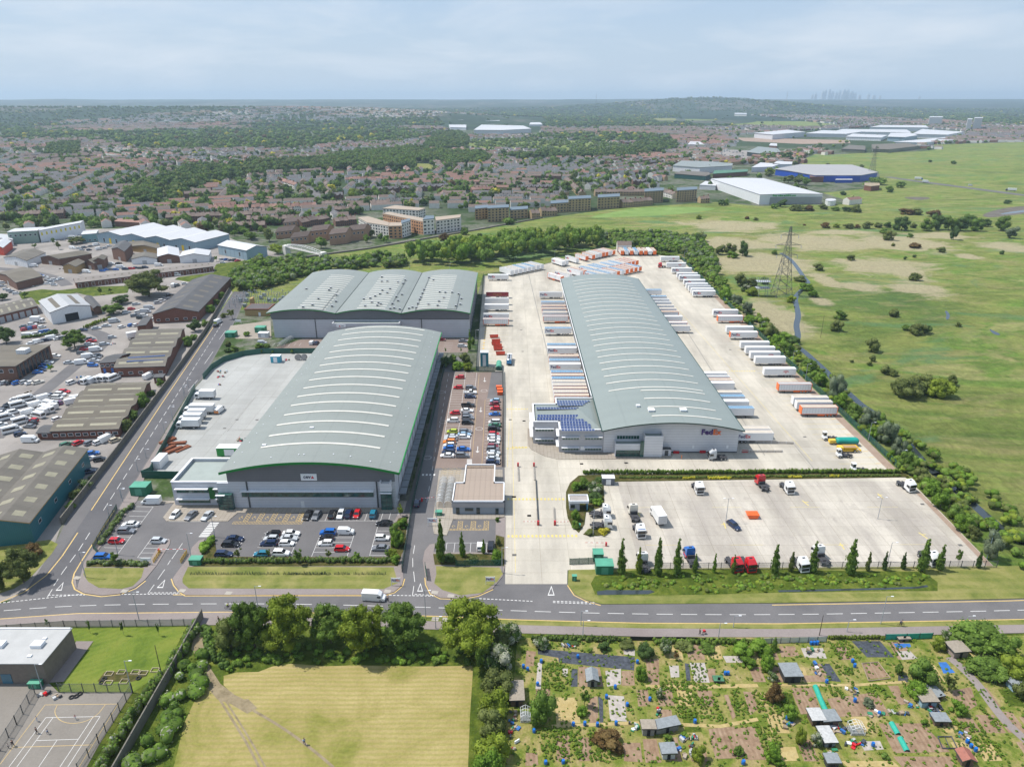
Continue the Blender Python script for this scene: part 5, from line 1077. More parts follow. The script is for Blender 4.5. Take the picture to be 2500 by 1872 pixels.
est(rF,"in the row by the brick office block",[(40,492,60,'saloon','silver'),(95,492,60,'saloon','black'),(160,492,60),(220,487,60,'hatch','silver'),(280,492,50,'saloon','white'),(340,489,50,'saloon','cream'),(430,312,10,'saloon','white'),(405,338,12,'hatch','blue'),(385,358,12,'hatch','blue'),(362,378,12,'saloon','navy'),(340,398,12,'hatch','blue'),(495,250,0,'saloon','white')])
est(rF,"between the workshops and the teal shed",[(592,1047,55,'hatch','green'),(705,1032,62,'hatch','red'),(805,1032,62,'hatch','grey'),(885,1027,62,'hatch','white'),(960,1000,70,'van'),(1035,1007,55,'hatch','beige'),(825,1127,25,'saloon','blue'),(790,1177,60,'saloon','white'),(897,1180,25,'hatch','black'),(275,1012,0,'van'),(800,1290,30,'hatch','navy')])
est(rB,"outside the white gabled workshop",[(205,1102,60,'hatch','red'),(258,1092,60,'hatch','blue'),(300,1084,60,'hatch','red'),(347,1082,60,'hatch','white'),(318,1042,0,'luton'),(270,1062,10),(202,1077,20),(352,1124,20,'hatch','blue'),(398,1120,20),(300,1142,20),(235,1157,15,'van'),(263,1219,45),(318,1204,40,'svan'),(380,1192,45),(435,1177,45,'van'),(485,1177,45),(525,1174,40),(455,1322,10,'saloon','white'),(800,1092,18,'saloon','silver'),(883,1072,16,'saloon','silver'),(950,1037,30,'van','silver'),(685,1107,10,'saloon','navy')])
est(rB,"below the long dark asbestos shed",[(1090,1067,70,'hatch','blue'),(1130,1067,70,'hatch','white'),(1170,1062,60,'hatch','red'),(1010,1082,60),(930,1167,30,'hatch','silver'),(1170,1007,5,'suv','black'),(1195,987,5,'mpv'),(1212,957,8,'van','silver'),(1240,927,10,'van','silver'),(1120,987,40),(1150,960,40),(1440,742,100,'van'),(1472,737,80),(1532,722,40,'hatch','white'),(1310,882,45),(1345,865,45),(1378,842,45),(1402,817,45),(1090,932,40,'hatch','red'),(1050,962,40),(1130,892,40),(740,1227,20),(760,1200,20),(745,1180,20),(675,1297,20,'hatch','grey'),(700,1267,20,'hatch','red'),(865,1224,30,'estate','silver'),(1260,1027,20,'mpv','white'),(1120,1170,40,'luton')])
est(rB,"behind the low brick terrace of garages",[(720,627,-10,'van'),(850,617,10),(885,607,10,'hatch','blue'),(925,605,10),(962,605,10),(1000,587,10,'van'),(1040,602,10),(1090,597,10),(1130,592,10),(1165,594,10),(1205,588,10),(1320,572,10,'van'),(500,682,30),(452,692,20),(400,690,20),(395,722,20),(450,732,0),(420,708,10),(280,577,15,'van'),(248,612,-10,'hatch','red'),(1462,652,10,'bus'),(930,560,0,'svan'),(985,555,30),(340,655,20),(370,668,20)])
est(rB,"on the pale blue sheds' car park",[(602,430,-20,'van'),(650,428,60),(700,422,60),(752,412,60),(800,402,60,'van'),(680,442,60),(740,442,60),(820,437,60,'van'),(870,427,60),(905,410,60),(1190,422,20),(1232,427,20),(1840,522,60),(1880,522,60),(1912,527,60),(1950,527,60),(1974,532,60),(1850,547,20,'hatch','white'),(560,350,10),(600,340,10,'van'),(520,360,10),(640,332,10),(440,372,10)])
est(rB,"at the estate's left edge",[(20,742,30),(50,767,30),(78,778,30),(108,790,30),(138,802,30),(8,340,0,'van','silver'),(20,715,30)])
gt="articulated trailers in the yard"
def trailer(p,ang,kd,roof,zone,end="white",logo=None):
 d={"plain":"white trailer","fedex":"lettered white trailer","curtain":"orange edged trailer","maroon":"maroon gold lettered trailer","red":"red emblem trailer"}[kd]+", "+roof+" roof,"
 t=ob("box_trailer",None,None,(p[0],p[1],.058),rad(ang))
 for q in trailer_kit("plain"if kd in("fedex","red")else kd,roof,end):ob(q[0],q[1],t)
 if kd in("fedex","red","maroon"):
  a=ang%360;flip=90<a<270
  me,lx,lz=(tlogo,3.9,2.75)if kd=="fedex"else(m_redlogo,3.0,2.6)if kd=="red"else(m_goldtext,0,2.5)
  side_x=(4.2 if kd=="fedex"else-2.5 if kd=="red"else 0)
  o=ob("lettering"if kd!="red"else "emblem",me,t)
  if flip:o.location=(side_x,1.31,lz);o.rotation_euler=(0,0,math.pi)
  else:o.location=(-side_x,-1.31,lz)
 later(t,d,zone,G_px(p),gt,"trailer");return t
def roofy(r,u,v,z=3.9):return r(u,v,z)
for(r,v,kd,rf_)in((rD,1155,'fedex','grey'),(rD,1240,'plain','blue'),(rD,1275,'curtain','beige'),(rD,1300,'curtain','beige'),(rD,1333,'plain','beige'),(rD,1368,'curtain','grey'),(rJ,208,'fedex','blue'),(rJ,373,'plain','blue'),(rJ,404,'fedex','white'),(rJ,487,'curtain','beige'),(rJ,530,'plain','blue'),(rJ,568,'fedex','white'),(rJ,648,'plain','blue'),(rJ,680,'curtain','beige'),(rJ,712,'plain','blue'),(rJ,745,'plain','beige'),(rJ,778,'plain','beige'),(rJ,812,'curtain','beige'),(rJ,848,'plain','beige'),(rJ,884,'curtain','beige')):
 y=r(1700,v,3.95)[1];trailer((23.4,y),180,kd,rf_,"at the right warehouse's left docks")
for(r,u,v,kd,rf_)in((rD,1640,1132,'plain','blue'),(rD,1680,1190,'plain','blue'),(rD,1700,1218,'plain','grey'),(rD,1720,1243,'plain','grey'),(rD,1740,1272,'plain','beige'),(rD,1760,1300,'plain','beige'),(rD,1780,1328,'curtain','beige'),(rD,1820,1370,'plain','white'),(rD,1860,1425,'curtain','white'),(rD,1870,1455,'plain','beige'),(rK,1820,35,'plain','white'),(rK,1850,66,'plain','grey'),(rK,1870,95,'curtain','beige'),(rK,1890,122,'plain','white'),(rK,1930,205,'plain','beige'),(rK,1970,242,'plain','blue'),(rK,2000,286,'plain','white'),(rK,2045,347,'plain','blue'),(rL,340,1082,'plain','beige'),(rL,350,1118,'fedex','beige')):
 y=r(u,v,3.95)[1];t=trailer((84.3,y),0,kd,rf_,"at the right warehouse's right docks")
 if kd=='fedex':
  for c in t.children:
   if c.name.startswith("lettering"):c.location=(-4.6+1.4,-1.31,2.7)
for(r,u,v,kd,rf_,en)in((rD,1790,852,'red','white','white'),(rD,1845,908,'red','white','white'),(rD,1895,955,'fedex','white','white'),(rD,1945,1000,'fedex','white','white'),(rD,1965,1022,'fedex','white','white'),(rD,2008,1062,'fedex','white','white'),(rD,2032,1095,'plain','white','white'),(rD,2055,1117,'plain','grey','white'),(rD,2080,1140,'plain','white','white'),(rD,2095,1162,'fedex','white','white'),(rL,75,45,'fedex','white','white'),(rL,118,98,'curtain','white','orange'),(rL,203,195,'plain','white','white'),(rL,240,243,'fedex','white','orange'),(rL,338,333,'plain','white','white'),(rL,385,380,'plain','white','white'),(rL,430,424,'red','white','white'),(rL,475,470,'plain','white','white'),(rL,560,572,'red','white','white'),(rL,695,710,'curtain','grey','orange'),(rL,835,832,'plain','beige','white'),(rL,868,872,'plain','beige','white'),(rL,912,918,'curtain','beige','orange')):
 c=r(u,v,2.6);trailer((c[0],c[1]),180,kd,rf_,"by the yard's outer right fence",en)
c=rD(1728,912,1.9)
for(v,kd,rf_)in((1015,'fedex','white'),(1170,'maroon','beige'),(1230,'plain','grey'),(1285,'plain','white'),(1370,'fedex','grey'),(1415,'curtain','grey')):
 c=rD(225+(1415-v)*.05,v,2.6);trailer((c[0],c[1]),180,kd,rf_,"by the yard's left fence")
def trl2(a,b,kd,rf_,zone,en="white",r=rD,z=4.0,face=None):
 A=Vector(r(*a,z)[:2]);B_=Vector(r(*b,z)[:2]);m=(A+B_)/2;d=B_-A;ang=math.degrees(math.atan2(d.y,d.x));trailer((m.x,m.y),ang if face is None else face,kd,rf_,zone,en)
for i in range(8):trl2((270+i*37.5,930-i*7),(368+i*38.5,962-i*8),'plain',('grey','beige','beige','blue','grey','blue','beige','grey')[i],"in the yard's far left diagonal rank")
for a,b,kd,rf_,en in(((735,848),(835,880),'fedex','white','white'),((760,843),(865,872),'plain','beige','white'),((857,824),(962,855),'fedex','grey','white'),((945,803),(1050,835),'curtain','beige','orange'),((1005,792),(1110,823),'curtain','beige','orange'),((1040,784),(1142,815),'plain','beige','white'),((1062,779),(1168,808),'plain','grey','white'),((1090,773),(1198,802),'curtain','beige','orange'),((1120,768),(1228,796),'curtain','grey','orange'),((1150,762),(1258,790),'plain','beige','white'),((1182,757),(1288,782),'curtain','beige','orange')):
 trl2(a,b,kd,rf_,"in the far rank against the wood",en)
for i,u in enumerate((1353,1392,1435,1477,1518,1560,1600,1640)):
 c=rD(u,768,4);trailer((c[0],c[1]),-90,'curtain'if i in(0,2,4,5,7)else 'plain',('beige','blue','beige','blue','beige','beige','white','beige')[i],"of eight end-on by the far fence",'orange'if i in(0,2,4,5,7)else 'white')
for i in range(12):trl2((985+i*36.5,922-i*7),(1100+i*35.5,950-i*7.2),'fedex'if i==0 else 'curtain'if i>8 else 'plain',('blue','beige','blue','blue','beige','blue','grey','blue','beige','beige','beige','beige')[i],"in the double rank's rear half",'orange'if i>8 else 'white')
for i in range(10):trl2((1045+i*40,972-i*8.2),(1160+i*40,998-i*8),'fedex'if i==0 else 'curtain'if i in(4,6,7,8)else 'plain',('blue','beige','blue','grey','beige','blue','beige','beige','beige','blue')[i],"in the double rank's front half",'orange'if i in(4,6,7,8,9)else 'white')
for a,b,kd,rf_,en in(((700,980),(825,1015),'curtain','white','orange'),((770,963),(895,992),'fedex','beige','white'),((872,938),(1000,972),'fedex','grey','white'),((905,930),(1028,962),'curtain','beige','orange')):trl2(a,b,kd,rf_,"left of the double rank",en)
gu="lorry tractor units without trailers"
def unit(r,u,v,ang,col,zone,ax=2,lower=None,stripe=None,z=1.9):
 c=r(u,v,z);return vehicle(tractor_kit(col,ax,True,lower,stripe),"tractor_unit",c,ang,col+" lorry tractor unit"+(" with red lower cab"if lower else ""),zone,"lorry",gu,z=.066)
unit(rK,1850,768,180,'silver',"parked against the front wall of the right warehouse",3)
unit(rK,1667,1045,-86,'white',"facing the camera below the yellow shrubs");unit(rK,1100,1290,94,'cream',"facing away in the lorry park",2);unit(rK,1140,1425,-84,'white',"with a blue visor in the lorry park",2,None,'blue')
unit(rK,790,1275,0,'white',"behind its twin by the yellow bush");unit(rK,800,1375,0,'white',"nearest the yellow bush at the kiosk")
unit(rM,1250,840,97,'blue',"in the near row of the lorry park",2,'red');unit(rM,820,890,92,'white',"behind the second slim tree of the near row");unit(rM,1625,878,-78,'red',"left of the pair at the near row");unit(rM,1750,878,-82,'red',"right of the pair at the near row")
unit(rM,1890,175,98,'red',"at the hedge between yard and lorry park");unit(rM,2105,195,-84,'white',"right of the red one at the hedge");unit(rN,1145,105,-75,'white',"at the far right corner of the lorry park")
unit(rN,395,750,98,'white',"facing away between two slim trees");unit(rN,190,800,-80,'white',"half hidden by slim trees in the near row");unit(rN,1350,750,-80,'white',"behind the broad slim tree at the near right corner");unit(rD,1725,912,180,'red',"under the second trailer of the outer rank")
def shunter_kit():
 if "shunter"in KITS:return KITS["shunter"]
 P=paint('white');out=[];mb=MB();mb.box(1.3,-1.1,.6,2.6,.3,1.5,0);mb.box(1.35,-1.05,1.5,2.5,.2,1.6,0);mb.box(1.3,-1.1,2.75,2.6,.3,2.9,0)
 for x in(1.38,2.48):
  for y in(-1.0,.15):mb.bar((x,y,1.5),(x,y,2.8),.06,0,4)
 mb.box(1.3,.35,.6,2.6,1.1,1.3,0);out.append(("cab",mb.mesh("cab",[P])));mb=MB();mb.box(1.42,-.98,1.6,2.46,.12,2.75,0);out.append(("window",mb.mesh("window",[m_cglass])))
 mb=MB();mb.box(-2.6,-.5,.6,1.3,.5,.95,0);mb.cyl(-1.2,0,.95,.5,.2,0,10);mb.box(-.6,-.9,.5,.6,.9,1.05,0);out.append(("chassis",mb.mesh("chassis",[m_chas])))
 for x in(-1.6,1.9):
  for s in(-1,1):mb=MB();mb.wheel(x,s*1.0,.5,.35);out.append(("wheel",mb.mesh("wheel",[m_tyre,m_rim])))
 KITS["shunter"]=out;return out
for(u,v)in((1020,1160),(1150,1315),(1285,1445)):c=rL(u,v,1.3);vehicle(shunter_kit(),"yard_shunter",c,180,"white half cab yard shunter","at the yard's right end","yard tractor","yard shunters",z=.066)
c=rL(1190,1262,1.4);t=thing("gritter","yellow gritting machine with open hopper between the white shunters","gritter",(c[0],c[1],.066),rad(180),None);yl=paint('yellow')
mb=MB();mb.add([(-2.6,-1.2,2.0),(2.2,-1.2,2.0),(2.2,1.2,2.0),(-2.6,1.2,2.0),(-2.2,-.5,.9),(1.8,-.5,.9),(1.8,.5,.9),(-2.2,.5,.9)],[(0,4,5,1),(1,5,6,2),(2,6,7,3),(3,7,4,0),(4,7,6,5)],0);mb.box(-2.4,-1.0,1.7,2.0,1.0,1.8,1);mb.build("hopper",[yl,M("brown grit",(.34,.22,.12),.9)],t)
mb=MB();mb.box(2.3,-1.1,.6,3.9,1.1,1.9,0);mb.box(-3.6,-.15,.5,-2.3,.15,.65,0);mb.box(-3.8,-1.0,.5,-3.6,1.0,1.0,0);mb.box(-2.6,-1.0,.5,2.3,1.0,.85,0);mb.build("frame",[yl],t)
for x in(-1.6,2.9):
 for s in(-1,1):mb=MB();mb.wheel(x,s*1.05,.5,.3);mb.build("wheel",[m_tyre,m_rim],t)
c=rL(1180,1212,1.6);t=thing("sheeted_trailer","flat trailer under a rounded turquoise tarpaulin behind the yellow gritter","trailer",(c[0],c[1]+1,.066));mb=MB()
prof=[(-1.25,1.2),(-1.3,2.1),(-.9,2.6),(0,2.75),(.9,2.6),(1.3,2.1),(1.25,1.2)]
loft(mb,[[(x,y*k,1.2+(z-1.2)*k)for y,z in prof]for x,k in((-3.7,.8),(-3.3,.98),(0,1.0),(3.2,1.0),(3.7,.85))],0);mb.build("tarpaulin",[M("turquoise tarpaulin",(.0,.27,.22),.6,var=.2)],t)
mb=MB();mb.box(-3.5,-1.2,.9,3.5,1.2,1.2,0);mb.build("chassis",[m_chas],t)
for x in(-2.4,2.4):
 for s in(-1,1):mb=MB();mb.wheel(x,s*1.05,.48,.3);mb.build("wheel",[m_tyre,m_rim],t)
c=rL(1045,1200,1.2);t=thing("generator_trailer","small yellow towed generator tucked behind the first white shunter","generator",(c[0],c[1],.066));mb=MB();mb.box(-1.4,-.8,.6,1.2,.8,1.7,0);mb.box(1.2,-.1,.5,2.2,.1,.6,1);mb.build("housing",[yl,m_chas],t)
for s in(-1,1):mb=MB();mb.wheel(0,s*.9,.35,.2);mb.build("wheel",[m_tyre,m_rim],t)
c=rJ(1215,520,1.8);t=thing("tanker_lorry","silver tanker lorry with blue rear end by the green fuel tank","tanker",(c[0],c[1],.06),rad(88));mb=MB()
loft(mb,[[(x,1.15*k*math.cos(a),2.2+.95*k*math.sin(a))for a in[j*math.pi/7 for j in range(14)]]for x,k in((-4.6,.85),(-4.4,1),(2.4,1),(2.6,.85))],0);mb.box(-3.8,-.35,3.12,2.0,.35,3.22,2);mb.build("tank",[M("polished tank",(.6,.62,.64),.25,metal=.5),paint('blue'),m_dark],t)
mb=MB();mb.box(-4.72,-1.1,1.0,-4.6,1.1,2.9,0);mb.build("rear_panel",[M("bright blue panel",(.05,.25,.5),.4)],t)
mb=MB();loft(mb,[sec(2.8,1.2,.6,1.7,2.9,.94),sec(4.3,1.2,.5,1.6,2.85,.94),sec(4.8,1.15,.5,1.3,1.6,.96)],0);mb.build("cab",[paint('white')],t);mb=MB();mb.quad((4.34,-1.05,2.75),(4.34,1.05,2.75),(4.8,1.1,1.65),(4.8,-1.1,1.65));mb.build("window",[m_cglass],t)
mb=MB();mb.box(-4.6,-.9,.7,4.3,.9,1.1,0);mb.build("chassis",[m_chas],t)
for x in(-3.4,-2.1,3.5):
 for s in(-1,1):mb=MB();mb.wheel(x,s*1.0,.5,.35);mb.build("wheel",[m_tyre,m_rim],t)
for(u,v,L,a,rr_)in((440,930,8.2,180,rG),(380,1085,11.5,180,rG),(325,1140,8.6,180,rG),(285,1185,8.6,180,rG),(262,1240,8.6,180,rG)):
 c=rr_(u,v,2.3);vehicle(box_truck_kit(L),"box_lorry",c,a,"white box lorry","backed off the green fence of the grey yard","lorry","lorries in the grey yard",z=.06)
c=rK(1312,1300,2.2);vehicle(box_truck_kit(7.8,cabc='white'),"box_lorry",c,98,"white box lorry facing away","in the lorry park","lorry","vehicles in the lorry park",z=.066)
flush_series()
# VEGETATION
def leafmat(name,cols,rnd=.12):
 m,nt,b=newmat(name);b.inputs["Roughness"].default_value=.75;b.inputs["Specular IOR Level"].default_value=.25
 g=node(nt,"ShaderNodeNewGeometry");k=len(cols)
 c=ramp(nt,g.outputs["Random Per Island"],[(i/(k-1)if k>1 else 0,c_)for i,c_ in enumerate(cols)])
 c=mixc(nt,1.0,c,ramp(nt,node(nt,"ShaderNodeObjectInfo").outputs["Random"],[(0,1-rnd),(1,1+rnd)]),'MULTIPLY')
 c=mixc(nt,1.0,c,ramp(nt,noise(nt,wpos(nt),.35,3,.6),[(.3,.8),(.7,1.22)]),'MULTIPLY')
 nt.links.new(c,b.inputs["Base Color"]);tr=node(nt,"ShaderNodeBsdfTranslucent");nt.links.new(c,tr.inputs[0]);mx=node(nt,"ShaderNodeMixShader");mx.inputs[0].default_value=.38;nt.links.new(b.outputs[0],mx.inputs[1]);nt.links.new(tr.outputs[0],mx.inputs[2]);nt.links.new(mx.outputs[0],nt.nodes["Material Output"].inputs[0]);MATS[name]=m;return m
LF=dict(green=leafmat("mid green leaves",[(.075,.13,.018),(.125,.205,.030),(.18,.28,.05)]),dark=leafmat("dark green leaves",[(.045,.085,.022),(.075,.13,.030),(.11,.18,.045)]),yellow=leafmat("yellow green leaves",[(.12,.165,.014),(.19,.25,.024),(.26,.33,.04)]),lime=leafmat("bright green leaves",[(.085,.16,.014),(.14,.25,.024),(.20,.32,.04)]),olive=leafmat("olive leaves",[(.085,.11,.026),(.13,.165,.04),(.19,.22,.065)]),grey=leafmat("grey green leaves",[(.10,.14,.075),(.17,.21,.12),(.24,.29,.18)]),rust=leafmat("rusty leaves",[(.09,.055,.02),(.15,.09,.03),(.20,.14,.05)]),gold=leafmat("golden leaves",[(.35,.33,.02),(.5,.45,.03),(.6,.55,.08)]),flower=leafmat("green leaves with cream blossom",[(.04,.085,.015),(.07,.13,.02),(.09,.16,.03),(.24,.28,.14),(.5,.5,.4)]))
m_bark=M("bark",(.10,.08,.06),.9,var=.2,vs=2)
ICO_V=None
def ico():
 global ICO_V
 if ICO_V is None:
  bm=bmesh.new();bmesh.ops.create_icosphere(bm,subdivisions=2,radius=1);ICO_V=(np.array([v.co[:]for v in bm.verts]),np.array([[v.index for v in f.verts]for f in bm.faces]));bm.free()
 return ICO_V
def raw_mesh(name,quads,tris_v,tris_f,mats,qm=None):
 nq=len(quads);me=bpy.data.meshes.new(name);nv=nq*4+len(tris_v);V=np.concatenate([quads.reshape(-1,3),tris_v])if len(tris_v)else quads.reshape(-1,3)
 me.vertices.add(nv);me.vertices.foreach_set("co",V.astype(np.float32).ravel())
 li=np.concatenate([np.arange(nq*4),(np.asarray(tris_f).ravel()+nq*4)])if len(tris_v)else np.arange(nq*4)
 ls=np.concatenate([np.arange(nq)*4,nq*4+np.arange(len(tris_f))*3])if len(tris_v)else np.arange(nq)*4
 lt=np.concatenate([np.full(nq,4),np.full(len(tris_f),3)])if len(tris_v)else np.full(nq,4)
 me.loops.add(len(li));me.loops.foreach_set("vertex_index",li.astype(np.int32));me.polygons.add(len(ls));me.polygons.foreach_set("loop_start",ls.astype(np.int32));me.polygons.foreach_set("loop_total",lt.astype(np.int32))
 for m in mats:me.materials.append(m)
 if qm is not None:me.polygons.foreach_set("material_index",qm.astype(np.int32))
 me.update(calc_edges=True);me.validate();return me
def leaves_on(rs,P,N,size,flat_=.55):
 n=len(P);N=N+rs.normal(0,flat_,(n,3));N/=np.linalg.norm(N,axis=1,keepdims=True)+1e-9
 a=np.cross(N,rs.normal(0,1,(n,3)));a/=np.linalg.norm(a,axis=1,keepdims=True)+1e-9;b=np.cross(N,a)
 s=(size*rs.uniform(.55,1.35,n))[:,None];a=a*s;b=b*s*rs.uniform(.5,1,n)[:,None]
 return np.stack([P-a*.5-b*.2,P+b*.5-a*.1,P+a*.5+b*.15,P-b*.5+a*.1],1)
def lobes_leaves(rs,lobes,n,size,inner=.17):
 lobes=np.array(lobes);w=lobes[:,3]*lobes[:,3];pick=rs.choice(len(lobes),n,p=w/w.sum());L=lobes[pick]
 d=rs.normal(0,1,(n,3));d[:,2]=np.where((d[:,2]<0)&(rs.rand(n)<.45),-d[:,2],d[:,2]);d/=np.linalg.norm(d,axis=1,keepdims=True)
 r=L[:,3]*(1-inner+rs.normal(0,inner,n));sc=np.stack([np.ones(n),np.ones(n),L[:,4]],1)
 return leaves_on(rs,L[:,:3]+d*r[:,None]*sc,d,size)
def cores(lobes,k=.84):
 v,f=ico();V=[];F=[]
 for i,l in enumerate(lobes):V.append(v*l[3]*k*np.array([1,1,l[4]])+np.array(l[:3]));F.append(f+i*len(v))
 return np.concatenate(V),np.concatenate(F)
CR={}
def crown(kd,leaf,var=0):
 k=(kd,leaf,var)
 if k in CR:return CR[k]
 rs=np.random.RandomState({"broad":1,"col":2,"shrub":3,"willow":4,"small":5,"far":6,"conifer":7}[kd]*17+var);L=[]
 if kd=="broad":
  for i in range(44):a=rs.uniform(0,6.28);q=rs.uniform(0,1)**.45;z=rs.uniform(.22,.88);e=math.sqrt(max(.05,1-((z-.52)/.46)**2));L.append((.39*q*e*math.cos(a),.39*q*e*math.sin(a),z,rs.uniform(.06,.14)*(.7+.4*e),.9))
  L+=[(0,0,.5,.26,1.2)];n,s,tr=7500,.034,.25
 elif kd=="willow":
  for i in range(16):a=rs.uniform(0,6.28);q=rs.uniform(.2,1);z=rs.uniform(.2,.8);L.append((.30*q*math.cos(a),.30*q*math.sin(a),z,rs.uniform(.13,.2),1.25))
  n,s,tr=2600,.042,.15
 elif kd=="col":
  for i in range(16):z=.1+.84*i/15;w_=.40*math.sin(min(1,(z+.12)*1.1)*math.pi*.93)**.7;a=rs.uniform(0,6.28);L.append((.22*w_*math.cos(a),.22*w_*math.sin(a),z,max(.06,.33*(1.02-z)**.55 if z>.45 else.30)*rs.uniform(.85,1.1),.24))
  n,s,tr=1300,.085,.1
 elif kd=="shrub":
  for i in range(20):a=rs.uniform(0,6.28);q=rs.uniform(0,1)**.6;z=rs.uniform(.15,.68)*(1.15-.45*q);L.append((.36*q*math.cos(a),.36*q*math.sin(a),z,rs.uniform(.10,.23),rs.uniform(.8,1.3)))
  n,s,tr=1900,.058,.02
 elif kd=="small":
  for i in range(9):a=rs.uniform(0,6.28);q=rs.uniform(0,1);L.append((.28*q*math.cos(a),.28*q*math.sin(a),rs.uniform(.35,.85),rs.uniform(.10,.18),.9))
  n,s,tr=420,.10,.3
 elif kd=="conifer":
  for i in range(12):z=.1+.85*i/11;L.append((0,0,z,.42*(1.03-z)+.03,.35))
  n,s,tr=700,.09,.1
 else:
  for i in range(9):a=rs.uniform(0,6.28);q=rs.uniform(0,1);L.append((.28*q*math.cos(a),.28*q*math.sin(a),rs.uniform(.25,.75),rs.uniform(.17,.28),.95))
  n,s,tr=330,.12,.1
 Q_=lobes_leaves(rs,L,n,s);tv,tf=cores(L,.55 if kd=="small"else.76)
 me=raw_mesh(kd+"_crown",Q_,tv,tf,[LF[leaf]]);mb=MB();mb.bar((0,0,-.01),(0,0,tr+.3),.022,0,7,.012)
 if kd in("broad","small","willow"):
  for i in range(4):a=i*1.6+.4;mb.bar((0,0,tr+.08),(.22*math.cos(a),.22*math.sin(a),tr+.33),.011,0,5,.005)
 CR[k]=(me,mb.mesh("trunk",[m_bark]));return CR[k]
def z_at(py,y):b=(936-py)/FPX;return HC+y*(-math.sin(PIT)+b*math.cos(PIT))/(math.cos(PIT)+b*math.sin(PIT))
TNAME=dict(broad="broadleaf_tree",willow="willow_tree",col="columnar_tree",shrub="shrub",small="young_tree",conifer="conifer_tree",far="broadleaf_tree")
TDESC=dict(broad="broad crowned tree",willow="willow tree",col="slim columnar tree",shrub="rounded shrub",small="small young tree",conifer="pointed conifer",far="leafy tree")
LDESC=dict(green="green",dark="dark green",yellow="yellow green",lime="bright green",olive="olive green",grey="grey green",rust="rusty brown",gold="golden yellow",flower="white flowering")
tcount=[0]
def tree_at(x,y,w_,h,kd,leaf,zone,group=None,z=0.0):
 tcount[0]+=1;cm,tm_=crown(kd,leaf,tcount[0]%3)
 t=ob(TNAME[kd],None,None,(x,y,z),random.uniform(0,6.28),(w_,w_,h));ob("crown",cm,t)
 if kd!="shrub":ob("trunk",tm_,t)
 else:ob("stem",tm_,t)
 later(t,LDESC[leaf]+" "+TDESC[kd],zone,G_px((x,y)),group or TNAME[kd].replace("_"," ")+"s "+zone,"shrub"if kd=="shrub"else "tree");return t
def tree(r,u,vb,vt,wz,kd,leaf,zone,s,group=None,z=0.05):
 c=r(u,vb);dep=c[1]*math.cos(PIT)+HC*math.sin(PIT);w_=wz/s*dep/FPX
 o=G(0,0);py=r_inv_y(r,vt);h=max(.6,z_at(py,c[1]+w_*.15)-z);return tree_at(c[0],c[1],w_/.92,h/(.97 if kd!='shrub'else.88),kd,leaf,zone,group,z)
RY={}
def r_inv_y(r,v):
 y0,s=RY[id(r)];return y0+v/s
for r,y0,s in((rW,0,.8848),(rA,200,2.602),(rA2,200,2.602),(rA3,200,2.602),(rB,480,3.403),(rC,400,3.687),(rD,400,3.687),(rE,350,2.765),(rF,800,3.68),(rG,750,4.416),(rH,1100,3.68),(rI,1100,3.68),(rJ,750,4.14),(rK,900,3.68),(rL,750,3.68),(rM,1130,3.687),(rN,1150,3.68),(rO,1300,2.895),(rP,1400,2.602),(rQ,1500,3.403),(rR,1500,3.16)):RY[id(r)]=(y0,s)
def trees(r,zone,L,group=None):
 for u,vb,vt,wz,kd,leaf in L:tree(r,u,vb,vt,wz,kd,leaf,zone,RY[id(r)][1],group)
trees(rP,"on the bank below the main road",[(300,470,240,230,'willow','olive'),(450,470,140,250,'broad','green'),(665,480,122,330,'broad','yellow'),(935,440,195,260,'broad','green'),(1140,500,155,300,'broad','yellow'),(1385,455,182,310,'broad','green'),(1830,505,155,385,'broad','yellow')],"big trees along the bank by the meadow")
trees(rP,"in the line between meadow and allotments",[(2060,420,280,170,'shrub','flower'),(1990,480,330,200,'shrub','olive'),(2000,620,440,200,'shrub','flower'),(1990,760,590,230,'shrub','olive'),(1975,900,700,220,'shrub','yellow'),(1950,1000,840,200,'shrub','olive'),(1960,1180,980,240,'shrub','yellow'),(1930,1290,1090,230,'shrub','lime'),(1900,580,420,110,'shrub','green')],"hedgerow shrubs beside the allotments")
trees(rM,"along the lorry park's near edge",[(610,1005,668,112,'col','green'),(768,995,748,84,'col','yellow'),(940,1010,662,118,'col','green'),(1110,1000,668,112,'col','green'),(1275,990,808,62,'col','green'),(1447,990,808,52,'col','lime'),(1620,995,818,58,'col','green'),(1985,1003,718,105,'col','green')],"slim trees along the lorry park")
trees(rN,"along the lorry park's near edge",[(110,905,713,74,'col','olive'),(300,910,618,110,'col','green'),(635,920,592,135,'col','green'),(797,900,718,62,'col','olive'),(945,890,713,62,'col','dark'),(1112,880,718,66,'col','dark'),(1285,900,592,135,'col','green'),(1440,890,648,98,'col','green'),(1610,862,690,80,'small','green'),(1790,870,708,74,'col','dark')],"slim trees along the lorry park")
trees(rI,"in the bed below the gatehouse",[(1390,1015,605,122,'col','green'),(1575,955,718,80,'col','lime'),(1768,925,788,54,'col','lime'),(1890,1000,860,110,'shrub','lime'),(1890,640,590,45,'shrub','lime'),(1895,850,780,55,'shrub','olive'),(1470,985,910,120,'shrub','dark'),(1660,985,915,130,'shrub','olive')])
trees(rI,"along the front hedge of the left car park",[(115,1030,858,105,'small','green'),(375,970,885,85,'small','olive'),(640,990,900,110,'small','green'),(905,960,880,90,'small','green')],"young trees along the front hedge")
trees(rH,"along the front hedge of the left car park",[(1410,970,872,95,'small','olive'),(310,1030,900,130,'small','green'),(1680,960,870,60,'small','green')],"young trees along the front hedge")
trees(rI,"between left warehouse and access road",[(1025,590,478,90,'small','yellow'),(1040,690,590,120,'shrub','lime'),(985,760,640,110,'shrub','green'),(1000,860,690,130,'shrub','lime'),(960,960,860,110,'shrub','yellow'),(985,1010,930,90,'shrub','lime')])
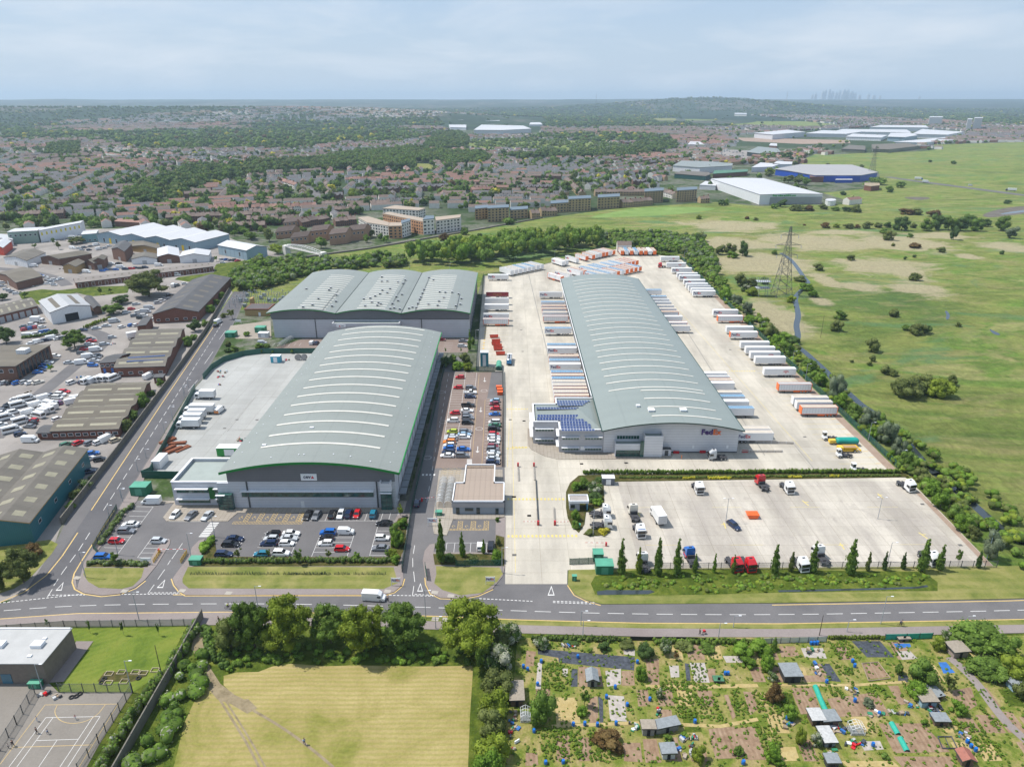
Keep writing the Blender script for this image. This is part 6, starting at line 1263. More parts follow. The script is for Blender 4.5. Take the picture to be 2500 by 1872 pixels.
trees(rG,"in the planting beside the triple arched warehouse",[(1057,502,448,40,'small','green'),(1175,502,462,38,'small','green'),(1383,502,448,52,'small','green'),(690,420,350,80,'shrub','olive'),(760,470,400,100,'shrub','green'),(700,480,430,90,'shrub','dark'),(850,490,450,90,'shrub','olive'),(900,310,250,80,'shrub','lime'),(1030,440,380,100,'shrub','green'),(1110,430,385,90,'shrub','green'),(740,130,10,130,'small','olive'),(650,110,60,80,'shrub','olive')])
trees(rJ,"at the gap between the left warehouses",[(815,440,222,55,'col','lime'),(570,470,405,28,'small','lime'),(728,460,405,28,'small','lime'),(570,600,480,130,'shrub','dark'),(650,570,460,120,'shrub','green'),(760,560,455,130,'shrub','olive'),(700,630,530,140,'shrub','lime'),(800,640,540,110,'shrub','yellow'),(845,380,300,45,'shrub','green')])
trees(rK,"in the planted corner by the yard kiosk",[(740,1110,1000,160,'shrub','flower'),(640,1060,960,140,'shrub','green'),(580,1090,1010,110,'shrub','lime'),(740,1180,1100,150,'shrub','dark'),(770,1220,1150,110,'shrub','lime'),(560,1360,1260,100,'shrub','lime'),(570,1430,1340,80,'shrub','green'),(700,1490,1440,100,'shrub','olive'),(830,1480,1430,110,'shrub','gold'),(785,1010,970,90,'shrub','dark'),(700,1280,1240,60,'shrub','olive')])
trees(rO,"at the corner of main road and west road",[(170,350,105,250,'broad','olive'),(20,400,190,170,'willow','olive'),(230,170,60,170,'shrub','rust')])
trees(rO,"on the school lawn",[(340,668,600,40,'small','green'),(640,712,615,35,'small','green'),(877,725,618,34,'small','dark'),(1125,730,628,30,'small','green')],"saplings on the school lawn")
trees(rF,"between the workshops and the west road wall",[(1140,920,790,140,'shrub','olive'),(1210,830,720,130,'shrub','green'),(1290,700,570,140,'shrub','green'),(1360,610,550,80,'shrub','dark'),(1440,520,440,80,'shrub','green'),(1690,160,70,90,'shrub','green'),(1745,100,50,70,'shrub','green'),(760,1440,1340,160,'shrub','flower'),(690,1530,1450,120,'shrub','olive'),(640,1620,1545,100,'shrub','green'),(820,1360,1315,70,'shrub','grey'),(460,390,318,90,'small','lime'),(260,610,565,80,'small','rust')])
trees(rB,"among the industrial estate buildings",[(1240,830,608,345,'broad','olive'),(945,975,880,175,'broad','green'),(1010,890,810,150,'broad','dark'),(625,1260,1095,205,'broad','green'),(55,1220,1080,165,'broad','dark'),(205,840,785,90,'small','green'),(640,390,328,150,'broad','olive'),(490,440,365,70,'small','olive'),(835,815,750,60,'small','dark'),(920,800,755,60,'small','green'),(1620,1120,1020,115,'broad','dark'),(1560,1240,1180,80,'shrub','green'),(1600,1190,1140,70,'shrub','green'),(1700,1080,1020,80,'shrub','green'),(1750,960,880,100,'shrub','lime'),(1800,900,840,70,'shrub','green'),(1850,850,790,70,'shrub','green'),(20,860,800,100,'broad','dark'),(460,1150,1090,70,'shrub','dark'),(290,430,385,60,'small','green'),(450,400,340,50,'small','green'),(1800,540,490,45,'small','green')])
trees(rB,"near the pale blue retail sheds",[(760,260,195,80,'far','green'),(790,240,160,100,'far','green'),(880,250,150,90,'far','lime'),(870,160,60,160,'far','dark'),(950,150,50,140,'far','dark'),(230,250,160,130,'far','green'),(410,215,135,90,'far','green'),(330,110,20,120,'far','olive'),(400,120,30,100,'far','dark'),(110,120,10,120,'far','dark'),(1130,60,-70,160,'far','dark'),(1950,330,270,70,'far','lime'),(1970,300,235,100,'far','yellow'),(2080,350,280,130,'far','green'),(1150,215,150,110,'far','green'),(1280,230,180,110,'far','green'),(1370,240,190,90,'far','green')])
trees(rC,"between the footbridge and the white flats",[(680,760,640,145,'far','green'),(215,700,560,130,'far','olive'),(290,810,700,130,'far','yellow'),(510,620,550,105,'far','green'),(755,480,360,75,'far','green'),(755,600,500,95,'far','lime'),(1045,580,490,115,'far','green'),(495,500,420,100,'far','green'),(1095,710,620,70,'far','green'),(1140,660,580,90,'far','olive'),(1210,690,615,70,'far','green'),(1265,710,630,80,'far','lime'),(1790,720,620,110,'broad','rust'),(1910,700,650,110,'shrub','green'),(2110,660,615,60,'shrub','dark'),(50,690,600,110,'far','green'),(950,330,205,115,'far','yellow'),(1090,330,205,110,'far','dark'),(2040,340,265,110,'far','dark'),(2150,350,240,130,'far','dark'),(1970,640,560,80,'shrub','green')])
trees(rE,"standing alone on the marsh",[(1038,790,742,66,'shrub','olive'),(817,855,806,80,'shrub','olive'),(1474,925,864,86,'shrub','olive'),(965,1185,1112,98,'shrub','green'),(946,1268,1190,96,'shrub','olive'),(1327,1168,1105,76,'shrub','olive'),(1765,1235,1198,52,'shrub','olive'),(1500,1290,1212,130,'shrub','olive'),(1550,1280,1215,70,'shrub','dark'),(1412,1262,1215,60,'shrub','green'),(1300,655,585,92,'shrub','olive'),(1275,610,565,80,'shrub','green'),(1440,635,600,48,'shrub','green'),(1325,695,672,30,'shrub','olive'),(1650,735,690,62,'shrub','olive'),(1472,772,748,30,'shrub','dark'),(1410,785,762,28,'shrub','dark'),(1733,652,560,72,'willow','dark'),(528,752,712,50,'shrub','green'),(2065,750,722,36,'shrub','dark'),(1470,705,665,90,'shrub','rust')],"lone bushes on the marsh")
trees(rE,"in the broken line of trees across the marsh",[(1385,588,490,120,'willow','dark'),(1555,590,500,110,'willow','green'),(1630,585,480,120,'willow','dark'),(1700,588,490,110,'willow','green'),(1780,590,490,120,'willow','dark'),(1850,560,480,100,'willow','green'),(1893,592,500,105,'willow','green'),(2055,590,482,120,'willow','green'),(2115,640,560,100,'willow','grey'),(872,572,525,75,'shrub','rust'),(945,570,538,50,'shrub','yellow'),(1025,574,532,74,'shrub','olive'),(1085,574,540,50,'shrub','rust'),(1155,576,528,80,'shrub','olive'),(1225,568,528,60,'shrub','olive'),(1290,568,522,64,'shrub','dark'),(1460,572,535,50,'shrub','olive'),(340,512,488,36,'shrub','rust'),(400,520,494,46,'shrub','olive'),(18,512,482,44,'shrub','yellow'),(730,556,542,24,'shrub','rust')],"trees in a broken line across the marsh")
trees(rE,"behind the yard's far right fence",[(312,760,655,90,'willow','dark'),(225,750,668,100,'willow','olive'),(150,750,685,90,'willow','olive'),(240,772,720,90,'shrub','lime'),(70,740,690,90,'shrub','olive'),(10,690,610,70,'willow','dark'),(45,850,762,110,'shrub','green'),(290,960,875,95,'shrub','olive'),(365,960,895,90,'shrub','olive'),(460,950,890,70,'shrub','green'),(330,1000,950,70,'shrub','flower'),(370,1025,960,95,'shrub','yellow'),(175,970,890,120,'shrub','green'),(200,1050,965,100,'shrub','lime'),(275,1100,1020,90,'willow','grey'),(335,1160,1065,75,'willow','grey'),(640,1075,1025,70,'shrub','yellow'),(740,990,930,110,'shrub','lime'),(790,1035,985,90,'shrub','lime'),(710,930,890,100,'shrub','olive'),(360,1200,1150,80,'shrub','lime'),(470,1270,1200,120,'shrub','green'),(590,1330,1270,110,'shrub','lime'),(650,1350,1290,100,'shrub','dark'),(60,890,835,60,'small','lime')])
trees(rL,"on the marsh beyond the stream",[(1390,395,272,140,'shrub','olive'),(1395,485,420,60,'shrub','olive'),(1370,525,478,60,'shrub','olive'),(1505,595,515,130,'shrub','olive'),(1585,615,545,90,'shrub','olive'),(1720,800,600,300,'shrub','olive'),(1850,750,590,240,'shrub','olive'),(2000,800,610,250,'shrub','yellow'),(2105,700,585,110,'shrub','olive'),(1620,740,640,120,'shrub','olive'),(1210,495,465,40,'shrub','olive')],"bushes on the marsh beyond the stream")
trees(rL,"between the yard fence and the stream",[(1070,830,595,185,'willow','grey'),(1340,1090,900,170,'willow','grey'),(1410,1060,915,110,'willow','grey'),(1510,1230,1010,200,'willow','grey'),(1620,1350,1150,150,'willow','grey'),(1700,1460,1260,180,'shrub','green'),(620,430,280,140,'shrub','green'),(700,400,330,110,'shrub','olive'),(830,560,440,150,'shrub','green'),(930,700,560,160,'shrub','lime'),(1120,900,760,150,'shrub','lime'),(1230,990,830,150,'shrub','green'),(1400,1180,1050,120,'shrub','lime'),(460,280,140,150,'shrub','olive'),(540,370,220,140,'shrub','lime'),(290,150,60,110,'shrub','lime'),(1830,1560,1430,150,'shrub','olive'),(1900,1640,1510,160,'shrub','lime'),(1560,1370,1260,90,'shrub','lime')],"bushes between fence and stream")
trees(rN,"right of the lorry park",[(1910,790,520,200,'willow','grey'),(1370,210,80,150,'shrub','lime'),(1450,330,150,180,'shrub','lime'),(1560,430,290,170,'shrub','green'),(1660,520,350,200,'shrub','lime'),(1740,600,460,150,'shrub','olive'),(1300,120,20,130,'shrub','olive'),(1460,130,40,110,'shrub','olive')],"bushes right of the lorry park")
trees(rE,"around the big white distribution shed",[(170,420,370,50,'shrub','dark'),(205,418,372,44,'shrub','green'),(570,430,378,90,'willow','dark'),(530,440,400,60,'shrub','green'),(490,220,155,90,'far','yellow'),(620,270,205,90,'far','olive'),(690,280,210,110,'far','olive'),(740,285,220,90,'far','green'),(1240,280,220,110,'far','green'),(1180,265,222,60,'far','green'),(985,350,322,50,'shrub','dark'),(680,455,405,110,'shrub','olive'),(760,455,410,90,'shrub','rust'),(850,445,408,70,'shrub','olive'),(935,455,420,60,'shrub','green'),(1010,460,420,70,'shrub','dark'),(1080,465,410,80,'shrub','olive'),(1115,168,138,36,'shrub','olive'),(1380,300,250,70,'shrub','green'),(1300,330,285,60,'shrub','green'),(2100,408,375,50,'shrub','dark'),(1410,480,430,110,'shrub','rust'),(1480,480,435,90,'shrub','olive'),(1600,495,440,100,'shrub','rust'),(1575,130,108,30,'shrub','dark'),(1730,140,115,44,'shrub','green'),(610,120,45,90,'far','dark'),(1950,560,500,90,'shrub','dark')])
def hedge_mesh(name,line,wd,h,leaf,dens=5.0,size=.42,seed=1,wob=.25):
 rs=np.random.RandomState(seed);L=np.array([p[:2]for p in line],float);seg=np.diff(L,axis=0);ln=np.linalg.norm(seg,axis=1);tot=ln.sum();lob=[]
 n=max(3,int(tot/(wd*.17)))
 for i in range(n):
  d=tot*(i+rs.uniform(.2,.8))/n;k=0
  while k<len(ln)-1 and d>ln[k]:d-=ln[k];k+=1
  p=L[k]+seg[k]*min(1,d/ln[k]);nrm=np.array([-seg[k][1],seg[k][0]])/ln[k];off=rs.uniform(-1.2,1.2)*wd*wob;p=p+nrm*off;hh=h*rs.uniform(.7,1.12);rr=max(wd*rs.uniform(.18,.38),.25)
  lob.append((p[0],p[1],hh*.45,rr,min(2.2,hh*.55/rr)))
 Q_=lobes_leaves(rs,lob,int(tot*(wd+1.2*h)*dens*1.4),size,.16);tv,tf=cores(lob,.80);return raw_mesh(name,Q_,tv,tf,[LF[leaf]]if isinstance(leaf,str)else[LF[l]for l in leaf],None if isinstance(leaf,str)else rs.randint(0,len(leaf),len(Q_)+len(tf)))
def hedge(line,wd,h,leaf,label,seed=1,group=None,z=.1,dens=5.0,size=.42,wob=.25):
 o=ob("hedge",hedge_mesh("hedge",line,wd,h,leaf,dens,size,seed,wob));o.location=(0,0,z);return tag(o,label,"hedge",group)
mixl=['green','lime','olive','green']
hedge(pts(rO,(622,225),(1045,228)),2.2,1.5,['green','olive','grey'],"clipped hedge above the small lawn at the west road corner",1)
hedge(pts(rH,(1090,1005),(1700,1005))+pts(rI,(200,1000),(940,1000)),2.0,1.6,['green','lime','olive','grey'],"long mixed hedge in front of the left warehouse car park",2)
hedge(pts(rH,(175,850),(260,720),(350,590),(470,490)),2.2,1.5,['green','olive','grey'],"hedge between west road fence and the front car park",3)
hedge(pts(rH,(1090,930),(1130,850),(1190,800)),3.2,1.9,'lime',"bright round cornered hedge beside the car park entrance barrier",4)
hedge([(23,201),(50,201),(79,201.4),(125,201.6)],1.5,1.9,['green','lime','olive'],"long low hedge between concrete yard and lorry park",5,wob=.15)
hedge([(34,198.4),(60,198.6),(90,199.2),(124,199.6)],1.2,.8,['olive','green'],"low ground cover strip in front of the long yard hedge",6)
hedge(pts(rK,(1540,992),(1640,988)),1.2,.9,'gold',"golden shrub strip left of the white tractor unit at the hedge",7)
hedge(pts(rK,(1760,992),(1970,990)),1.3,.9,'gold',"longest golden shrub strip in front of the yard hedge",8)
hedge(pts(rL,(640,1530),(760,1532)),1.1,.9,'gold',"golden shrub strip right of the white tractor unit by the red one",9)
hedge(pts(rL,(1010,1525),(1110,1525)),1.1,.9,'gold',"golden shrub strip farthest to the right along the hedge",10)
def rO2(u,v):return rO(u,v,2.0)
hedge([rO2(u,v)[:2]for u,v in((1400,620),(1280,800),(1170,960),(1060,1090),(960,1230),(850,1400),(760,1560),(700,1690))],2.8,3.0,['green','olive','flower','lime'],"tall ivy and blossom hedge along the inside of the school wall",11)
hedge([rO(u,v)[:2]for u,v in((1385,880),(1370,960),(1360,1060),(1290,1180),(1200,1300),(1130,1440),(1060,1560),(1010,1700))],6.0,2.6,['green','lime','green','green','flower'],"broad bramble bank between the school wall and the meadow path",12,wob=.35)
hedge(pts(rO,(1460,680),(1480,800),(1540,920),(1620,960)),2.5,1.6,['green','dark'],"nettle bank right of the start of the meadow path",13)
hedge(pts(rB,(700,1100),(800,1060),(920,1020)),1.8,2.2,'yellow',"yellow green hedge beside the white gabled workshop",14)
hedge(pts(rB,(180,1180),(330,1165),(460,1130)),2.0,1.6,['green','flower'],"scruffy hedge across the middle of the estate car park",15)
hedge([(126.2,528),(123,540),(112,550),(99,562)],3,2.5,mixl,"shrub hedge round the yard's farthest corner",16)
def stuff_wood(name,polys,dens,hr,wr,leaves,seed,nl=60,ls=1.3,z0=0.0):
 rs=np.random.RandomState(seed);Qs=[];TV=[];TF=[];base=0;v,f=ico()
 for poly in polys:
  xs=[p[0]for p in poly];ys=[p[1]for p in poly];ar=abs(sum(poly[i][0]*poly[(i+1)%len(poly)][1]-poly[(i+1)%len(poly)][0]*poly[i][1]for i in range(len(poly))))/2
  n=int(ar*dens);k=0;tries=0
  while k<n and tries<n*20:
   tries+=1;x=rs.uniform(min(xs),max(xs));y=rs.uniform(min(ys),max(ys))
   if not inpoly(x,y,poly):continue
   k+=1;h=rs.uniform(*hr);w_=rs.uniform(*wr);lob=[(x+rs.uniform(-.25,.25)*w_,y+rs.uniform(-.25,.25)*w_,z0+h*rs.uniform(.35,.75),w_*rs.uniform(.24,.36),max(.8,h/w_*.7))for _ in range(4)]
   Qs.append(lobes_leaves(rs,lob,int(nl*1.3),ls*w_/8));a,b_=cores(lob,.78);TV.append(a);TF.append(b_+base);base+=len(a)
 Q_=np.concatenate(Qs);TF=np.concatenate(TF);me=raw_mesh(name,Q_,np.concatenate(TV),TF,[LF[l]for l in leaves]);
 mi=np.concatenate([np.repeat(rs.randint(0,len(leaves),len(Qs)),[len(q)for q in Qs]),np.repeat(rs.randint(0,len(leaves),len(TV)*4),len(f))]);
 me.polygons.foreach_set("material_index",mi.astype(np.int32));return kind(ob(name,me),'stuff')
stuff_wood("woodland",[pts(rC,(1430,915),(1700,915),(1950,925),(2212,945))+pts(rD,(60,960),(230,905),(420,880),(700,850),(930,790),(1080,760),(1200,745),(1150,715),(950,712),(700,722),(450,745),(250,775),(80,810))+pts(rC,(1900,815),(1600,850),(1430,880))],.030,(14,19),(7,11),['green','lime','green','yellow','green'],3,150,1.05)
stuff_wood("scrub",[pts(rC,(0,1140),(280,1110),(430,1040),(560,1000),(850,965),(1100,940),(1430,935),(1430,870),(1150,830),(900,900),(740,890),(600,880),(300,880),(100,900),(0,935)),pts(rD,(1110,770),(1330,745),(1680,800),(1900,830),(2050,930),(2150,1050),(2212,1150),(2212,900),(2100,700),(1800,660),(1500,640),(1200,660),(1050,730)),pts(rB,(1930,690),(2000,600),(2212,620),(2212,800),(2000,800))],.060,(3.5,8),(4,9),['green','olive','lime','lime','green','grey'],4,100,.95)
stuff_wood("shrub_belt",[[(126.8,150),(137,150),(138,260),(137,371),(134,420),(136,520),(127.5,530),(127,371)],[(137,150),(150,150),(146,200),(138,250)]],.07,(1.8,3.6),(3,5.5),['lime','green','olive','yellow','green'],5,90,.7)
stuff_wood("undergrowth",[pts(rP,(135,400),(260,330),(330,300),(420,480),(1000,460),(1500,440),(1850,500),(1830,575),(1100,575),(700,565),(480,600),(240,640),(190,600))],.22,(.5,1.3),(1.4,3.0),['green','lime','lime','green'],6,110,.9)
stuff_wood("bank_herbs",[pts(rM,(600,1010),(2212,1000))+pts(rN,(700,930),(1300,935),(1400,990),(1340,1030),(0,1075))+pts(rM,(1200,1165),(930,1140),(500,1120),(420,1080))],.30,(.3,.9),(1.2,2.6),['lime','olive','green','lime','yellow'],7,60,.8)
flush_series()
# ESTATE, FLATS, TOWN, HORIZON
m_asb=metal_roof("corrugated asbestos roof",S(128,122,112,.58),.7,.9,var=.25);m_asbd=metal_roof("dark corrugated roof",S(104,104,106,.58),.7,.9,var=.18);m_asbb=metal_roof("brown corrugated roof",S(132,124,110,.56),.7,.9,var=.25)
m_wroof=metal_roof("white sheet roof",S(236,236,238,.62),1.2,.5,var=.03);m_pblue=cladding("pale blue cladding",S(178,206,220,.6),1.2,False);m_tealw=cladding("teal cladding",(.015,.13,.16),.6,False);m_whitew=cladding("white cladding",(.7,.71,.72),1.0,False)
m_tile=M("brown tile roof",S(142,124,114,.57),.9,var=.2,vs=.8,rnd=.25);m_tiler=M("red tile roof",S(164,126,112,.57),.9,var=.2,vs=.8,rnd=.3);m_tileg=M("grey slate roof",S(126,124,126,.56),.9,var=.2,vs=.8,rnd=.2)
m_rend=M("cream render",S(240,236,228,.74),.9,var=.08,rnd=.1);m_yb=M("yellow brick",S(206,180,136,.60),.9,var=.12,vs=1,rnd=.1);m_bb=M("brown brick",S(150,122,106,.56),.9,var=.15,vs=1,rnd=.15);m_pale=M("patch of clear sheet",S(176,170,144,.56),.6)
m_win=M("window glass",(.03,.04,.05),.15,var=.3)
V2=lambda p:Vector((p[0],p[1]))
def shed(name,label,cat,A,B,C,he,hr,ridge='AB',n=1,roof=None,wall=None,lights=None,wins=0,door=None,group=None,gut=None,wz=(1.2,2.2),wcol=None,dz=3.2,nd=1,dw=4.0):
 A,B,C=V2(A),V2(B),V2(C);U=B-A;Wv=C-B;lu,lw=U.length,Wv.length;U/=lu;Wv/=lw;roof=roof or m_asb;wall=wall or m_brickR
 t=thing(name,label,cat,(A.x,A.y,0),0,group);P=lambda u,w_,z:((U*u+Wv*w_).x,(U*u+Wv*w_).y,z)
 L,D=(lu,lw)if ridge=='AB'else(lw,lu);Q_=(lambda l,d,z:P(l,d,z))if ridge=='AB'else(lambda l,d,z:P(d,l,z))
 mb=MB();mb.add([P(0,0,0),P(lu,0,0),P(lu,lw,0),P(0,lw,0),P(0,0,he),P(lu,0,he),P(lu,lw,he),P(0,lw,he)],[(0,1,5,4),(1,2,6,5),(2,3,7,6),(3,0,4,7)],0)
 bd=D/n
 for i in range(n):
  if hr>he+.05:
   for l in(0,L):mb.add([Q_(l,i*bd,he),Q_(l,(i+1)*bd,he),Q_(l,(i+.5)*bd,hr-.06)],[(0,1,2)],0)
 mb.build("wall",[wall],t)
 mb=MB();o_=.35
 for i in range(n):
  d0,d1,dm=i*bd-(o_ if i==0 else 0),(i+1)*bd+(o_ if i==n-1 else 0),(i+.5)*bd
  for a,b_ in((d0,dm),(dm,d1)):
   za,zb=(he,hr)if b_==dm else(hr,he)
   mb.quad(Q_(-o_,a,za),Q_(L+o_,a,za),Q_(L+o_,b_,zb),Q_(-o_,b_,zb),0)
   for l in(-o_,L+o_):mb.quad(Q_(l,a,za-.3),Q_(l,b_,zb-.3),Q_(l,b_,zb),Q_(l,a,za),1)
  for d_,zz in((d0,he),(d1,he)):mb.quad(Q_(-o_,d_,zz-.3),Q_(L+o_,d_,zz-.3),Q_(L+o_,d_,zz+.02),Q_(-o_,d_,zz+.02),1)
 rf_=mb.build("roof",[roof,gut or m_frame],t)
 if lights:
  nl,fr,lm=lights
  for i in range(n):
   for s in(.25,.75):
    for k in range(nl):
     l=L*(k+.5)/nl;dd=(i+s)*bd;z=he+(hr-he)*.5+.06;hw_,hd=L/nl*fr/2,bd*(.06 if fr>.7 else.13);dz_=(hr-he)*(.12 if fr>.7 else.26)*(1 if s<.5 else-1);mb=MB()
     mb.quad(Q_(l-hw_,dd-hd,z-dz_),Q_(l+hw_,dd-hd,z-dz_),Q_(l+hw_,dd+hd,z+dz_),Q_(l-hw_,dd+hd,z+dz_),0);mb.build("rooflight",[lm],t)
 if wins:
  for i in range(wins):
   u=lu*(i+.5)/wins;hw_=min(.8,lu/wins*.3);mb=MB();mb.add([P(u-hw_,-.06,wz[0]),P(u+hw_,-.06,wz[0]),P(u+hw_,-.06,wz[1]),P(u-hw_,-.06,wz[1])],[(0,1,2,3)],0);mb.add([P(u-hw_-.12,-.04,wz[0]-.12),P(u+hw_+.12,-.04,wz[0]-.12),P(u+hw_+.12,-.04,wz[1]+.12),P(u-hw_-.12,-.04,wz[1]+.12)],[(0,1,2,3)],1);mb.build("window",[wcol or m_win,m_trimw],t)
 if door:
  for i in range(nd):u=lu*(i+.5)/nd;mb=MB();mb.add([P(u-dw/2,-.08,.02),P(u+dw/2,-.08,.02),P(u+dw/2,-.08,dz),P(u-dw/2,-.08,dz)],[(0,1,2,3)],0);mb.build("door",[door],t)
 return t
ind="workshop units on the estate";sh="warehouse";wk="workshop"
m_ro=M("roller door grey",(.35,.36,.37),.6,var=.1);m_rd=M("red door",(.35,.03,.03),.5);m_blk=M("dark opening",(.012,.012,.014),.9)
shed("shed","teal sided twin gabled shed with square pale rooflights at the left edge",sh,(-137.9,206),(-129.6,163),(-155,158),6.6,8.4,'AB',2,m_asb,m_tealw,(6,.35,m_pale),4,None,None,m_brickY,(3.2,4.2))
shed("workshop","brown corrugated four bay brick workshop nearest the teal shed",wk,(-162.5,226),(-139.8,228),(-149.6,272.5),3.4,4.7,'AB',4,m_asbb,m_brickR,(2,.8,m_pale),9,None,ind)
shed("workshop_annex","small dark roofed lean-to at the left end of the brown four bay workshop",wk,(-167.5,226),(-162.6,226),(-163.6,232),2.8,3.4,'AB',1,m_asbd,m_brickR,None,1)
for k,(y,w_)in enumerate(((247,4),(260,5))):shed("workshop_annex","little brick annex with pale roof, %s on the workshop's left side"%("nearer one"if k==0 else "farther one"),wk,(-168.5-k*3.5,y),(-164-k*3.6,y+.4),(-165-k*3.6,y+w_),2.8,3.2,'AB',1,m_asb,m_brickR,None,1)
shed("workshop","grey corrugated brick workshop with two rows of small solar panels",wk,(-171.5,287),(-150.8,289),(-165.5,343),4.4,5.8,'AB',4,m_asb,m_brickR,(2,.8,m_pale),5,None,ind)
for k,v in enumerate((262,296)):
 t=thing("solar_array","%s row of small solar panels on the grey brick workshop roof"%("upper"if k==0 else "lower"),"solar panels",(0,0,0));a=rF(1150-k*12,v+6,5.5);b_=rF(1482-k*6,v-14,5.5);mb=MB()
 for i in range(12):p=V2(a).lerp(V2(b_),(i+.5)/12);mb.obox(p.x,p.y,5.35+.03*k,1.3,1.5,.12,math.atan2(b_[1]-a[1],b_[0]-a[0]),0)
 mb.build("solar_panel",[m_solar],t)
shed("office_annex","brown roofed brick annex with a white window and blue doors","office",rF(915,415),rF(1050,405),(-173,303),5.2,6.2,'AB',1,m_asbd,m_brickR,None,3,paint('blue'),None,None,(3.2,4.2),None,2.4,2,1.0)
shed("hut","tiny brick hut with flat roof against the west road wall","hut",(-151.2,279),(-147.6,279.4),(-148.3,283),3.0,3.05,'AB',1,m_asbd,m_brickB,None,1)
shed("tall_annex","narrow tall brick annex between the grey workshop and the long dark shed",wk,rB(1155,1160),rB(1225,1150),rB(1275,1080),5.5,5.6,'AB',1,m_asbd,m_brickR,None,1)
shed("shed","long dark grey corrugated shed reaching back along the west road",sh,(-192,366),(-169.8,371),(-181,449),5.2,8.2,'BC',1,m_asbd,m_brickR,(7,.28,m_asb),5)
shed("workshop","white gabled workshop with a large dark doorway",wk,rB(440,1062),rB(768,998),(-252.5,402),6.6,8.8,'BC',1,metal_roof("pale striped roof",S(206,208,210,.58),1.4,.6),m_whitew,(1,.8,m_asbb),0,m_blk,None,None,(1,2),None,4.2,1,6.5)
shed("shed","dark low shed joined behind the white gabled workshop",sh,rB(790,985),rB(850,970),rB(770,880),4,5,'BC',1,m_asbd,m_brickB)
shed("garage_block","row of brick garages with grey doors and one red door at the left edge","garages",rB(-120,1085),rB(325,970),rB(270,900),4.4,5.6,'AB',1,m_asb,m_brickR,(7,.3,m_pale),0,m_ro,None,None,(1,2),None,3.2,8,2.6)
shed("office_block","two storey brown brick block with a white roof hut and dark window strips","office",(-245,281.5),(-211.3,283),(-213.5,311),6.6,6.75,'AB',1,m_asbb,m_brickB,None,8,None,None,None,(3.6,5.0))
bk=bpy.data.objects["office_block.002"]
for i in range(9):
 mb=MB();y=2+i*2.95;mb.box(33.55-y*.078,y,.6,33.95-y*.078,y+1.7,5.8,0);mb.build("window_strip",[m_win],bk)
mb=MB();mb.box(25,16,6.7,29,20,8.6,0);mb.build("roof_hut",[m_whitew],bk)
shed("garage_terrace","very long low brick terrace with pale roof and square skylights",wk,rB(640,762),rB(1778,622),tuple(V2(rB(1778,622))+Vector((-6,8.5))),3.6,5.6,'AB',1,metal_roof("pale corrugated roof",S(176,166,158,.56),.7,.9,var=.15),m_brickR,(20,.25,m_asbb),22,None,None,None,(.3,2.6),m_brickB)
for k,(u0,v0,u1,v1,u2,v2,hh,rr_,wl,nm)in enumerate(((0,695,150,778,365,722,5,m_asbb,m_brickB,"olive roofed shed beside the estate's left car row"),(45,560,235,590,390,520,5,m_asb,m_whitew,"white gabled shed right of the red walled one"),(350,560,500,575,770,530,5,m_asbb,m_brickB,"brown roofed long shed behind the scrap yard"),(535,635,640,642,720,600,5,m_asbb,m_brickY,"left of three olive gabled sheds"),(715,600,790,612,870,580,5,m_asbb,m_brickB,"middle of three olive gabled sheds"),(790,605,875,595,905,565,6,m_asbb,m_brickB,"right of three olive gabled sheds"),(945,520,1050,545,1110,480,8,m_asbd,m_brickB,"tall narrow brown brick shed above the terrace"),(1100,565,1310,560,1320,520,4,m_asb,m_whitew,"low white fronted shed with grey roof"),(1320,555,1500,550,1490,480,5,m_wroof,m_brickB,"pale roofed shed in front of the blue sheds"),(1500,555,1740,545,1760,500,5,m_wroof,m_whitew,"white roofed shed at the end of the terrace"),(1080,455,1340,480,1330,440,4,m_asbb,m_brickY,"low tan shed below the retail car park"),(-60,480,40,490,110,430,6,m_wroof,M("red fascia wall",(.5,.05,.02),.6),"red walled shed at the left edge"),(-80,420,120,410,90,370,5,m_wroof,m_whitew,"white roofed shed behind the red walled one"))):
 shed("workshop",nm,wk,rB(u0,v0),rB(u1,v1),rB(u2,v2),hh,hh+2,'BC',1,rr_,wl,None,0,m_ro,ind,None,(1,2),None,2.8,1,3)
FA,FB=V2(rB(822,384)),V2(rB(1672,452));fd=(FB-FA);fl=fd.length;fd/=fl;fn=Vector((-fd.y,fd.x))
if fn.y<0:fn=-fn
for i in range(4):
 a=FA+fd*(fl*i/4+(0 if i==0 else 0))-fn*(i*1.5);b_=a+fd*(fl/4-.4);shed("retail_shed","%s of four joined pale blue sheds with white roofs"%("leftmost","second from left","third from left","rightmost")[i],"retail shed",a,b_,b_+fn*(48-i*3),7.6,10.2,'BC',1,m_wroof,m_pblue,None,2,M("yellow door",(.7,.5,.02),.5),"joined pale blue sheds",None,(1,4.2),m_win,4.5,1,2.2)
shed("retail_shed","separate pale blue shed with white roof nearest the footbridge","retail shed",rB(1820,482),rB(2058,530),rB(2225,496),7.4,9.8,'AB',1,m_wroof,m_pblue,None,2,None,None,None,(2,5),m_win)
shed("retail_shed","small turquoise shed at the left end of the four joined ones","retail shed",rB(690,385),rB(812,375),rB(830,345),7,7.2,'AB',1,m_wroof,cladding("turquoise cladding",S(150,196,200,.58),1,False),None,3)
t=shed("school_block","pale green flat roofed school block with small dark windows","school",rB(85,396),rB(330,382),rB(390,350),10,10.2,'AB',1,m_wroof,cladding("pale green cladding",S(172,200,186,.58),1,False),None,6,None,None,None,(6,7.5));mb=None
t=shed("school_block","white flat roofed school block with yellow and dark windows","school",rB(345,382),rB(690,312),rB(715,290),10,10.2,'AB',1,m_wroof,m_whitew,None,9,None,None,None,(5.5,8),M("yellow panel window",(.6,.5,.02),.5))
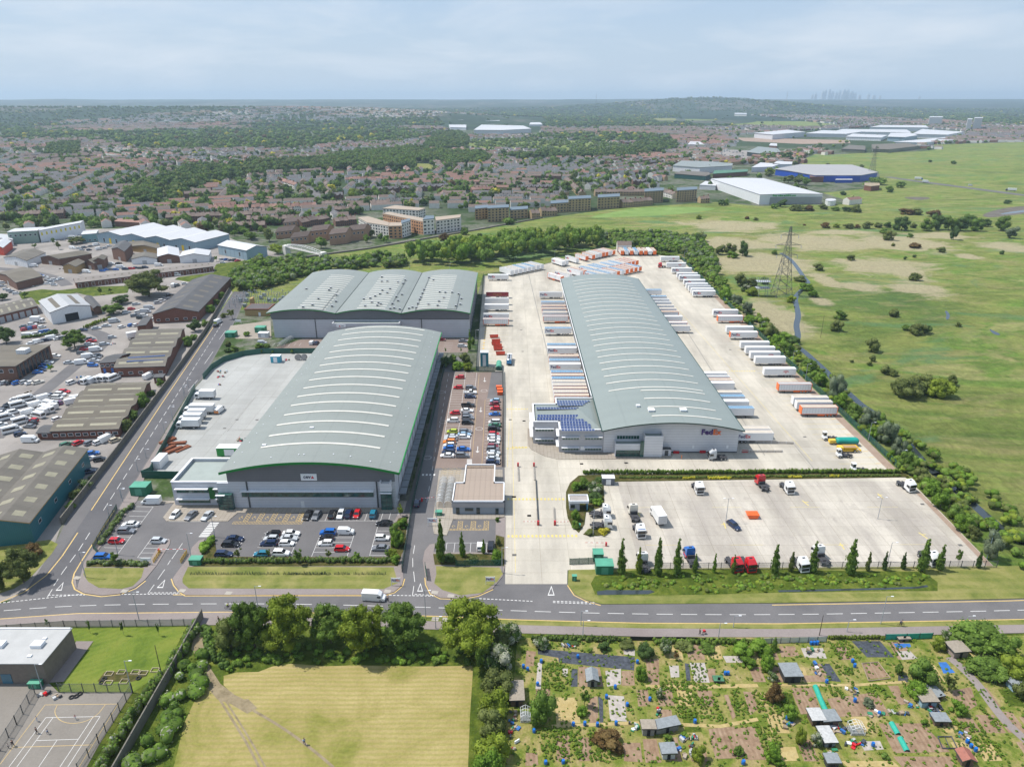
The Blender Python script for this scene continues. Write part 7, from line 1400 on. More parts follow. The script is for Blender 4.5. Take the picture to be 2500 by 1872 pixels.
shed("shed","rusty red roofed shed behind the pale blue sheds",sh,rB(960,250),rB(1170,262),rB(1220,235),5,6,'AB',1,m_tiler,m_brickB);shed("shed","buff walled shed with white roof at the town edge",sh,rB(1150,80),rB(1220,90),rB(1340,70),6,7,'AB',1,m_wroof,m_yb)
t=shed("distribution_shed","big white distribution shed with green lettering on its front","distribution centre",(281,826),(354,831),(343,1003),11.2,12.2,'BC',1,m_wroof,m_whitew)
mb=MB();mb.box(12,-.4,0,73,-.1,8.2,0);o=mb.build("wall_panel",[cladding("mid grey panel",(.30,.31,.32),.5)],t);o.rotation_euler=(0,0,math.atan2(5,73))
for i in range(26):mb=MB();mb.box(-.25-i*.225,8+i*6.3,0,.0-i*.225-.02,11+i*6.3,5,0);mb.build("dock_door",[m_ro],t)
m_gl=M("green letter",(.02,.35,.06),.5)
o=ob("lettering",text_mesh("Shop online at ASDA.com",2.6,[m_gl,m_gl],.1,.03,"shop",[("Shop online at ",0),("ASDA",0),(".com",0)]),t);o.location=(28,1.35,9.8);o.rotation_euler=(0,0,math.atan2(5,73))
def block(name,label,cat,r,P_,h,wall,roof,group=None,band=None,z=0):
 pl=[r(u,v)[:2]for u,v in P_];cx=sum(p[0]for p in pl)/len(pl);cy_=sum(p[1]for p in pl)/len(pl);t=thing(name,label,cat,(cx,cy_,0),0,group);pl=[(x-cx,y-cy_)for x,y in pl]
 mb=MB();mb.prism(pl,0,h,0);mb.build("wall",[wall],t);mb=MB();mb.prism([(x*1.015,y*1.01)for x,y in pl],h+.01,h+.6,1,0);mb.build("roof",[roof,band or roof],t);return t,pl
m_blue=cladding("bright blue cladding",(.012,.07,.42),1.5,False);m_olive=cladding("olive cladding",S(140,146,120,.5),1.5,False);gw_="distant white sheds"
block("distribution_shed","bright blue walled shed with pale roof behind the big white shed",sh,rE,((530,215),(620,228),(800,262),(1100,262),(1215,240),(1130,212),(1040,185),(700,182)),9,m_blue,metal_roof("tan pale roof",S(206,200,196,.58),2))
block("shed","small bright blue and white outbuilding in front of the blue shed",sh,rE,((935,268),(1050,268),(1045,255),(950,253)),4,m_blue,m_wroof);block("shed","dark red brick building in front of the blue shed",sh,rE,((760,262),(855,264),(862,240),(765,238)),7,m_brickR,m_tiler)
block("shed","rust coloured flat building near the dual carriageway",sh,rE,((1130,318),(1175,324),(1232,318),(1230,302),(1130,300)),6,m_brickR,M("tan flat roof",S(200,180,150,.5),.9));block("water_tank","squat pale round tank right of the big white shed","tank",rE,[(902+36*math.cos(k*.524),415+9*math.sin(k*.524))for k in range(12)],5,m_whitew,m_wroof)
block("shed","grey arched shed left of the blue one",sh,rE,((-160,190),(20,205),(235,192),(240,175),(60,160),(-100,155)),9,m_silver2,m_roofA);block("shed","long brick building with green roof above the big white shed",sh,rE,((110,236),(340,220),(345,205),(120,212)),6,m_brickB,M("green sheet roof",S(96,150,120,.55),.6));block("shed","dark green shed at the top of the flats",sh,rE,((-150,235),(60,252),(92,240),(80,225),(-100,215)),6,M("dark green wall",(.01,.07,.06),.6),m_asb)
block("shed","small grey box shed by the white shed's loading yard",sh,rE,((20,312),(128,318),(132,300),(60,285)),5.5,m_silver2,m_wroof);block("shed","pale shed with white roof above the blue one",sh,rE,((370,195),(510,190),(560,170),(430,160)),7,m_silver2,m_wroof);block("shed","white gabled shed just right of the pale one",sh,rE,((510,172),(640,172),(645,155),(540,150)),7,m_whitew,m_wroof)
for k,(P_,h,wl,rf_,lab)in enumerate((([(495,357),(612,368),(818,350),(700,334)],14,m_silver2,m_wroof,"front left of the distant white sheds with grey corner"),([(822,350),(1075,354),(1180,338),(930,328)],10,m_silver2,m_wroof,"second distant white shed from left"),([(1080,370),(1300,377),(1340,360),(1120,350)],9,m_whitew,m_wroof,"low distant white shed in the middle front"),([(1230,312),(1600,316),(1580,300),(1300,298)],13,m_whitew,m_wroof,"farthest long distant white shed"),([(1000,334),(1490,342),(1460,322),(1060,318)],9,m_whitew,m_wroof,"widest distant white shed in the second line"),([(1340,378),(1450,382),(1530,368),(1480,350),(1360,352)],12,m_pblue,m_wroof,"pale blue gabled distant shed"),([(1500,356),(1720,362),(1822,342),(1560,322)],11,m_whitew,m_wroof,"rightmost large distant white shed"),([(1380,398),(1560,403),(1760,386),(1700,368)],6,m_whitew,m_wroof,"low ribbed distant white shed nearest the fields"),([(1250,448),(1350,452),(1550,428),(1460,408),(1240,418)],7,m_olive,m_asbb,"olive green distant shed at the field edge"),([(1050,445),(1200,452),(1200,425),(1100,418)],6,m_olive,m_asb,"mottled green shed left of the olive one"),([(450,472),(540,484),(662,472),(640,448),(520,436)],8,m_glass,m_roofA,"dark glazed showroom among parked cars"),([(75,418),(180,420),(150,400),(90,398)],7,m_whitew,m_wroof,"white arched shed above the queueing road"),([(235,410),(330,414),(340,402),(240,400)],5,m_whitew,m_wroof,"small white shed left of the scrap yard"),([(590,425),(640,428),(640,412),(600,410)],7,m_bb,m_wroof,"small brown barrel roofed hall"))):block("far_shed",lab,sh,rA3,P_,h,wl,rf_,gw_)
for lab,P_,h in(("grey tower block at the right horizon",[(1602,278),(1685,278),(1685,270),(1602,270)],34),("left of the pair of cream tower blocks",[(1838,312),(1868,312),(1868,304),(1838,304)],40),("right of the pair of cream tower blocks",[(1880,312),(1932,310),(1932,302),(1880,304)],44),("pale slab flats above the long meadow",[(372,222),(448,224),(448,215),(372,213)],16)):block("tower_block",lab,"tower block",rA3,P_,h,m_rend,m_wroof)
for lab,P_,h,wl in(("long white factory with glazed front in the middle distance",[(930,332),(1110,334),(1292,324),(1240,302),(980,295)],13,m_silver2),("white factory wing left of the glazed one",[(780,305),(880,308),(880,288),(770,288)],9,m_whitew),("dark glass office left of the white factory",[(720,262),(860,262),(880,245),(730,245)],14,m_glass),("pale factory behind the glazed one",[(970,262),(1092,262),(1090,246),(985,246)],10,m_whitew),("small white factory shed right of the others",[(1280,285),(1365,285),(1350,270),(1290,270)],8,m_whitew)):block("factory",lab,"factory",rA2,P_,h,wl,m_wroof,"distant factory buildings")
def flats(label,r,P_,h,wall,roof,st,group):
 h*=.86
 t,pl=block("apartment_block",label,"flats",r,P_,h,wall,roof,group)
 if 1:
  n=len(pl);ar=sum(pl[i][0]*pl[(i+1)%n][1]-pl[(i+1)%n][0]*pl[i][1]for i in range(n));q=pl if ar>0 else pl[::-1]
  for i in range(n):
   a,b_=V2(q[i]),V2(q[(i+1)%n]);d=b_-a;L=d.length
   if L<5:continue
   d/=L;nr=Vector((d.y,-d.x))
   if nr.y>-.2:continue
   k=max(1,int(L/3.4))
   for s in range(st):
    z=.9+s*(h-.3)/st
    for j in range(k):
     mb=MB();c=a+d*(L*(j+.5)/k)+nr*.05;w_=.75 if j%3 else 1.1;e=d*w_;mb.quad((c.x-e.x,c.y-e.y,z),(c.x+e.x,c.y+e.y,z),(c.x+e.x,c.y+e.y,z+1.35),(c.x-e.x,c.y-e.y,z+1.35),0);mb.build("window",[m_win],t)
 return t
gf="riverside flats";m_tan2=M("tan flat roof felt",S(206,188,168,.55),.9,var=.06);m_or=M("orange brick",S(220,168,126,.7),.9,var=.1);m_sl=M("slate blue render",S(124,142,156,.56),.8,var=.05)
for lab,P_,h,wl,rf_,st in(("white and orange flats wing nearest the retail sheds",((1020,590),(1110,580),(1300,640),(1290,672),(1100,640)),12,m_rend,m_tan2,4),("orange brick end of the left flats wing",((1290,675),(1410,672),(1420,640),(1300,640)),12,m_or,m_tan2,4),("slate blue and white tower at the left wing's end",((1410,668),(1490,640),(1480,620),(1405,640)),14,m_rend,m_sl,4),("long orange flats wing in the middle of the white flats",((1240,560),(1300,545),(1640,615),(1600,640)),13,m_or,m_tan2,4),("slate blue topped white corner of the middle flats",((1600,640),(1700,630),(1700,600),(1630,600)),15,m_rend,m_sl,4),("right hand white flats by the river wall",((1720,630),(1930,600),(1940,570),(1710,595)),13,m_rend,m_tan2,4),("white flats wing set back behind the orange one",((1240,500),(1560,520),(1620,500),(1350,470)),12,m_rend,m_tan2,4)):flats(lab,rC,P_,h,wl,rf_,st,gf)
for i,(u,v,w_,h)in enumerate(((95,505,115,12),(245,528,190,15),(430,500,160,10),(800,445,170,11),(975,435,200,15),(1235,410,195,14),(1640,358,170,15),(1935,348,180,15))):
 flats("yellow brick flats with grey top storey, %s from left along the marsh edge"%nth(i+1),rD,((u-w_/2,v),(u+w_/2,v-12),(u+w_/2,v-40),(u-w_/2,v-28)),h,m_yb,m_sl,int(h/3),"yellow brick flats")
for i,(u,v)in enumerate(((665,705),(835,735),(1000,700),(485,735),(350,680),(420,590))):
 a,b_=rC(u-75,v),rC(u+75,v-18);c=(b_[0]+3,b_[1]+13);shed("brick_apartment_house","gabled brown brick apartment house, %s from left behind the river wall"%nth((4,5,6,3,1,2)[i]),"flats",a,b_,c,9 if i<3 else 6,12.5 if i<3 else 9.5,'AB',1,m_tile,M("tan brown brick",S(196,156,126,.66),.9,var=.1),None,4,None,"brown brick apartment houses",None,(5.5,7)if i<3 else(3.5,5))
HK={}
def house_kit(wm,rm,gable,var):
 k=(wm.name,rm.name,gable,var)
 if k in HK:return HK[k]
 w_,d,he,hr=(5.6,9,5.4,8.2);wl=MB();rf_=MB();wl.box(-w_/2,-d/2,0,w_/2,d/2,he,0)
 for s in(-1,1):wl.add([(s*w_/2,-d/2,he),(s*w_/2,d/2,he),(s*w_/2,0,hr-.05)],[(0,1,2)],0)
 for s in(-1,1):rf_.quad((-w_/2-.05,s*(d/2+.35),he-.2),(w_/2+.05,s*(d/2+.35),he-.2),(w_/2+.05,0,hr),(-w_/2-.05,0,hr),0)
 if gable:wl.add([(-1.6,-d/2-1.2,0),(1.2,-d/2-1.2,0),(1.2,-d/2-1.2,he),(-1.6,-d/2-1.2,he),(-.2,-d/2-1.2,he+1.9),(-1.6,-d/2,0),(-1.6,-d/2,he),(1.2,-d/2,0),(1.2,-d/2,he)],[(0,1,2,4,3),(5,0,3,6),(1,7,8,2)],0);rf_.add([(-1.8,-d/2-1.4,he-.1),(-.2,-d/2-1.4,he+2),(-.2,-d/2+3.4,he+2),(-1.8,-d/2+.3,he),(1.4,-d/2-1.4,he-.1),(1.4,-d/2+.3,he)],[(0,1,2,3),(1,4,5,2)],0)
 wn=MB()
 for z in(.9,3.5):
  for x in(-1.2,1.4):yy=-d/2-(1.25 if gable and x<0 else.06);wn.quad((x-.6,yy,z),(x+.6,yy,z),(x+.6,yy,z+1.3),(x-.6,yy,z+1.3),0)
 ch=MB();ch.box(w_/2-.5,-.7,hr-1.2,w_/2+.1,.7,hr+1.1,0);HK[k]=[("wall",wl.mesh("wall",[wm])),("roof",rf_.mesh("roof",[rm]),[("chimney",ch.mesh("chimney",[m_brickR]))]),("window",wn.mesh("window",[m_win]))];return HK[k]
rows=[(rC,690,402,1300,388,19,'rend','tile',0,"brown roofed terraced house","in the terrace behind the brown apartment houses"),(rC,45,478,430,475,11,'bb','tile',0,"brown brick terraced house","in the terrace above the separate blue shed"),(rC,60,432,640,418,15,'rend','tiler',0,"red roofed terraced house","in the upper terrace left of the white flats"),(rC,800,455,1030,448,7,'bb','tile',0,"brown brick terraced house","just behind the white flats"),(rC,1000,275,1840,232,15,'bb','tileg',1,"tall gabled brick villa","in the row of villas beyond the terraces"),(rC,1315,372,1610,368,8,'rend','tileg',1,"white gabled house","in the short white row above the flats"),(rC,750,320,880,318,3,'bb','tileg',1,"dark brick villa","left of the tall yellow green tree"),(rC,40,232,300,226,8,'rend','tile',0,"cream terraced house","in the upper left terrace of the town"),(rC,70,300,340,292,8,'rend','tile',0,"cream terraced house","in the second upper left terrace"),(rC,20,140,330,122,9,'rend','tile',0,"cream terraced house","in the terrace at the wood's foot"),(rC,320,175,470,225,5,'rend','tiler',0,"red roofed terraced house","beside the curving street"),(rC,900,172,1500,164,18,'rend','tiler',0,"red roofed white terraced house","in the long terrace across the town"),(rC,20,548,480,536,13,'bb','tile',0,"brown brick house","in the row above the separate blue shed"),(rC,480,575,730,530,7,'bb','tile',0,"brown brick house","behind the brick apartment houses"),(rC,800,560,990,545,5,'bb','tile',0,"brown brick house","left of the white flats"),(rD,212,332,785,330,15,'rend','tileg',1,"white bay fronted house","in the white row by the long street"),(rD,412,245,740,242,9,'bb','tileg',1,"dark brick bay house","behind the white row"),(rD,862,165,1000,300,9,'yb','tile',0,"yellow brick stepped house","in the stepped row right of the long street"),(rD,0,270,200,262,6,'bb','tiler',0,"orange brick house","left of the white bay fronted row"),(rB,440,92,990,42,16,'bb','tile',0,"brown terraced house","in the terrace above the school blocks"),(rB,-40,195,550,178,18,'bb','tile',0,"brown terraced house","in the left terrace nearest the school blocks"),(rB,1390,212,2110,190,18,'bb','tile',0,"brown terraced house","in the terrace above the pale blue sheds"),(rB,1830,285,2212,275,9,'bb','tile',0,"brown terraced house","in the lower terrace above the pale blue sheds"),(rB,1740,140,2070,125,9,'rend','tiler',0,"red roofed terraced house","in the upper terrace above the pale blue sheds"),(rD,530,490,605,485,2,'yb','tile',0,"yellow brick house","between the third and fourth yellow flats"),(rD,620,470,760,462,3,'yb','tile',0,"yellow brick house","left of the fourth yellow flats"),(rD,1340,392,1610,365,6,'yb','tile',0,"yellow brick house","between the sixth and seventh yellow flats"),(rD,1110,290,1560,285,9,'yb','tile',0,"yellow brick house","in the first row behind the yellow flats"),(rD,1200,225,1420,215,5,'yb','tile',0,"yellow brick house","in the second row behind the yellow flats"),(rD,1450,190,1620,188,4,'bb','tileg',1,"dark timbered house","near the grey arched shed"),(rD,1750,290,1840,315,3,'rend','tile',0,"cream house with solar roof","between the last two yellow flats"),(rD,2050,352,2130,350,2,'yb','tile',0,"yellow brick house","right of the last yellow flats")]
HM=dict(rend=m_rend,bb=m_bb,yb=m_yb,tile=m_tile,tiler=m_tiler,tileg=m_tileg);rng=random.Random(21);nh=0;taken=[]
for(r,u0,v0,u1,v1,n,wm,rm,gb,desc,zone)in rows:
 A,B_=V2(r(u0,v0)),V2(r(u1,v1));d=B_-A;a=math.atan2(d.y,d.x);sx=d.length/n/5.6
 for i in range(n):
  if nh>=296:break
  p=A.lerp(B_,(i+.5)/n);k_=house_kit(HM[wm],HM[rm],gb,0);t=ob("house",None,None,(p.x,p.y,0),a,(sx,1,rng.uniform(.93,1.1)));nh+=1;taken.append((p.x,p.y))
  for q in k_:
   c=ob(q[0],q[1],t)
   if len(q)>2:
    for s in q[2]:ob(s[0],s[1],c)
  later(t,desc,zone,G_px(p),"houses of the town","house")
flush_series()
EX=[marsh_poly]+[pts(rA2,(860,375),(1100,365),(1500,372),(1900,400),(1890,450),(1600,470),(1300,440),(1000,430),(700,425),(760,450),(870,400)),pts(rA3,(20,215),(330,208),(700,240),(1060,275),(900,292),(400,280),(120,280)),pts(rA2,(2040,232),(2300,232),(2300,262),(2100,262)),pts(rA3,(380,340),(700,320),(1230,290),(1830,310),(1830,345),(1560,405),(1550,470),(1000,470),(880,420),(440,500),(230,480),(380,400)),pts(rA2,(700,240),(1370,230),(1370,345),(880,345),(750,310)),pts(rE,(-300,330),(-160,150),(1300,140),(1300,330),(850,450),(-300,450)),[V2(rB(-1200,700)),V2(rB(-1200,330)),V2(rB(720,260)),V2(rB(1300,270)),V2(rB(2150,330)),V2(rB(2212,640)),(-120,430),(-120,100),(-600,100)],pts(rC,(-20,650),(500,600),(1000,500),(1240,410),(1950,430),(2300,520),(2212,640),(600,900)),pts(rD,(-50,450),(820,390),(860,320),(2212,200),(2212,400),(0,560)),pts(rA2,(545,510),(640,512),(720,555),(560,570))]
WOODS=[pts(rA2,(-20,560),(-20,500),(120,470),(330,450),(560,430),(700,450),(980,470),(1050,490),(1000,530),(760,545),(720,520),(545,515),(560,560),(300,560)),pts(rA,(780,790),(880,680),(1080,610),(1230,560),(1400,560),(1480,540),(1700,520),(2212,500),(2212,560),(1800,580),(1500,620),(1400,660),(1330,680),(1220,700),(1100,760),(1000,800),(860,810)),pts(rA2,(600,430),(700,330),(850,330),(900,380),(870,430),(720,440)),pts(rA,(280,480),(320,410),(500,400),(500,470)),pts(rA2,(1100,480),(1900,450),(1960,400),(2212,395),(2212,440),(1900,490),(1200,500))]
WOODS.append(pts(rA,(-200,300),(-200,235),(500,240),(1350,215),(2212,190),(2212,215),(1500,250),(900,262),(400,275)))
EX+=WOODS
def hillz(x,y):
 z=0.0
 if y>2900:z+=66*math.exp(-((y-4300)/700)**2)*(1/(1+math.exp((x+350)/260)))
 if y>4000:
  ta=abs(x-1900)/900;z+=98*math.exp(-((y-7000)/900)**2)*max(0,math.exp(-ta*ta*1.1)+.22*math.exp(-((x-900)/700)**2))
  z+=(92+16*mnoise.noise((x*.0004,y*.0002,3))+5*mnoise.noise((x*.0023,y*.0011,7)))*min(1,max(0,(y-5200)/6200))**1.2
  z+=14*mnoise.noise((x*.0009,y*.0009,1))*min(1,(y-4000)/1500)
 return max(0,z)
def hills():
 nx,ny=150,90;V=[];F=[]
 for j in range(ny+1):
  y=2850+(14500-2850)*(j/ny)**1.25
  for i in range(nx+1):x=(i/nx-.5)*1.9*y;V.append((x,y,hillz(x,y)+.2 if j else-.5))
 for j in range(ny):
  for i in range(nx):a=j*(nx+1)+i;F.append((a,a+1,a+nx+2,a+nx+1))
 mb=MB();mb.add(V,F,0);m,nt,b=gm("far wooded hills");p=wpos(nt)
 c=ramp(nt,noise(nt,wpos(nt,(1,.45,1)),.0017,9,.72,.5),[(.36,S(46,72,46,.45)),(.54,S(66,92,56,.45)),(.59,S(136,128,118,.5)),(.63,S(76,92,64,.45)),(.78,S(120,136,78,.5))])
 c=mixc(nt,1.0,c,ramp(nt,noise(nt,wpos(nt,(1,.5,1)),.012,7,.8),[(.35,.5),(.65,1.45)]),'MULTIPLY');nt.links.new(c,b.inputs["Base Color"])
 o=mb.build("hills",[m],smooth=True);kind(o,'structure')
hills()
def town():
 rs=random.Random(5);TV,TF,TM=[],[],[];tv=[];ntree=[0]
 mats=[m_rend,m_bb,m_tile,m_tiler,m_tileg,m_yb];cell=150
 def hs(x,y,a,L,D_,he,hr,wm,rm,z):
  c,s=math.cos(a),math.sin(a);n=len(TV)
  for(u,v,zz)in((-L,-D_,0),(L,-D_,0),(L,D_,0),(-L,D_,0),(-L,-D_,he),(L,-D_,he),(L,D_,he),(-L,D_,he),(-L,0,hr),(L,0,hr)):TV.append((x+u*c-v*s,y+u*s+v*c,z+zz))
  for f,m in(((0,1,5,4),wm),((1,2,6,9,5),wm),((2,3,7,6),wm),((3,0,4,8,7),wm),((4,5,9,8),rm),((6,7,8,9),rm)):TF.append(tuple(i+n for i in f));TM.append(m)
 y=560.0
 while y<5000:
  step=cell*(1 if y<2400 else 1.35);xm=y*.80+150;x=-xm
  while x<xm:
   cx,cy_=x+step/2,y+step/2;q=mnoise.noise((cx*.0012,cy_*.0012,2));a=mnoise.noise((cx*.0007,cy_*.0007,9))*2.2+(0.1 if rs.random()<.7 else 1.57);wood=mnoise.noise((cx*.0009,cy_*.0006,5))>(.20 if cy_<3200 else.0)
   if cy_>900 and cx>0.05*cy_+60 and cy_<1050 and cx>190:wood=False
   c,s=math.cos(a),math.sin(a);rm=rs.choice((2,2,3,4,2));wm=rs.choice((0,0,1,0,5));sp=31 if y<2400 else 38;v=-step/2
   while v<step/2:
    u=-step/2
    while u<step/2:
     L=rs.choice((5.6,8.4,11.2))if y<2000 else rs.choice((9,13,18));px,py=cx+(u+L)*c-v*s,cy_+(u+L)*s+v*c
     far_ok=py<3300 or rs.random()<.55
     if abs(px)<py*.80+120 and not wood and far_ok and rs.random()<.88 and not any(inpoly(px,py,e)for e in EX)and not(py<1350 and any(abs(px-t[0])<16 and abs(py-t[1])<13 for t in taken)):
      hs(px,py,a+rs.uniform(-.02,.02),L,4.2,5.5,rs.uniform(7.4,8.4),rs.choice((wm,wm,0)),rm if rs.random()<.8 else rs.choice((2,3,4)),hillz(px,py)if py>2850 else 0)
     u+=2*L+rs.choice((0,2,5,9))
    v+=sp
   x+=step
  y+=step
 me=bpy.data.meshes.new("distant_houses");me.from_pydata(TV,[],TF);[me.materials.append(m)for m in mats];me.polygons.foreach_set("material_index",TM);kind(ob("distant_houses",me),'stuff');print("houses",len(TF)/6)
 r2=np.random.RandomState(9);Q_,tvs,tfs,mi,mt=[],[],[],[],[];base=0;v1,f1=ico();bm=bmesh.new();bmesh.ops.create_icosphere(bm,subdivisions=1,radius=1);v1=np.array([q.co[:]for q in bm.verts]);f1=np.array([[q.index for q in f.verts]for f in bm.faces]);bm.free();n=0;lv=['dark','green','green','olive','dark','gold','rust']
 while n<21000:
  t=r2 .rand()**1.25;py=600+t*6400;px=r2 .uniform(-1,1)*(py*.80+100);wd=mnoise.noise((px*.0009,py*.0006,5))>(.20 if py<3200 else.0)
  if any(inpoly(px,py,e)for e in EX[:11])or(not wd and r2 .rand()<.3):
   if r2 .rand()>.02 or inpoly(px,py,marsh_poly)or(py<850):continue
  n+=1;h=r2 .uniform(6,13)*(1.25 if wd else 1);w_=r2 .uniform(5,11)*(1.5 if wd else 1)*(1+py/6000);z=hillz(px,py)if py>2850 else 0;lob=[(px,py,z+h*.5,w_*.42,h/w_),(px+w_*.3,py+w_*.1,z+h*.42,w_*.3,h/w_)]
  k=r2 .choice(len(lv),p=[.3,.27,.2,.14,.05,.02,.02]);nl=34 if py<1800 else 14;q=lobes_leaves(r2,lob,nl,w_*.28,.16);Q_.append(q);mi.append(np.full(nl,k))
  for l in lob:tvs.append(v1*l[3]*.88*np.array([1,1,l[4]])+np.array(l[:3]));tfs.append(f1+base);base+=len(v1);mt.append(np.full(len(f1),k))
 me=raw_mesh("distant_trees",np.concatenate(Q_),np.concatenate(tvs),np.concatenate(tfs),[LF[l]for l in lv]);me.polygons.foreach_set("material_index",np.concatenate(mi+mt).astype(np.int32));kind(ob("distant_trees",me),'stuff')
town()
stuff_wood("woodland",WOODS[:1],.011,(11,16),(10,15),['green','dark','green','olive'],12,70,1.5)
stuff_wood("woodland",WOODS[1:5],.0075,(11,17),(11,16),['dark','green','dark','olive'],13,60,1.6)
stuff_wood("scrub",[pts(rA2,(880,380),(1100,365),(1500,372),(1900,400),(1880,440),(1500,460),(1300,430),(1000,425))],.0022,(3,8),(8,18),['green','olive','grey','green'],14,40,1.5)
rng=random.Random(4)
for i,(u,v,w_)in enumerate(((860,80,10),(880,75,14),(925,58,14),(940,52,12),(965,46,12),(985,62,16),(1010,66,14),(1030,54,12),(1056,50,20),(1080,50,18),(1107,60,18),(1128,70,16),(1160,82,14),(1215,76,12),(1250,84,16),(1290,86,10),(1540,92,10),(700,60,5))):
 px,py=1650+u/2.602,200+v/2.602;Y=15500;dep=Y*math.cos(PIT)+HC*math.sin(PIT);x=(px-1250)/FPX*dep;h=z_at(py,Y);ww=w_/2.602*dep/FPX;mb=MB();mb.box(-ww/2,-ww/2,0,ww/2,ww/2,h*.9,0);mb.box(-ww/3,-ww/3,h*.9,ww/3,ww/3,h,0)
 for z in range(1,12):mb.box(-ww/2-.6,-ww/2-.6,h*.9*z/12,ww/2+.6,ww/2+.6,h*.9*z/12+2,1)
 o=mb.build("skyscraper",[m_silver2,m_glass],None,(x,Y,0));later(o,"skyscraper","on the hazy skyline at the right horizon",x,"skyscrapers on the skyline","tower")
mb=MB();mb.bar((0,0,0),(0,0,130),1.5,0,4,.6);px=800+1703/2.602;tag(mb.build("radio_mast",[m_frame],None,((px-1250)/FPX*5600,6000,hillz((px-1250)/FPX*5600,6000))),"thin radio mast on the horizon left of the wooded hill","mast")
flush_series()
# ALLOTMENTS
m_soilb=grass("dug soil",[S(150,122,98),S(176,148,122),S(190,164,138)],.5,(0,.9,.35,S(136,108,84)),.15);m_blks=M("black ground sheet",(.05,.055,.065),.45,var=.6,vs=1.5);m_pals=M("pale ground sheet",S(210,200,190,.56),.8,var=.2,vs=1.2);m_net=M("turquoise netting",(.02,.33,.24),.6,var=.15,vs=2);m_bluet=M("blue tarpaulin",(.03,.13,.38),.5,var=.25,vs=1);m_straw=grass("straw ground",[S(196,172,112),S(214,194,140)],.6,None,.2)
PM=dict(s=m_soilb,b=m_blks,w=m_pals,n=m_net,t=m_bluet,y=m_straw,g=m_rough)
PL=[(rQ,'b',385,285,1190,355,1185,465,560,400,555,360,385,330),(rQ,'s',1280,370,1390,370,1395,590,1310,600),(rQ,'w',1475,425,1555,425,1560,520,1490,525),(rQ,'b',1605,405,1640,410,1655,550,1620,550),(rQ,'b',665,450,715,455,715,600,660,600),(rQ,'s',722,430,900,440,930,600,722,600),(rQ,'w',1095,280,1190,290,1190,345,1100,330),(rQ,'w',965,670,1100,680,1125,890,985,880),(rQ,'s',800,690,880,680,890,915,810,920),(rQ,'b',885,680,925,700,930,910,900,900),(rQ,'y',520,690,700,690,740,900,540,920),(rQ,'w',945,470,1075,450,1075,580,960,600),(rQ,'s',1080,468,1180,470,1190,590,1080,590),(rQ,'s',1930,670,1965,665,2030,850,2000,870),(rQ,'s',1255,1035,1370,1035,1410,1230,1280,1230),(rQ,'s',1800,950,2040,930,2130,1190,1860,1200),(rQ,'w',1920,345,2080,345,2110,400,1950,400),(rQ,'s',290,300,370,310,350,430,280,430),(rQ,'w',385,400,420,400,410,620,365,620),(rQ,'s',285,1150,380,1150,390,1250,280,1260),(rQ,'w',590,450,635,450,630,515,590,515),(rQ,'s',2090,640,2170,645,2212,780,2150,840),(rQ,'s',1790,450,1860,450,1860,560,1810,560),(rR,'s',320,245,440,245,480,320,340,330),(rR,'b',880,205,1100,205,1210,330,1000,330),(rR,'t',1550,370,1610,368,1680,450,1590,455),(rR,'t',1205,225,1330,225,1340,250,1230,262),(rR,'s',965,385,1080,375,1175,480,1015,500),(rR,'b',640,380,710,380,800,520,700,510),(rR,'s',410,570,575,560,650,760,490,770),(rR,'s',690,650,1070,600,1180,780,760,790),(rR,'s',1090,840,1430,840,1640,1060,1210,1070),(rR,'s',1200,1095,1640,1095,1690,1185,1280,1185),(rR,'s',0,880,130,860,230,1120,60,1120),(rR,'s',560,380,640,380,690,470,600,470),(rR,'s',500,470,660,470,700,520,520,520),(rR,'w',1230,285,1330,280,1390,340,1270,350),(rR,'w',490,260,660,260,690,340,520,330),(rR,'b',1240,470,1310,470,1330,520,1240,530),(rR,'s',1160,550,1240,550,1300,690,1250,700),(rR,'w',940,980,1100,975,1130,1040,980,1050),(rR,'y',800,1130,1200,1130,1250,1176,850,1176),(rR,'s',1650,590,1800,560,1850,700,1700,790)]
for i,e in enumerate(PL):sheet({"s":"garden_plot","b":"sheeted_plot","w":"sheeted_plot","n":"garden_plot","t":"sheeted_plot","y":"garden_plot","g":"garden_plot"}[e[1]],[e[0](e[k],e[k+1])[:2]for k in range(2,len(e),2)],.11+.002*(i%4),PM[e[1]])
ST_=[[e[0](e[k],e[k+1])[:2]for k in range(2,len(e),2)]for e in PL];rng=random.Random(77);CROP2=[]
for gx in range(27):
 for gy in range(5):
  x,y=4+gx*4.1+gy*.3,94.5+gy*6.3;w_,h_=rng.uniform(2.2,3.7),rng.uniform(3,5.6)
  if any(inpoly(x+w_*a,y+h_*b_,q)for q in ST_ for a in(0,.5,1)for b_ in(0,.5,1))or rng.random()<.12 or x>100:continue
  q=[(x,y),(x+w_,y+rng.uniform(-.2,.2)),(x+w_+.3,y+h_),(x+.3,y+h_)];sheet("garden_plot",q,.104,rng.choice((m_soilb,m_soilb,m_straw,m_rough,m_soilb,m_pals if rng.random()<.3 else m_straw)))
  if rng.random()<.5:CROP2+=[[(x+.3+k*.9,y+.3),(x+.6+k*.9,y+.3),(x+.8+k*.9,y+h_-.3),(x+.5+k*.9,y+h_-.3)]for k in range(int(w_/.9))]
sheet("footpath",strip_poly(smooth_line(pts(rR,(1630,330),(1720,400),(1850,530),(1960,690),(2060,820),(2212,960),(2400,1120))),1.9),.13,m_pave)
sheet("footpath",strip_poly(pts(rQ,(500,930),(1250,900),(1900,930),(2212,870)),.8),.125,m_straw);sheet("footpath",strip_poly(pts(rR,(320,545),(900,545),(1300,520)),.7),.125,m_straw);sheet("footpath",strip_poly(pts(rQ,(1280,600),(1800,600),(2212,590)),1.0),.125,m_straw)
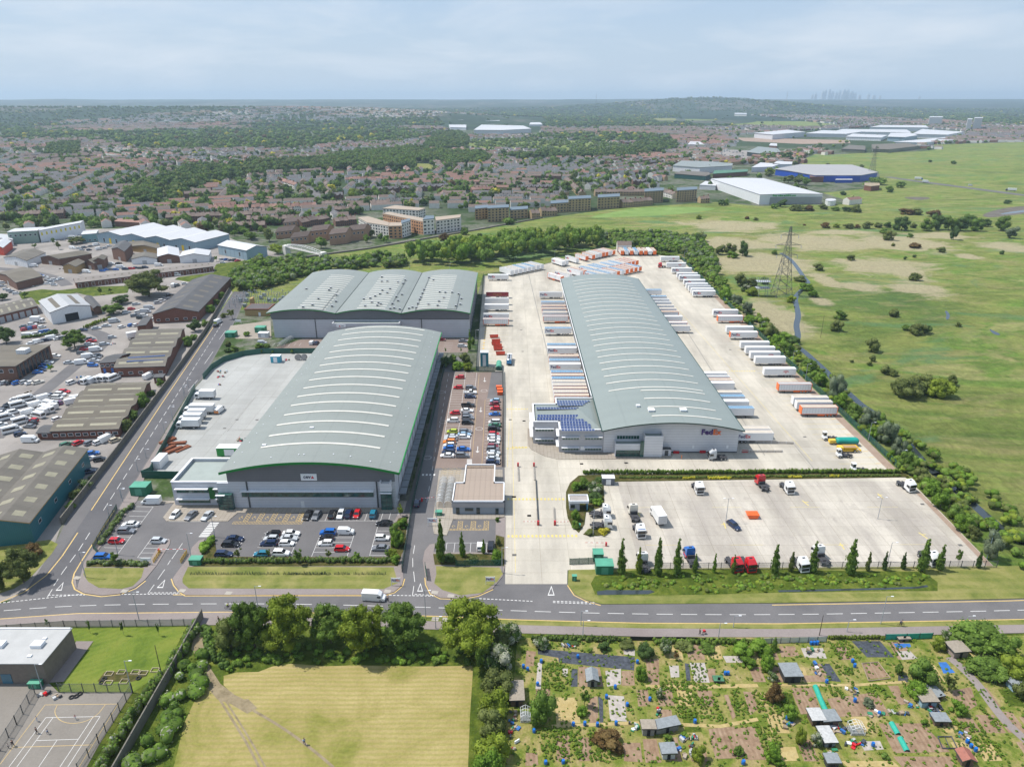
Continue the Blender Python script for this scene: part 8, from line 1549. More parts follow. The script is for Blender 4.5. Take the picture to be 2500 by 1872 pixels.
CROP=[pts(rQ,*c)for c in(((1970,650),(2080,645),(2145,835),(2030,840)),((1800,660),(1870,655),(1930,880),(1870,880)),((410,950),(740,940),(770,1200),(620,1240),(420,1200)),((420,440),(540,380),(640,500),(620,640),(420,620)),((1400,540),(1760,560),(1800,640),(1400,640)),((1480,700),(1780,660),(1850,860),(1550,860)),((800,950),(980,940),(1150,1180),(820,1230)))]+[pts(rR,*c)for c in(((700,215),(860,205),(940,340),(760,340)),((740,400),(870,400),(910,470),(790,480)),((970,545),(1100,540),(1180,640),(1030,640)),((1850,700),(1890,700),(2030,880),(2000,900)),((130,850),(290,845),(360,1070),(220,1100)),((1640,830),(1850,830),(2100,1150),(1800,1000)),((110,600),(350,600),(450,780),(180,800)),((1000,850),(1080,850),(1120,940),(1020,920)),((700,560),(800,560),(820,640),(740,650)))]
stuff_wood("crop_rows",CROP2,9,(.15,.4),(.3,.45),['green','lime','dark'],33,12,3.0,.1)
stuff_wood("vegetables_and_tall_grass",CROP,3.2,(.2,.5),(.35,.8),['green','lime','lime','yellow'],31,16,3.0,.1)
stuff_wood("weeds",[allot_poly[:1]+[(124,126)]+[(124,92),(0,92)]],.5,(.1,.3),(.3,.9),['lime','lime','yellow','green'],32,14,2.2,.09)
trees(rQ,"on the near allotments",[(430,900,620,250,'shrub','green'),(770,760,600,140,'small','green'),(750,830,740,110,'shrub','lime'),(1730,1215,1080,140,'shrub','yellow'),(410,270,165,140,'shrub','flower'),(1450,330,165,120,'shrub','flower'),(1530,380,290,70,'small','rust'),(1270,340,225,170,'shrub','dark'),(930,295,215,120,'shrub','dark'),(820,310,270,70,'small','green'),(1120,265,205,140,'shrub','olive'),(650,235,195,160,'shrub','dark'),(1400,690,605,70,'shrub','flower'),(1600,280,215,160,'shrub','olive'),(1780,290,225,160,'shrub','green'),(2060,330,220,200,'shrub','lime'),(1240,530,400,110,'shrub','lime'),(1460,1040,985,90,'shrub','green'),(1600,1020,975,80,'shrub','lime'),(2050,1160,1080,90,'shrub','green'),(2120,420,330,150,'shrub','lime'),(950,1090,960,260,'shrub','rust'),(1050,1130,1050,120,'shrub','rust')],"allotment bushes")
trees(rR,"on the right hand allotments",[(280,278,162,72,'conifer','green'),(1385,510,318,250,'shrub','green'),(1390,630,498,180,'shrub','lime'),(1690,750,640,150,'shrub','lime'),(1625,590,440,150,'small','olive'),(1850,235,42,410,'shrub','green'),(1960,300,130,260,'shrub','green'),(2120,470,295,240,'shrub','yellow'),(1920,460,320,300,'shrub','green'),(280,655,505,160,'shrub','rust'),(150,280,178,200,'shrub','lime'),(230,420,280,120,'shrub','lime'),(265,500,425,95,'shrub','flower'),(1550,265,160,110,'shrub','yellow'),(1610,180,105,90,'shrub','flower'),(260,1110,965,150,'shrub','lime'),(400,790,680,120,'shrub','lime'),(1010,700,630,90,'shrub','grey'),(1245,460,360,80,'shrub','green'),(2110,330,160,150,'shrub','green'),(480,1000,850,90,'shrub','yellow'),(1440,850,800,70,'shrub','lime'),(1130,1100,1060,80,'shrub','green'),(2190,640,480,160,'shrub','olive'),(320,1170,1110,100,'shrub','lime'),(600,1000,900,100,'shrub','flower')],"allotment bushes")
hedge(pts(rQ,(330,205),(700,212),(1160,225)),1.5,1.3,['green','dark','olive'],"rough hedge along the top of the near allotments",41);hedge(pts(rQ,(1350,235),(1800,240),(2180,245)),1.5,1.4,['green','olive','lime'],"rough hedge behind the long black netting fence",42);hedge(pts(rR,(700,190),(1130,188)),.8,1.2,['olive','yellow'],"thin dry hedge between the clear and the green netting fences",43)
WC=dict(grey=(.22,.22,.20),brown=(.13,.085,.06),white=(.42,.42,.41),black=(.035,.037,.04),blue=(.25,.36,.42),red=(.28,.10,.07),green=(.05,.16,.08),pink=(.30,.24,.21),pale=(.27,.23,.18),tin=(.21,.23,.24))
def hut(r,u0,v0,u1,v1,dp,h,wc,rc,lab,gable=False):
 a,b_=V2(r(u0,v0)),V2(r(u1,v1));d=(b_-a).normalized();n=Vector((-d.y,d.x))*dp;shed("garden_shed",lab,"shed",a,b_,b_+n,h,h+(.7 if gable else.04),'BC',1,M(rc+" shed roof",WC[rc],.7,var=.2,vs=2),M(wc+" shed boards",WC[wc],.8,var=.2,vs=3),None,0,m_blk,"allotment sheds",None,(1,2),None,1.6,1,.6)
for e in((rQ,798,602,878,602,2.8,1.8,'grey','tin',"little grey shed with pitched roof beside an orange board",True),(rQ,163,765,262,762,4.6,2.0,'brown','pale',"pale roofed long shed against the allotment hedgerow"),(rQ,1255,1008,1350,1008,1.6,2.2,'grey','pale',"narrow open hut with a white garden chair inside"),(rQ,1370,1000,1550,962,1.6,1.9,'grey','tin',"ramshackle tin lean-to right of the open hut"),(rQ,1420,1205,1522,1200,1.8,1.9,'white','tin',"whitish glazed shed at the bottom of the allotments"),(rQ,1855,565,1915,566,.9,.8,'green','green',"small dark green storage chest"),(rR,1665,340,1772,330,2.8,2.0,'pink','pale',"pinkish square hut at the top of the allotment path"),(rR,362,528,485,526,3.2,2.1,'black','tin',"black boarded shed with slate grey roof"),(rR,1418,722,1530,720,2.6,2.0,'blue','pale',"pale blue hut with a tan roof"),(rR,1520,860,1620,862,1.6,1.6,'brown','tin',"low brown shed with striped glass roof"),(rR,575,862,660,860,2.4,1.9,'brown','white',"white roofed open shelter"),(rR,662,868,775,860,2.2,1.8,'brown','tin',"clear roofed lean-to beside the white roofed shelter"),(rR,672,1025,752,1022,3.2,1.6,'tin','white',"pale metal container shed below the white roofed shelter"),(rR,1728,1172,1815,1175,2.0,1.7,'brown','red',"reddish roofed shed at the bottom right",True),(rR,690,1190,775,1190,1.5,1.9,'black','tin',"grey and black shed at the bottom edge"),(rR,1245,208,1320,206,1.0,1.0,'pale','pale',"small rough shelter by the green netting"),(rR,2125,600,2212,590,2.0,1.8,'blue','tin',"grey and blue shack at the right edge"),(rR,1535,660,1580,650,3.0,1.2,'red','tin',"red brick cold frame with glass lid")):hut(*e)
def gframe(r,u,v,w_,d,lab,mt):
 c=r(u,v);mb=MB();h=1.5;hr=2.1
 for y in(0,d*.33,d*.66,d):
  for a,b_ in(((-w_/2,0),(-w_/2,h)),((w_/2,0),(w_/2,h)),((-w_/2,h),(0,hr)),((w_/2,h),(0,hr))):mb.bar((a[0],y,a[1]),(b_[0],y,b_[1]),.04,0,4)
 for x,z in((-w_/2,h),(w_/2,h),(0,hr),(-w_/2,.05),(w_/2,.05),(-w_/4,1.8),(w_/4,1.8)):mb.bar((x,0,z),(x,d,z),.03,0,4)
 t=thing("greenhouse",lab,"greenhouse",(c[0],c[1],.1));mb.build("frame",[mt],t);mb=MB();mb.box(-w_/2,.02,0,w_/2,d-.02,.5,0);mb.build("lower_panel",[m_clear],t)
gframe(rQ,282,900,1.9,2.4,"small metal framed greenhouse near the hedgerow",m_trimw);gframe(rR,930,935,2.6,2.0,"white painted greenhouse frame without glass",m_trimw)
bar_=MB();bar_.cyl(0,0,0,.29,.25,0,10,.33);bar_.cyl(0,0,.25,.33,.4,0,10,.33);bar_.cyl(0,0,.65,.33,.25,0,10,.28);mbar=bar_.mesh("barrel",[M("blue plastic barrel",(.01,.13,.45),.4,var=.08)])
for r,L in((rQ,((717,345),(413,385),(265,430),(300,450),(383,575),(955,680),(1028,600),(1212,390),(1942,485),(1966,485),(1127,745),(680,908),(775,905),(880,912),(1035,900),(353,962),(450,1225),(596,1222),(2095,1225),(1315,700),(1690,885))),(rR,((570,218),(594,218),(618,218),(907,392),(690,515),(908,660),(1095,760),(1775,975),(1805,1010),(1048,1000),(385,795),(1500,770),(1527,775),(1555,770),(1840,1040),(45,1140),(890,355)))):
 for u,v in L:c=r(u,v,.5);o=ob("water_barrel",mbar,None,(c[0],c[1],.11),0,(1,1,random.uniform(.9,1.05)));later(o,"blue water barrel","on the near allotments"if r is rQ else "on the right hand allotments",G_px(c),"blue barrels","barrel")
def netrun(r,P_,w_,lab):
 L=[V2(p)for p in pts(r,*P_)];mb=MB()
 for a,b_ in zip(L[:-1],L[1:]):
  d=(b_-a);n=Vector((-d.y,d.x)).normalized();k=6
  for i in range(k):t0,t1=math.pi*i/k,math.pi*(i+1)/k;q=[(p+n*w_/2*math.cos(t),.55*math.sin(t))for p,t in((a,t0),(b_,t0),(b_,t1),(a,t1))];mb.quad(*[(p.x,p.y,.12+z)for p,z in q],0)
 tag(mb.build("net_tunnel",[m_net]),lab,"net tunnel")
netrun(rR,((600,555),(640,655),(690,765)),1.1,"long turquoise net tunnel across the dug plots");netrun(rR,((1188,840),(1240,930)),1.1,"upper length of the bright net tunnel on the lower plots");netrun(rR,((1255,955),(1310,1060)),1.1,"lower length of the bright net tunnel on the lower plots")
rng=random.Random(8);JM=[m_trimw,m_tan2,M("weathered timber",(.26,.2,.14),.9,var=.3),m_blks,M("junk green plastic",(.03,.2,.1),.5),M("junk grey",(.4,.4,.4),.6),m_bluet,paint('red')]
def clutter(r,u,v,w_,d,n,lab):
 c=r(u,v);t=thing("heap",lab,"heap",(c[0],c[1],.1))
 for i in range(n):mb=MB();mb.obox(rng.uniform(-w_,w_)/2,rng.uniform(-d,d)/2,0,rng.uniform(.3,1.1),rng.uniform(.2,.7),rng.uniform(.15,.7),rng.uniform(0,3),0);mb.build("plank"if i%3 else "crate",[rng.choice(JM)],t)
for e in((rQ,180,860,1.8,3,8,"heap of junk beside the small metal greenhouse"),(rQ,190,1030,2,6,12,"long heap of junk and blue sacks under the hedgerow"),(rQ,1620,1060,4,3,14,"pots and planks behind the whitish glazed shed"),(rQ,1620,1150,3,2,8,"odds and ends right of the whitish glazed shed"),(rR,740,880,4,2,12,"red and white odds and ends by the lean-to"),(rR,890,600,2,2.5,8,"blue and turquoise heap beside three dark tubs"),(rR,1530,745,3,1.5,9,"white and yellow heap below the pale blue hut"),(rR,1070,770,3,1,6,"row of white sacks and a blue tub on the dug plot"),(rR,900,1000,4,2,10,"pallets and trellis among the lower beds"),(rR,1240,765,4,.8,6,"stack of old boards along the path"),(rR,720,1070,2,2,7,"white pallets leaning below the metal container shed"),(rR,570,285,4,1.5,8,"white boards lying near three blue barrels"),(rR,600,420,1,4,7,"row of white crates left of the dug strip"),(rR,1740,930,2.4,1.5,7,"grey sacks beside the lower cold frame"),(rQ,1180,940,1.5,2,6,"white tubs left of the open hut"),(rR,1350,700,2,1.5,7,"clay pots left of the pale blue hut"),(rQ,1390,830,.8,2.5,5,"two old bath tubs by the tall grass"),(rR,400,860,2,1.5,6,"white chairs and boards by a blue barrel"),(rQ,640,265,3,1,6,"white and silver sheeting at the allotment top")):clutter(*e)
for r,P_,lab in((rR,((1545,945),(1650,945),(1695,1035),(1580,1035)),"black timber frame around a raised bed"),(rR,((960,380),(1085,370),(1180,495),(1012,515)),"pale timber frame around the stepped raised beds")):
 L=pts(r,*P_);mb=MB();[mb.bar((*a,.25),(*b_,.25),.12,0,4)for a,b_ in zip(L,L[1:]+L[:1])];mb.bar((*V2(L[0]).lerp(V2(L[1]),.5),.25),(*V2(L[3]).lerp(V2(L[2]),.5),.25),.08,0,4);tag(mb.build("raised_bed_frame",[m_blks if 'black'in lab else JM[2]]),lab,"raised bed")
def wallrun(name,line,h,th,m,lab,cat,posts=None,mp=None,cap=None):
 mb=MB();L=[V2(p)for p in line];t=thing(name,lab,cat,(L[0].x,L[0].y,0));o=L[0]
 for a,b_ in zip(L[:-1],L[1:]):
  c=(a+b_)/2-o;d=b_-a;mb.obox(c.x,c.y,.02,d.length,th,h,math.atan2(d.y,d.x),0)
 mb.build("panel",[m],t)
 if posts:
  mb=MB();acc=0
  for a,b_ in zip(L[:-1],L[1:]):
   d=b_-a;n=max(1,int(d.length/posts))
   for i in range(n+1):p=a+d*(i/n)-o;mb.box(p.x-.06,p.y-.06,0,p.x+.06,p.y+.06,h+.12,0)
   for zz in(.25,h*.95):mb.bar((*(a-o),zz),(*(b_-o),zz),.035,0,4)
  mb.build("fence_frame",[mp or m_frame],t)
 return t
def meshmat(name,col,alpha):
 m,nt,b=newmat(name);b.inputs["Base Color"].default_value=col+(1,);b.inputs["Roughness"].default_value=.7;b.inputs["Alpha"].default_value=alpha;return m
m_gm=meshmat("green mesh",(.02,.10,.07),.55);m_grn=cladding("green close boarded fence",(.008,.085,.06),.45,False);m_wire=meshmat("grey wire mesh",(.22,.23,.23),.18);m_blkn=M("black netting",(.02,.022,.02),.9);m_cwall=M("concrete wall panels",S(150,144,132,.5),.95,var=.15,vs=.8)
wallrun("netting_fence",pts(rQ,(1150,215),(1500,218),(2070,235)),1.1,.05,m_blkn,"long black netting fence at the top of the allotments","fence");wallrun("netting_fence",pts(rR,(190,225),(685,212)),1.5,.05,meshmat("clear netting",(.5,.55,.55),.6),"clear netting fence by three blue barrels","fence",2);wallrun("netting_fence",pts(rR,(1135,195),(1300,192),(1500,185)),1.6,.05,m_net,"bright green netting fence at the allotment top","fence",2.5)
flush_series()
# FENCES, LAMPS, YARD THINGS, PEOPLE
wl_=[(-127.6,172),(-134.3,215),(-145.5,280),(-157.8,348),(-172,412),(-177,434)]
wallrun("estate_wall",wl_,2.3,.3,m_cwall,"long grey concrete panel wall between west road and industrial estate","wall",3,m_cwall)
wallrun("school_wall",[(-71.8,133),(-71.3,120),(-71.0,105),(-70.6,88)],2.6,.25,m_cwall,"tall grey concrete wall between school grounds and footpath","wall",3,m_cwall)
wallrun("yard_fence",[(-116,201),(-123.5,236),(-131.3,272.5)],2.6,.12,m_grn,"dark green boarded fence behind the white box lorries","fence",3,m_grn);wallrun("yard_fence",[(-132.6,284),(-133.6,296),(-132,306),(-126,314),(-118,317.5),(-80,318)],2.6,.12,m_grn,"curved dark green boarded fence at the far end of the grey yard","fence",3,m_grn);wallrun("yard_fence",[(-116,201),(-117.6,198.6),(-106,198.2),(-100,197.8)],2.6,.12,m_grn,"short green boarded fence beside the left office","fence",3,m_grn)
wallrun("mesh_fence",[(-30.2,312),(-29.4,180),(-28.0,150)],2.2,.05,m_gm,"dark green mesh fence along the access road's left side","fence",3);wallrun("mesh_fence",[(125.9,205),(126,371),(127.4,534)],2.3,.05,m_gm,"green mesh fence along the yard's right edge","fence",3);wallrun("mesh_fence",[(-3.3,206),(-3.6,262),(-4.2,293),(-15.9,294.2),(-17,341),(-19.4,476)],2.2,.05,m_gm,"green mesh fence along the yard's left edge","fence",3);wallrun("mesh_fence",[(124.6,152),(60,151.2),(34,151.2)],2.2,.04,m_wire,"thin grey mesh fence behind the slim trees","fence",3);wallrun("mesh_fence",[(-116,180),(-112,160),(-109.3,157.5)],1.8,.04,m_gm,"green mesh fence beside the left car park hedge","fence",3)
wallrun("mesh_fence",[(-32,430.5),(-85,432),(-125,433)],2.6,.05,cladding("teal mesh",(.02,.18,.16),.8,False),"teal fence behind the triple arched warehouse","fence",3)
wallrun("palisade_fence",[(x,y-7.9)for x,y in cl if-160<x<-80]+[(-72.2,130.3)],2.0,.05,meshmat("grey palisade",(.40,.39,.37),.45),"grey palisade fence along the school's road frontage","fence",2.6)
for L,lab in(([rO(420,1130)[:2],rO(940,1130)[:2]],"mesh fence between playground and school lawn"),([rO(940,1130)[:2],rO(700,1490)[:2],rO(560,1700)[:2]],"mesh fence along the playground's right side"),([rO(250,1140)[:2],rO(120,1360)[:2],rO(-60,1640)[:2]],"mesh fence along the playground's left side")):wallrun("mesh_fence",L,2.4,.04,m_wire,lab,"fence",2.4)
wallrun("sliding_gate",pts(rM,(150,915),(400,905)),1.9,.06,m_gm,"green sliding gate at the lorry yard entrance","gate",2,M("gate green",(.01,.09,.05),.5));wallrun("sliding_gate",pts(rI,(1520,1040),(1925,1035)),1.9,.06,m_gm,"open green sliding gate above the small square lawn","gate",2,MATS["gate green"]);wallrun("sliding_gate",pts(rI,(1245,1060),(1262,1170)),2,.05,m_gm,"swung open green gate leaf at the access road mouth","gate",1.5,MATS["gate green"])
ym=paint('yellow');wallrun("yellow_gate",pts(rH,(645,1010),(705,920)),1.2,.04,meshmat("yellow mesh",(.6,.38,.03),.4),"left yellow gate at the car park entrance","gate",1,ym);wallrun("yellow_gate",pts(rH,(890,1010),(945,925)),1.2,.04,MATS.get("ymesh")or meshmat("yellow mesh fine",(.6,.38,.03),.4),"right yellow gate at the car park entrance","gate",1,ym)
def barrier(r,a,b_,lab):
 A,B_=V2(r(*a)),V2(r(*b_));t=thing("barrier",lab,"barrier",(A.x,A.y,.06));mb=MB();mb.box(-.25,-.25,0,.25,.25,1.1,0);mb.build("barrier_post",[paint('red')],t);mb=MB();d=B_-A;n=8
 for i in range(n):p,q=d*(i/n),d*((i+1)/n);mb.bar((p.x,p.y,1.0),(q.x,q.y,1.0),.06,i%2,5)
 mb.build("boom",[m_trimw,paint('red')],t)
barrier(rH,(697,915),(945,912),"red and white boom across the car park entrance");barrier(rI,(1215,455),(1325,445),"white boom across the access road");barrier(rK,(232,1400),(100,1400),"leftmost of the yard gate booms");barrier(rK,(383,1405),(510,1400),"boom beside the planted corner at the yard gate");barrier(rK,(845,1592),(655,1590),"boom at the lorry park entry by the near gate")
for r,u,v,v2,lab in((rK,62,1010,880,"left red ended ticket island in the entry lanes"),(rK,205,1005,880,"middle red ended ticket island in the entry lanes"),(rK,235,1410,1260,"left lower island between the entry lanes"),(rK,385,1410,1255,"right lower island between the entry lanes")):
 a,b_=r(u,v),r(u-8,v2);t=thing("lane_island",lab,"traffic island",(a[0],a[1],.056));d=V2(b_)-V2(a);mb=MB();mb.obox(d.x/2,d.y/2,0,d.length,.7,.15,math.atan2(d.y,d.x),0);mb.build("kerb",[m_kerb],t);mb=MB();e=d if v<1100 else d*.03;mb.box(e.x-.3,e.y-.3,.15,e.x+.3,e.y+.3,1.4,0);mb.build("ticket_post",[paint('red')],t);mb=MB();mb.bar((0,0,.6),(d.x,d.y,.6),.05,0,4);mb.bar((0,0,.1),(0,0,.62),.05,0,4);mb.build("guard_rail",[m_frame],t)
A,B_=V2(rK(210,1000)),V2(rK(232,1400));wallrun("lane_railing",[A,B_],1.0,.05,m_frame,"dark railing between the two pairs of entry lanes","railing");
for a,b_,lab in(((220,1210),(690,1232),"upper"),((215,1305),(590,1305),"lower")):
 A,B_=V2(rL(*a)),V2(rL(*b_));wallrun("ramp_railing",[A,B_],.9,.12,meshmat("pale railing "+lab,(.5,.45,.4),.6),lab+" pale railing of the ramp at the right warehouse corner","railing",2.5,m_trimw)
def lamp(r,u,vb,vt,lab,col=None,dbl=False,nm="street_lamp",arm=1.2):
 c=r(u,vb);h=min(14,max(3,z_at(r_inv_y(r,vt),c[1])));t=thing(nm,lab,"street lamp"if "lamp"in nm else "pole",(c[0],c[1],.05),0,None);mb=MB();mb.bar((0,0,0),(0,0,h),.11,0,6,.06)
 if "lamp"in nm:
  for s in((-1,1)if dbl else(1,)):mb.bar((0,0,h-.1),(s*arm,0,h),.05,0,4)
 mb.build("post"if "lamp"not in nm else "lamp_post",[col or m_gal],t)
 if "lamp"in nm:
  for s in((-1,1)if dbl else(1,)):mb=MB();mb.box(s*arm-.3,-.11,h-.04,s*arm+.3,.11,h+.06,0);mb.build("lamp_head",[m_trimw],t)
 return t
m_gal=MATS["galvanised steel"];m_wood=M("dark timber pole",(.07,.05,.04),.9);LZ=[(rF,"along the west road",[(1105,1565,1440),(1240,1290,1180),(1315,1170,1090),(1480,950,850),(1560,860,700),(1655,620,530)]),(rH,"around the front car park",[(355,425,345),(248,600,490),(1195,775,590),(985,970,742),(325,935,770)]),(rO,"on the main road by the school",[(985,622,420),(607,318,140)]),(rI,"by the access road",[(1250,1505,1255),(1340,1600,1490),(1345,605,400),(975,545,440),(1935,1100,870)]),(rN,"along the main road by the lorry park",[(918,1375,1125),(615,1445,1335),(1685,1395,1300),(985,812,640)]),(rQ,"above the near allotments",[(742,88,-30),(757,205,50),(1885,195,72),(2008,108,10)]),(rL,"along the yard's right fence",[(675,525,395),(795,655,510),(1360,1200,1035),(1635,1440,1285),(395,230,130)]),(rD,"at the far end of the yard",[(752,838,775),(393,885,840),(1915,885,790)]),(rG,"along the green fence",[(268,872,785),(225,932,840),(100,1230,1075)]),(rC,"behind the triple arched warehouse",[(1475,940,880),(1833,970,895)]),(rO,"beside the school playground",[(935,1130,905),(300,1110,930)]),(rW,"on the main road past the big trees",[(557,1310,1266)])]
for r,zn,L in LZ:
 L=sorted(L,key=lambda e:e[0])
 for i,(u,a,b_)in enumerate(L):lamp(r,u,a,b_,("grey street lamp "if len(L)==1 else nth(i+1)+" grey street lamp from left ")+zn)
lamp(rK,728,1500,1258,"camera pole in the planted bed by the lorry park",None,False,"camera_pole");lamp(rK,1920,1378,1165,"twin headed lamp in the middle of the lorry park",None,True);lamp(rN,893,430,236,"twin headed lamp in the right half of the lorry park",None,True);lamp(rN,1872,785,560,"thick pale blue camera mast at the lorry park corner",M("pale blue steel",(.3,.42,.5),.4),False,"camera_mast");lamp(rJ,880,445,230,"tall lamp at the corner of the triple arched warehouse")
for r,u,a,b_,lab in((rO,1655,585,490,"dark telegraph pole by the cyclist in green"),(rO,1138,982,795,"dark telegraph pole on the school lawn"),(rR,632,162,5,"brown telegraph pole above the right allotments"),(rE,838,1312,1160,"thin pole on the marsh beyond the stream")):lamp(r,u,a,b_,lab,m_wood,False,"telegraph_pole")
def cab(r,u,v,lx,ly,h,m,lab,nm="utility_cabinet",cat="cabinet",top=None,z=.06,rz=0):
 c=r(u,v);t=thing(nm,lab,cat,(c[0],c[1]+ly/2,z),rz);mb=MB();mb.box(-lx/2,-ly/2,0,lx/2,ly/2,h,0);mb.build("housing",[m],t);mb=MB();mb.box(-lx/2-.08,-ly/2-.08,h,lx/2+.08,ly/2+.08,h+.12,0);mb.build("lid",[top or m],t);mb=MB();mb.box(-lx*.2,-ly/2-.03,.15,lx*.2,-ly/2-.005,h*.85,0);mb.build("door",[top or m],t);return t
m_gc=M("green cabinet",(.02,.16,.09),.5,var=.1);m_gc2=M("pale green cabinet top",(.08,.3,.2),.5)
for e in((rH,515,410,5.0,3.6,3.0,"large green electricity cabinet beside the left office"),(rH,1018,1035,3.0,2.0,1.7,"green cabinet right of the car park entrance"),(rG,715,328,5,4,2.4,"green cabinet by the west road's far end"),(rG,1035,276,5,4,2.6,"green cabinet nearest the triple arched warehouse"),(rM,408,892,2.6,2.6,2.3,"smaller green kiosk behind the sliding gate"),(rM,465,1008,4.4,3.2,2.6,"largest green kiosk at the lorry park corner"),(rM,193,1068,1.1,.8,1.5,"slim green cabinet on the corner grass"),(rI,1365,588,1.9,1.3,1.2,"green bin store left of the gatehouse"),(rM,228,590,1.2,.8,1.1,"green cabinet by the kiosk gate"),(rO,245,1105,2.4,1.2,1.3,"green container beside the school wall")):cab(e[0],e[1],e[2],e[3],e[4],e[5],m_gc,e[6],top=m_gc2)
cab(rG,712,1608,8.5,3,3,cladding("bright green corrugated",(.01,.26,.04),.5,False),"bright green shipping container beside the left warehouse","shipping_container","container",m_trimw);cab(rH,672,168,2.6,6,2.8,m_tw,"white container cabin in the grey yard's near corner","container_cabin","container",m_trimw);cab(rG,1205,602,4.2,3,3.1,M("blue fronted cabin",(.03,.3,.42),.5),"white and blue site cabin against the far green fence","site_cabin","cabin",m_trimw);cab(rK,865,1048,3.8,2.2,2.4,M("toilet grey",(.1,.12,.15),.5),"pair of portable toilets at the lorry park's far left corner","portable_toilet","toilet",m_trimw);cab(rJ,963,600,3.6,3.2,6.5,cladding("teal steel",(.01,.15,.2),.5,False),"tall teal silo housing beside the yard fence","silo_housing","silo",m_silver);cab(rG,1072,332,5,3,2.4,m_silver,"pale grey bin store by the warehouse corner","bin_store","store",m_trimw);cab(rK,1385,785,3.0,1.6,2.4,m_silver,"grey air handling unit at the right warehouse front","air_unit","air unit",m_frame)
c=rJ(1108,660);t=thing("fuel_tank","green horizontal fuel tank beside the tall teal housing","tank",(c[0],c[1],.06));mb=MB();mb.bar((0,1.2,1.5),(0,8.5,1.5),1.25,0,14);mb.build("tank",[m_gc2],t);mb=MB();mb.box(-1.6,0,0,1.6,9,.5,0);mb.build("plinth",[m_kerb],t)
for i,(u,v,a)in enumerate(((1060,300,5),(1080,345,5),(1078,372,5),(1095,395,5),(1100,425,6),(1125,472,4))):
 c=rJ(u,v,.4);t=thing("skip","red open skip, %s from the far end of the stacked group in the yard"%nth(i+1),"skip",(c[0],c[1],.06),rad(a),"red skips in the yard");t.scale=(.6,.75,.75);mb=MB();mb.add([(-3.6,-1.25,1.7),(3.6,-1.25,1.7),(3.6,1.25,1.7),(-3.6,1.25,1.7),(-3.2,-1.1,.1),(3.2,-1.1,.1),(3.2,1.1,.1),(-3.2,1.1,.1)],[(0,4,5,1),(1,5,6,2),(2,6,7,3),(3,7,4,0),(4,7,6,5)],0);mb.build("skip_body",[M("rusty red skip",(.55,.07,.03),.6,var=.35,vs=1.5)],t);mb=MB()
 for y in(-1.27,1.27):mb.bar((-3.6,y,1.7),(3.6,y,1.7),.07,0,4)
 mb.build("rim",[MATS["rusty red skip"]],t)
c=rK(2165,1350);t=thing("skip","small orange covered skip alone in the lorry park","skip",(c[0],c[1]+1,.066));mb=MB();mb.add([(-1.7,-1.2,1.3),(1.7,-1.2,1.3),(1.7,1.2,1.3),(-1.7,1.2,1.3),(-1.2,-1.2,.1),(1.2,-1.2,.1),(1.2,1.2,.1),(-1.2,1.2,.1)],[(0,4,5,1),(1,5,6,2),(2,6,7,3),(3,7,4,0)],0);mb.build("skip_body",[M("orange skip",(.8,.12,.02),.5)],t);mb=MB();mb.add([(-1.75,-1.25,1.32),(1.75,-1.25,1.32),(1.75,1.25,1.32),(-1.75,1.25,1.32),(-1.3,0,1.6),(1.3,0,1.6)],[(0,1,5,4),(2,3,4,5),(1,2,5),(3,0,4)],0);mb.build("lid",[MATS["orange skip"]],t)
for i,(u,v)in enumerate(((1110,835),(1120,862),(1122,890))):cab(rJ,u,v,2.2,1.6,1.3,MATS["orange skip"],"red orange bin, %s of three in the pen by the car park"%("farthest","middle one","nearest")[i],"waste_bin","bin")
for i,(u,v)in enumerate(((1475,762),(1712,757),(2092,752))):
 c=rK(u,v);t=thing("water_barrier","red plastic barrier, %s along the right warehouse front"%("leftmost","middle one","rightmost")[i],"barrier",(c[0],c[1],.06));mb=MB();mb.box(-1,-.2,0,1,.2,.3,0);mb.box(-1,-.1,.3,1,.1,.9,0);mb.build("barrier_body",[paint('red')],t)
m_rust=M("rusty steel",(.22,.07,.03),.85,var=.4,vs=2)
for k,(u,v,a,n)in enumerate(((45,1450,62,8),(40,1530,60,6),(110,1545,55,6),(150,1470,10,5),(200,1530,58,4))):
 c=rG(u,v);t=thing("steel_stack","stack of rusty steel beams, %s in the grey yard corner"%("largest and farthest","leftmost of the near ones","middle one","crosswise one","rightmost of long beams")[k],"steel beams",(c[0],c[1],.06),rad(a));
 for i in range(n):mb=MB();mb.box(-2.8,-1.1+(i%4)*.6,.05+(i//4)*.4,2.8,-.7+(i%4)*.6,.38+(i//4)*.4,0);mb.build("beam",[m_rust],t)
for i,u in enumerate((1443,1508)):
 c=rG(u,578);t=thing("cable_drum",("left"if i==0 else "right")+" big grey cable drum against the far green fence","cable drum",(c[0],c[1]+1,.06));mb=MB()
 for y in(-.6,.6):mb.bar((0,y-.06,1.4),(0,y+.06,1.4),1.4,0,16)
 mb.bar((0,-.6,1.4),(0,.6,1.4),.8,0,12);mb.build("drum",[M("weathered drum",(.3,.29,.28),.8,var=.2,vs=3)],t)
rng=random.Random(15)
for e in((rG,620,700,5,3,10,"dark heap of scrap and blue pipes inside the curved green fence"),(rG,610,755,4,1,7,"orange rollers on a trestle by the curved green fence"),(rG,830,1430,5,3,10,"pale wrapped goods beside the green shipping container"),(rG,1330,575,5,1,6,"row of white and yellow drums by the far green fence"),(rG,590,840,2,1,4,"red and grey trolley in the grey yard gateway"),(rF,1000,150,4,3,10,"orange and blue skips of scrap on the estate"),(rF,715,450,4,1.6,6,"yellow crates in the minibus yard"),(rB,250,750,8,2,10,"blue and white skips beside the olive shed"),(rB,560,600,12,4,16,"scrap metal heaps behind the brown sheds"),(rO,310,1150,2,1.5,6,"blue and pink play equipment heap by the playground door"),(rO,400,1170,1.6,.6,5,"yellow and orange toys along the playground's top edge")):clutter(*e)
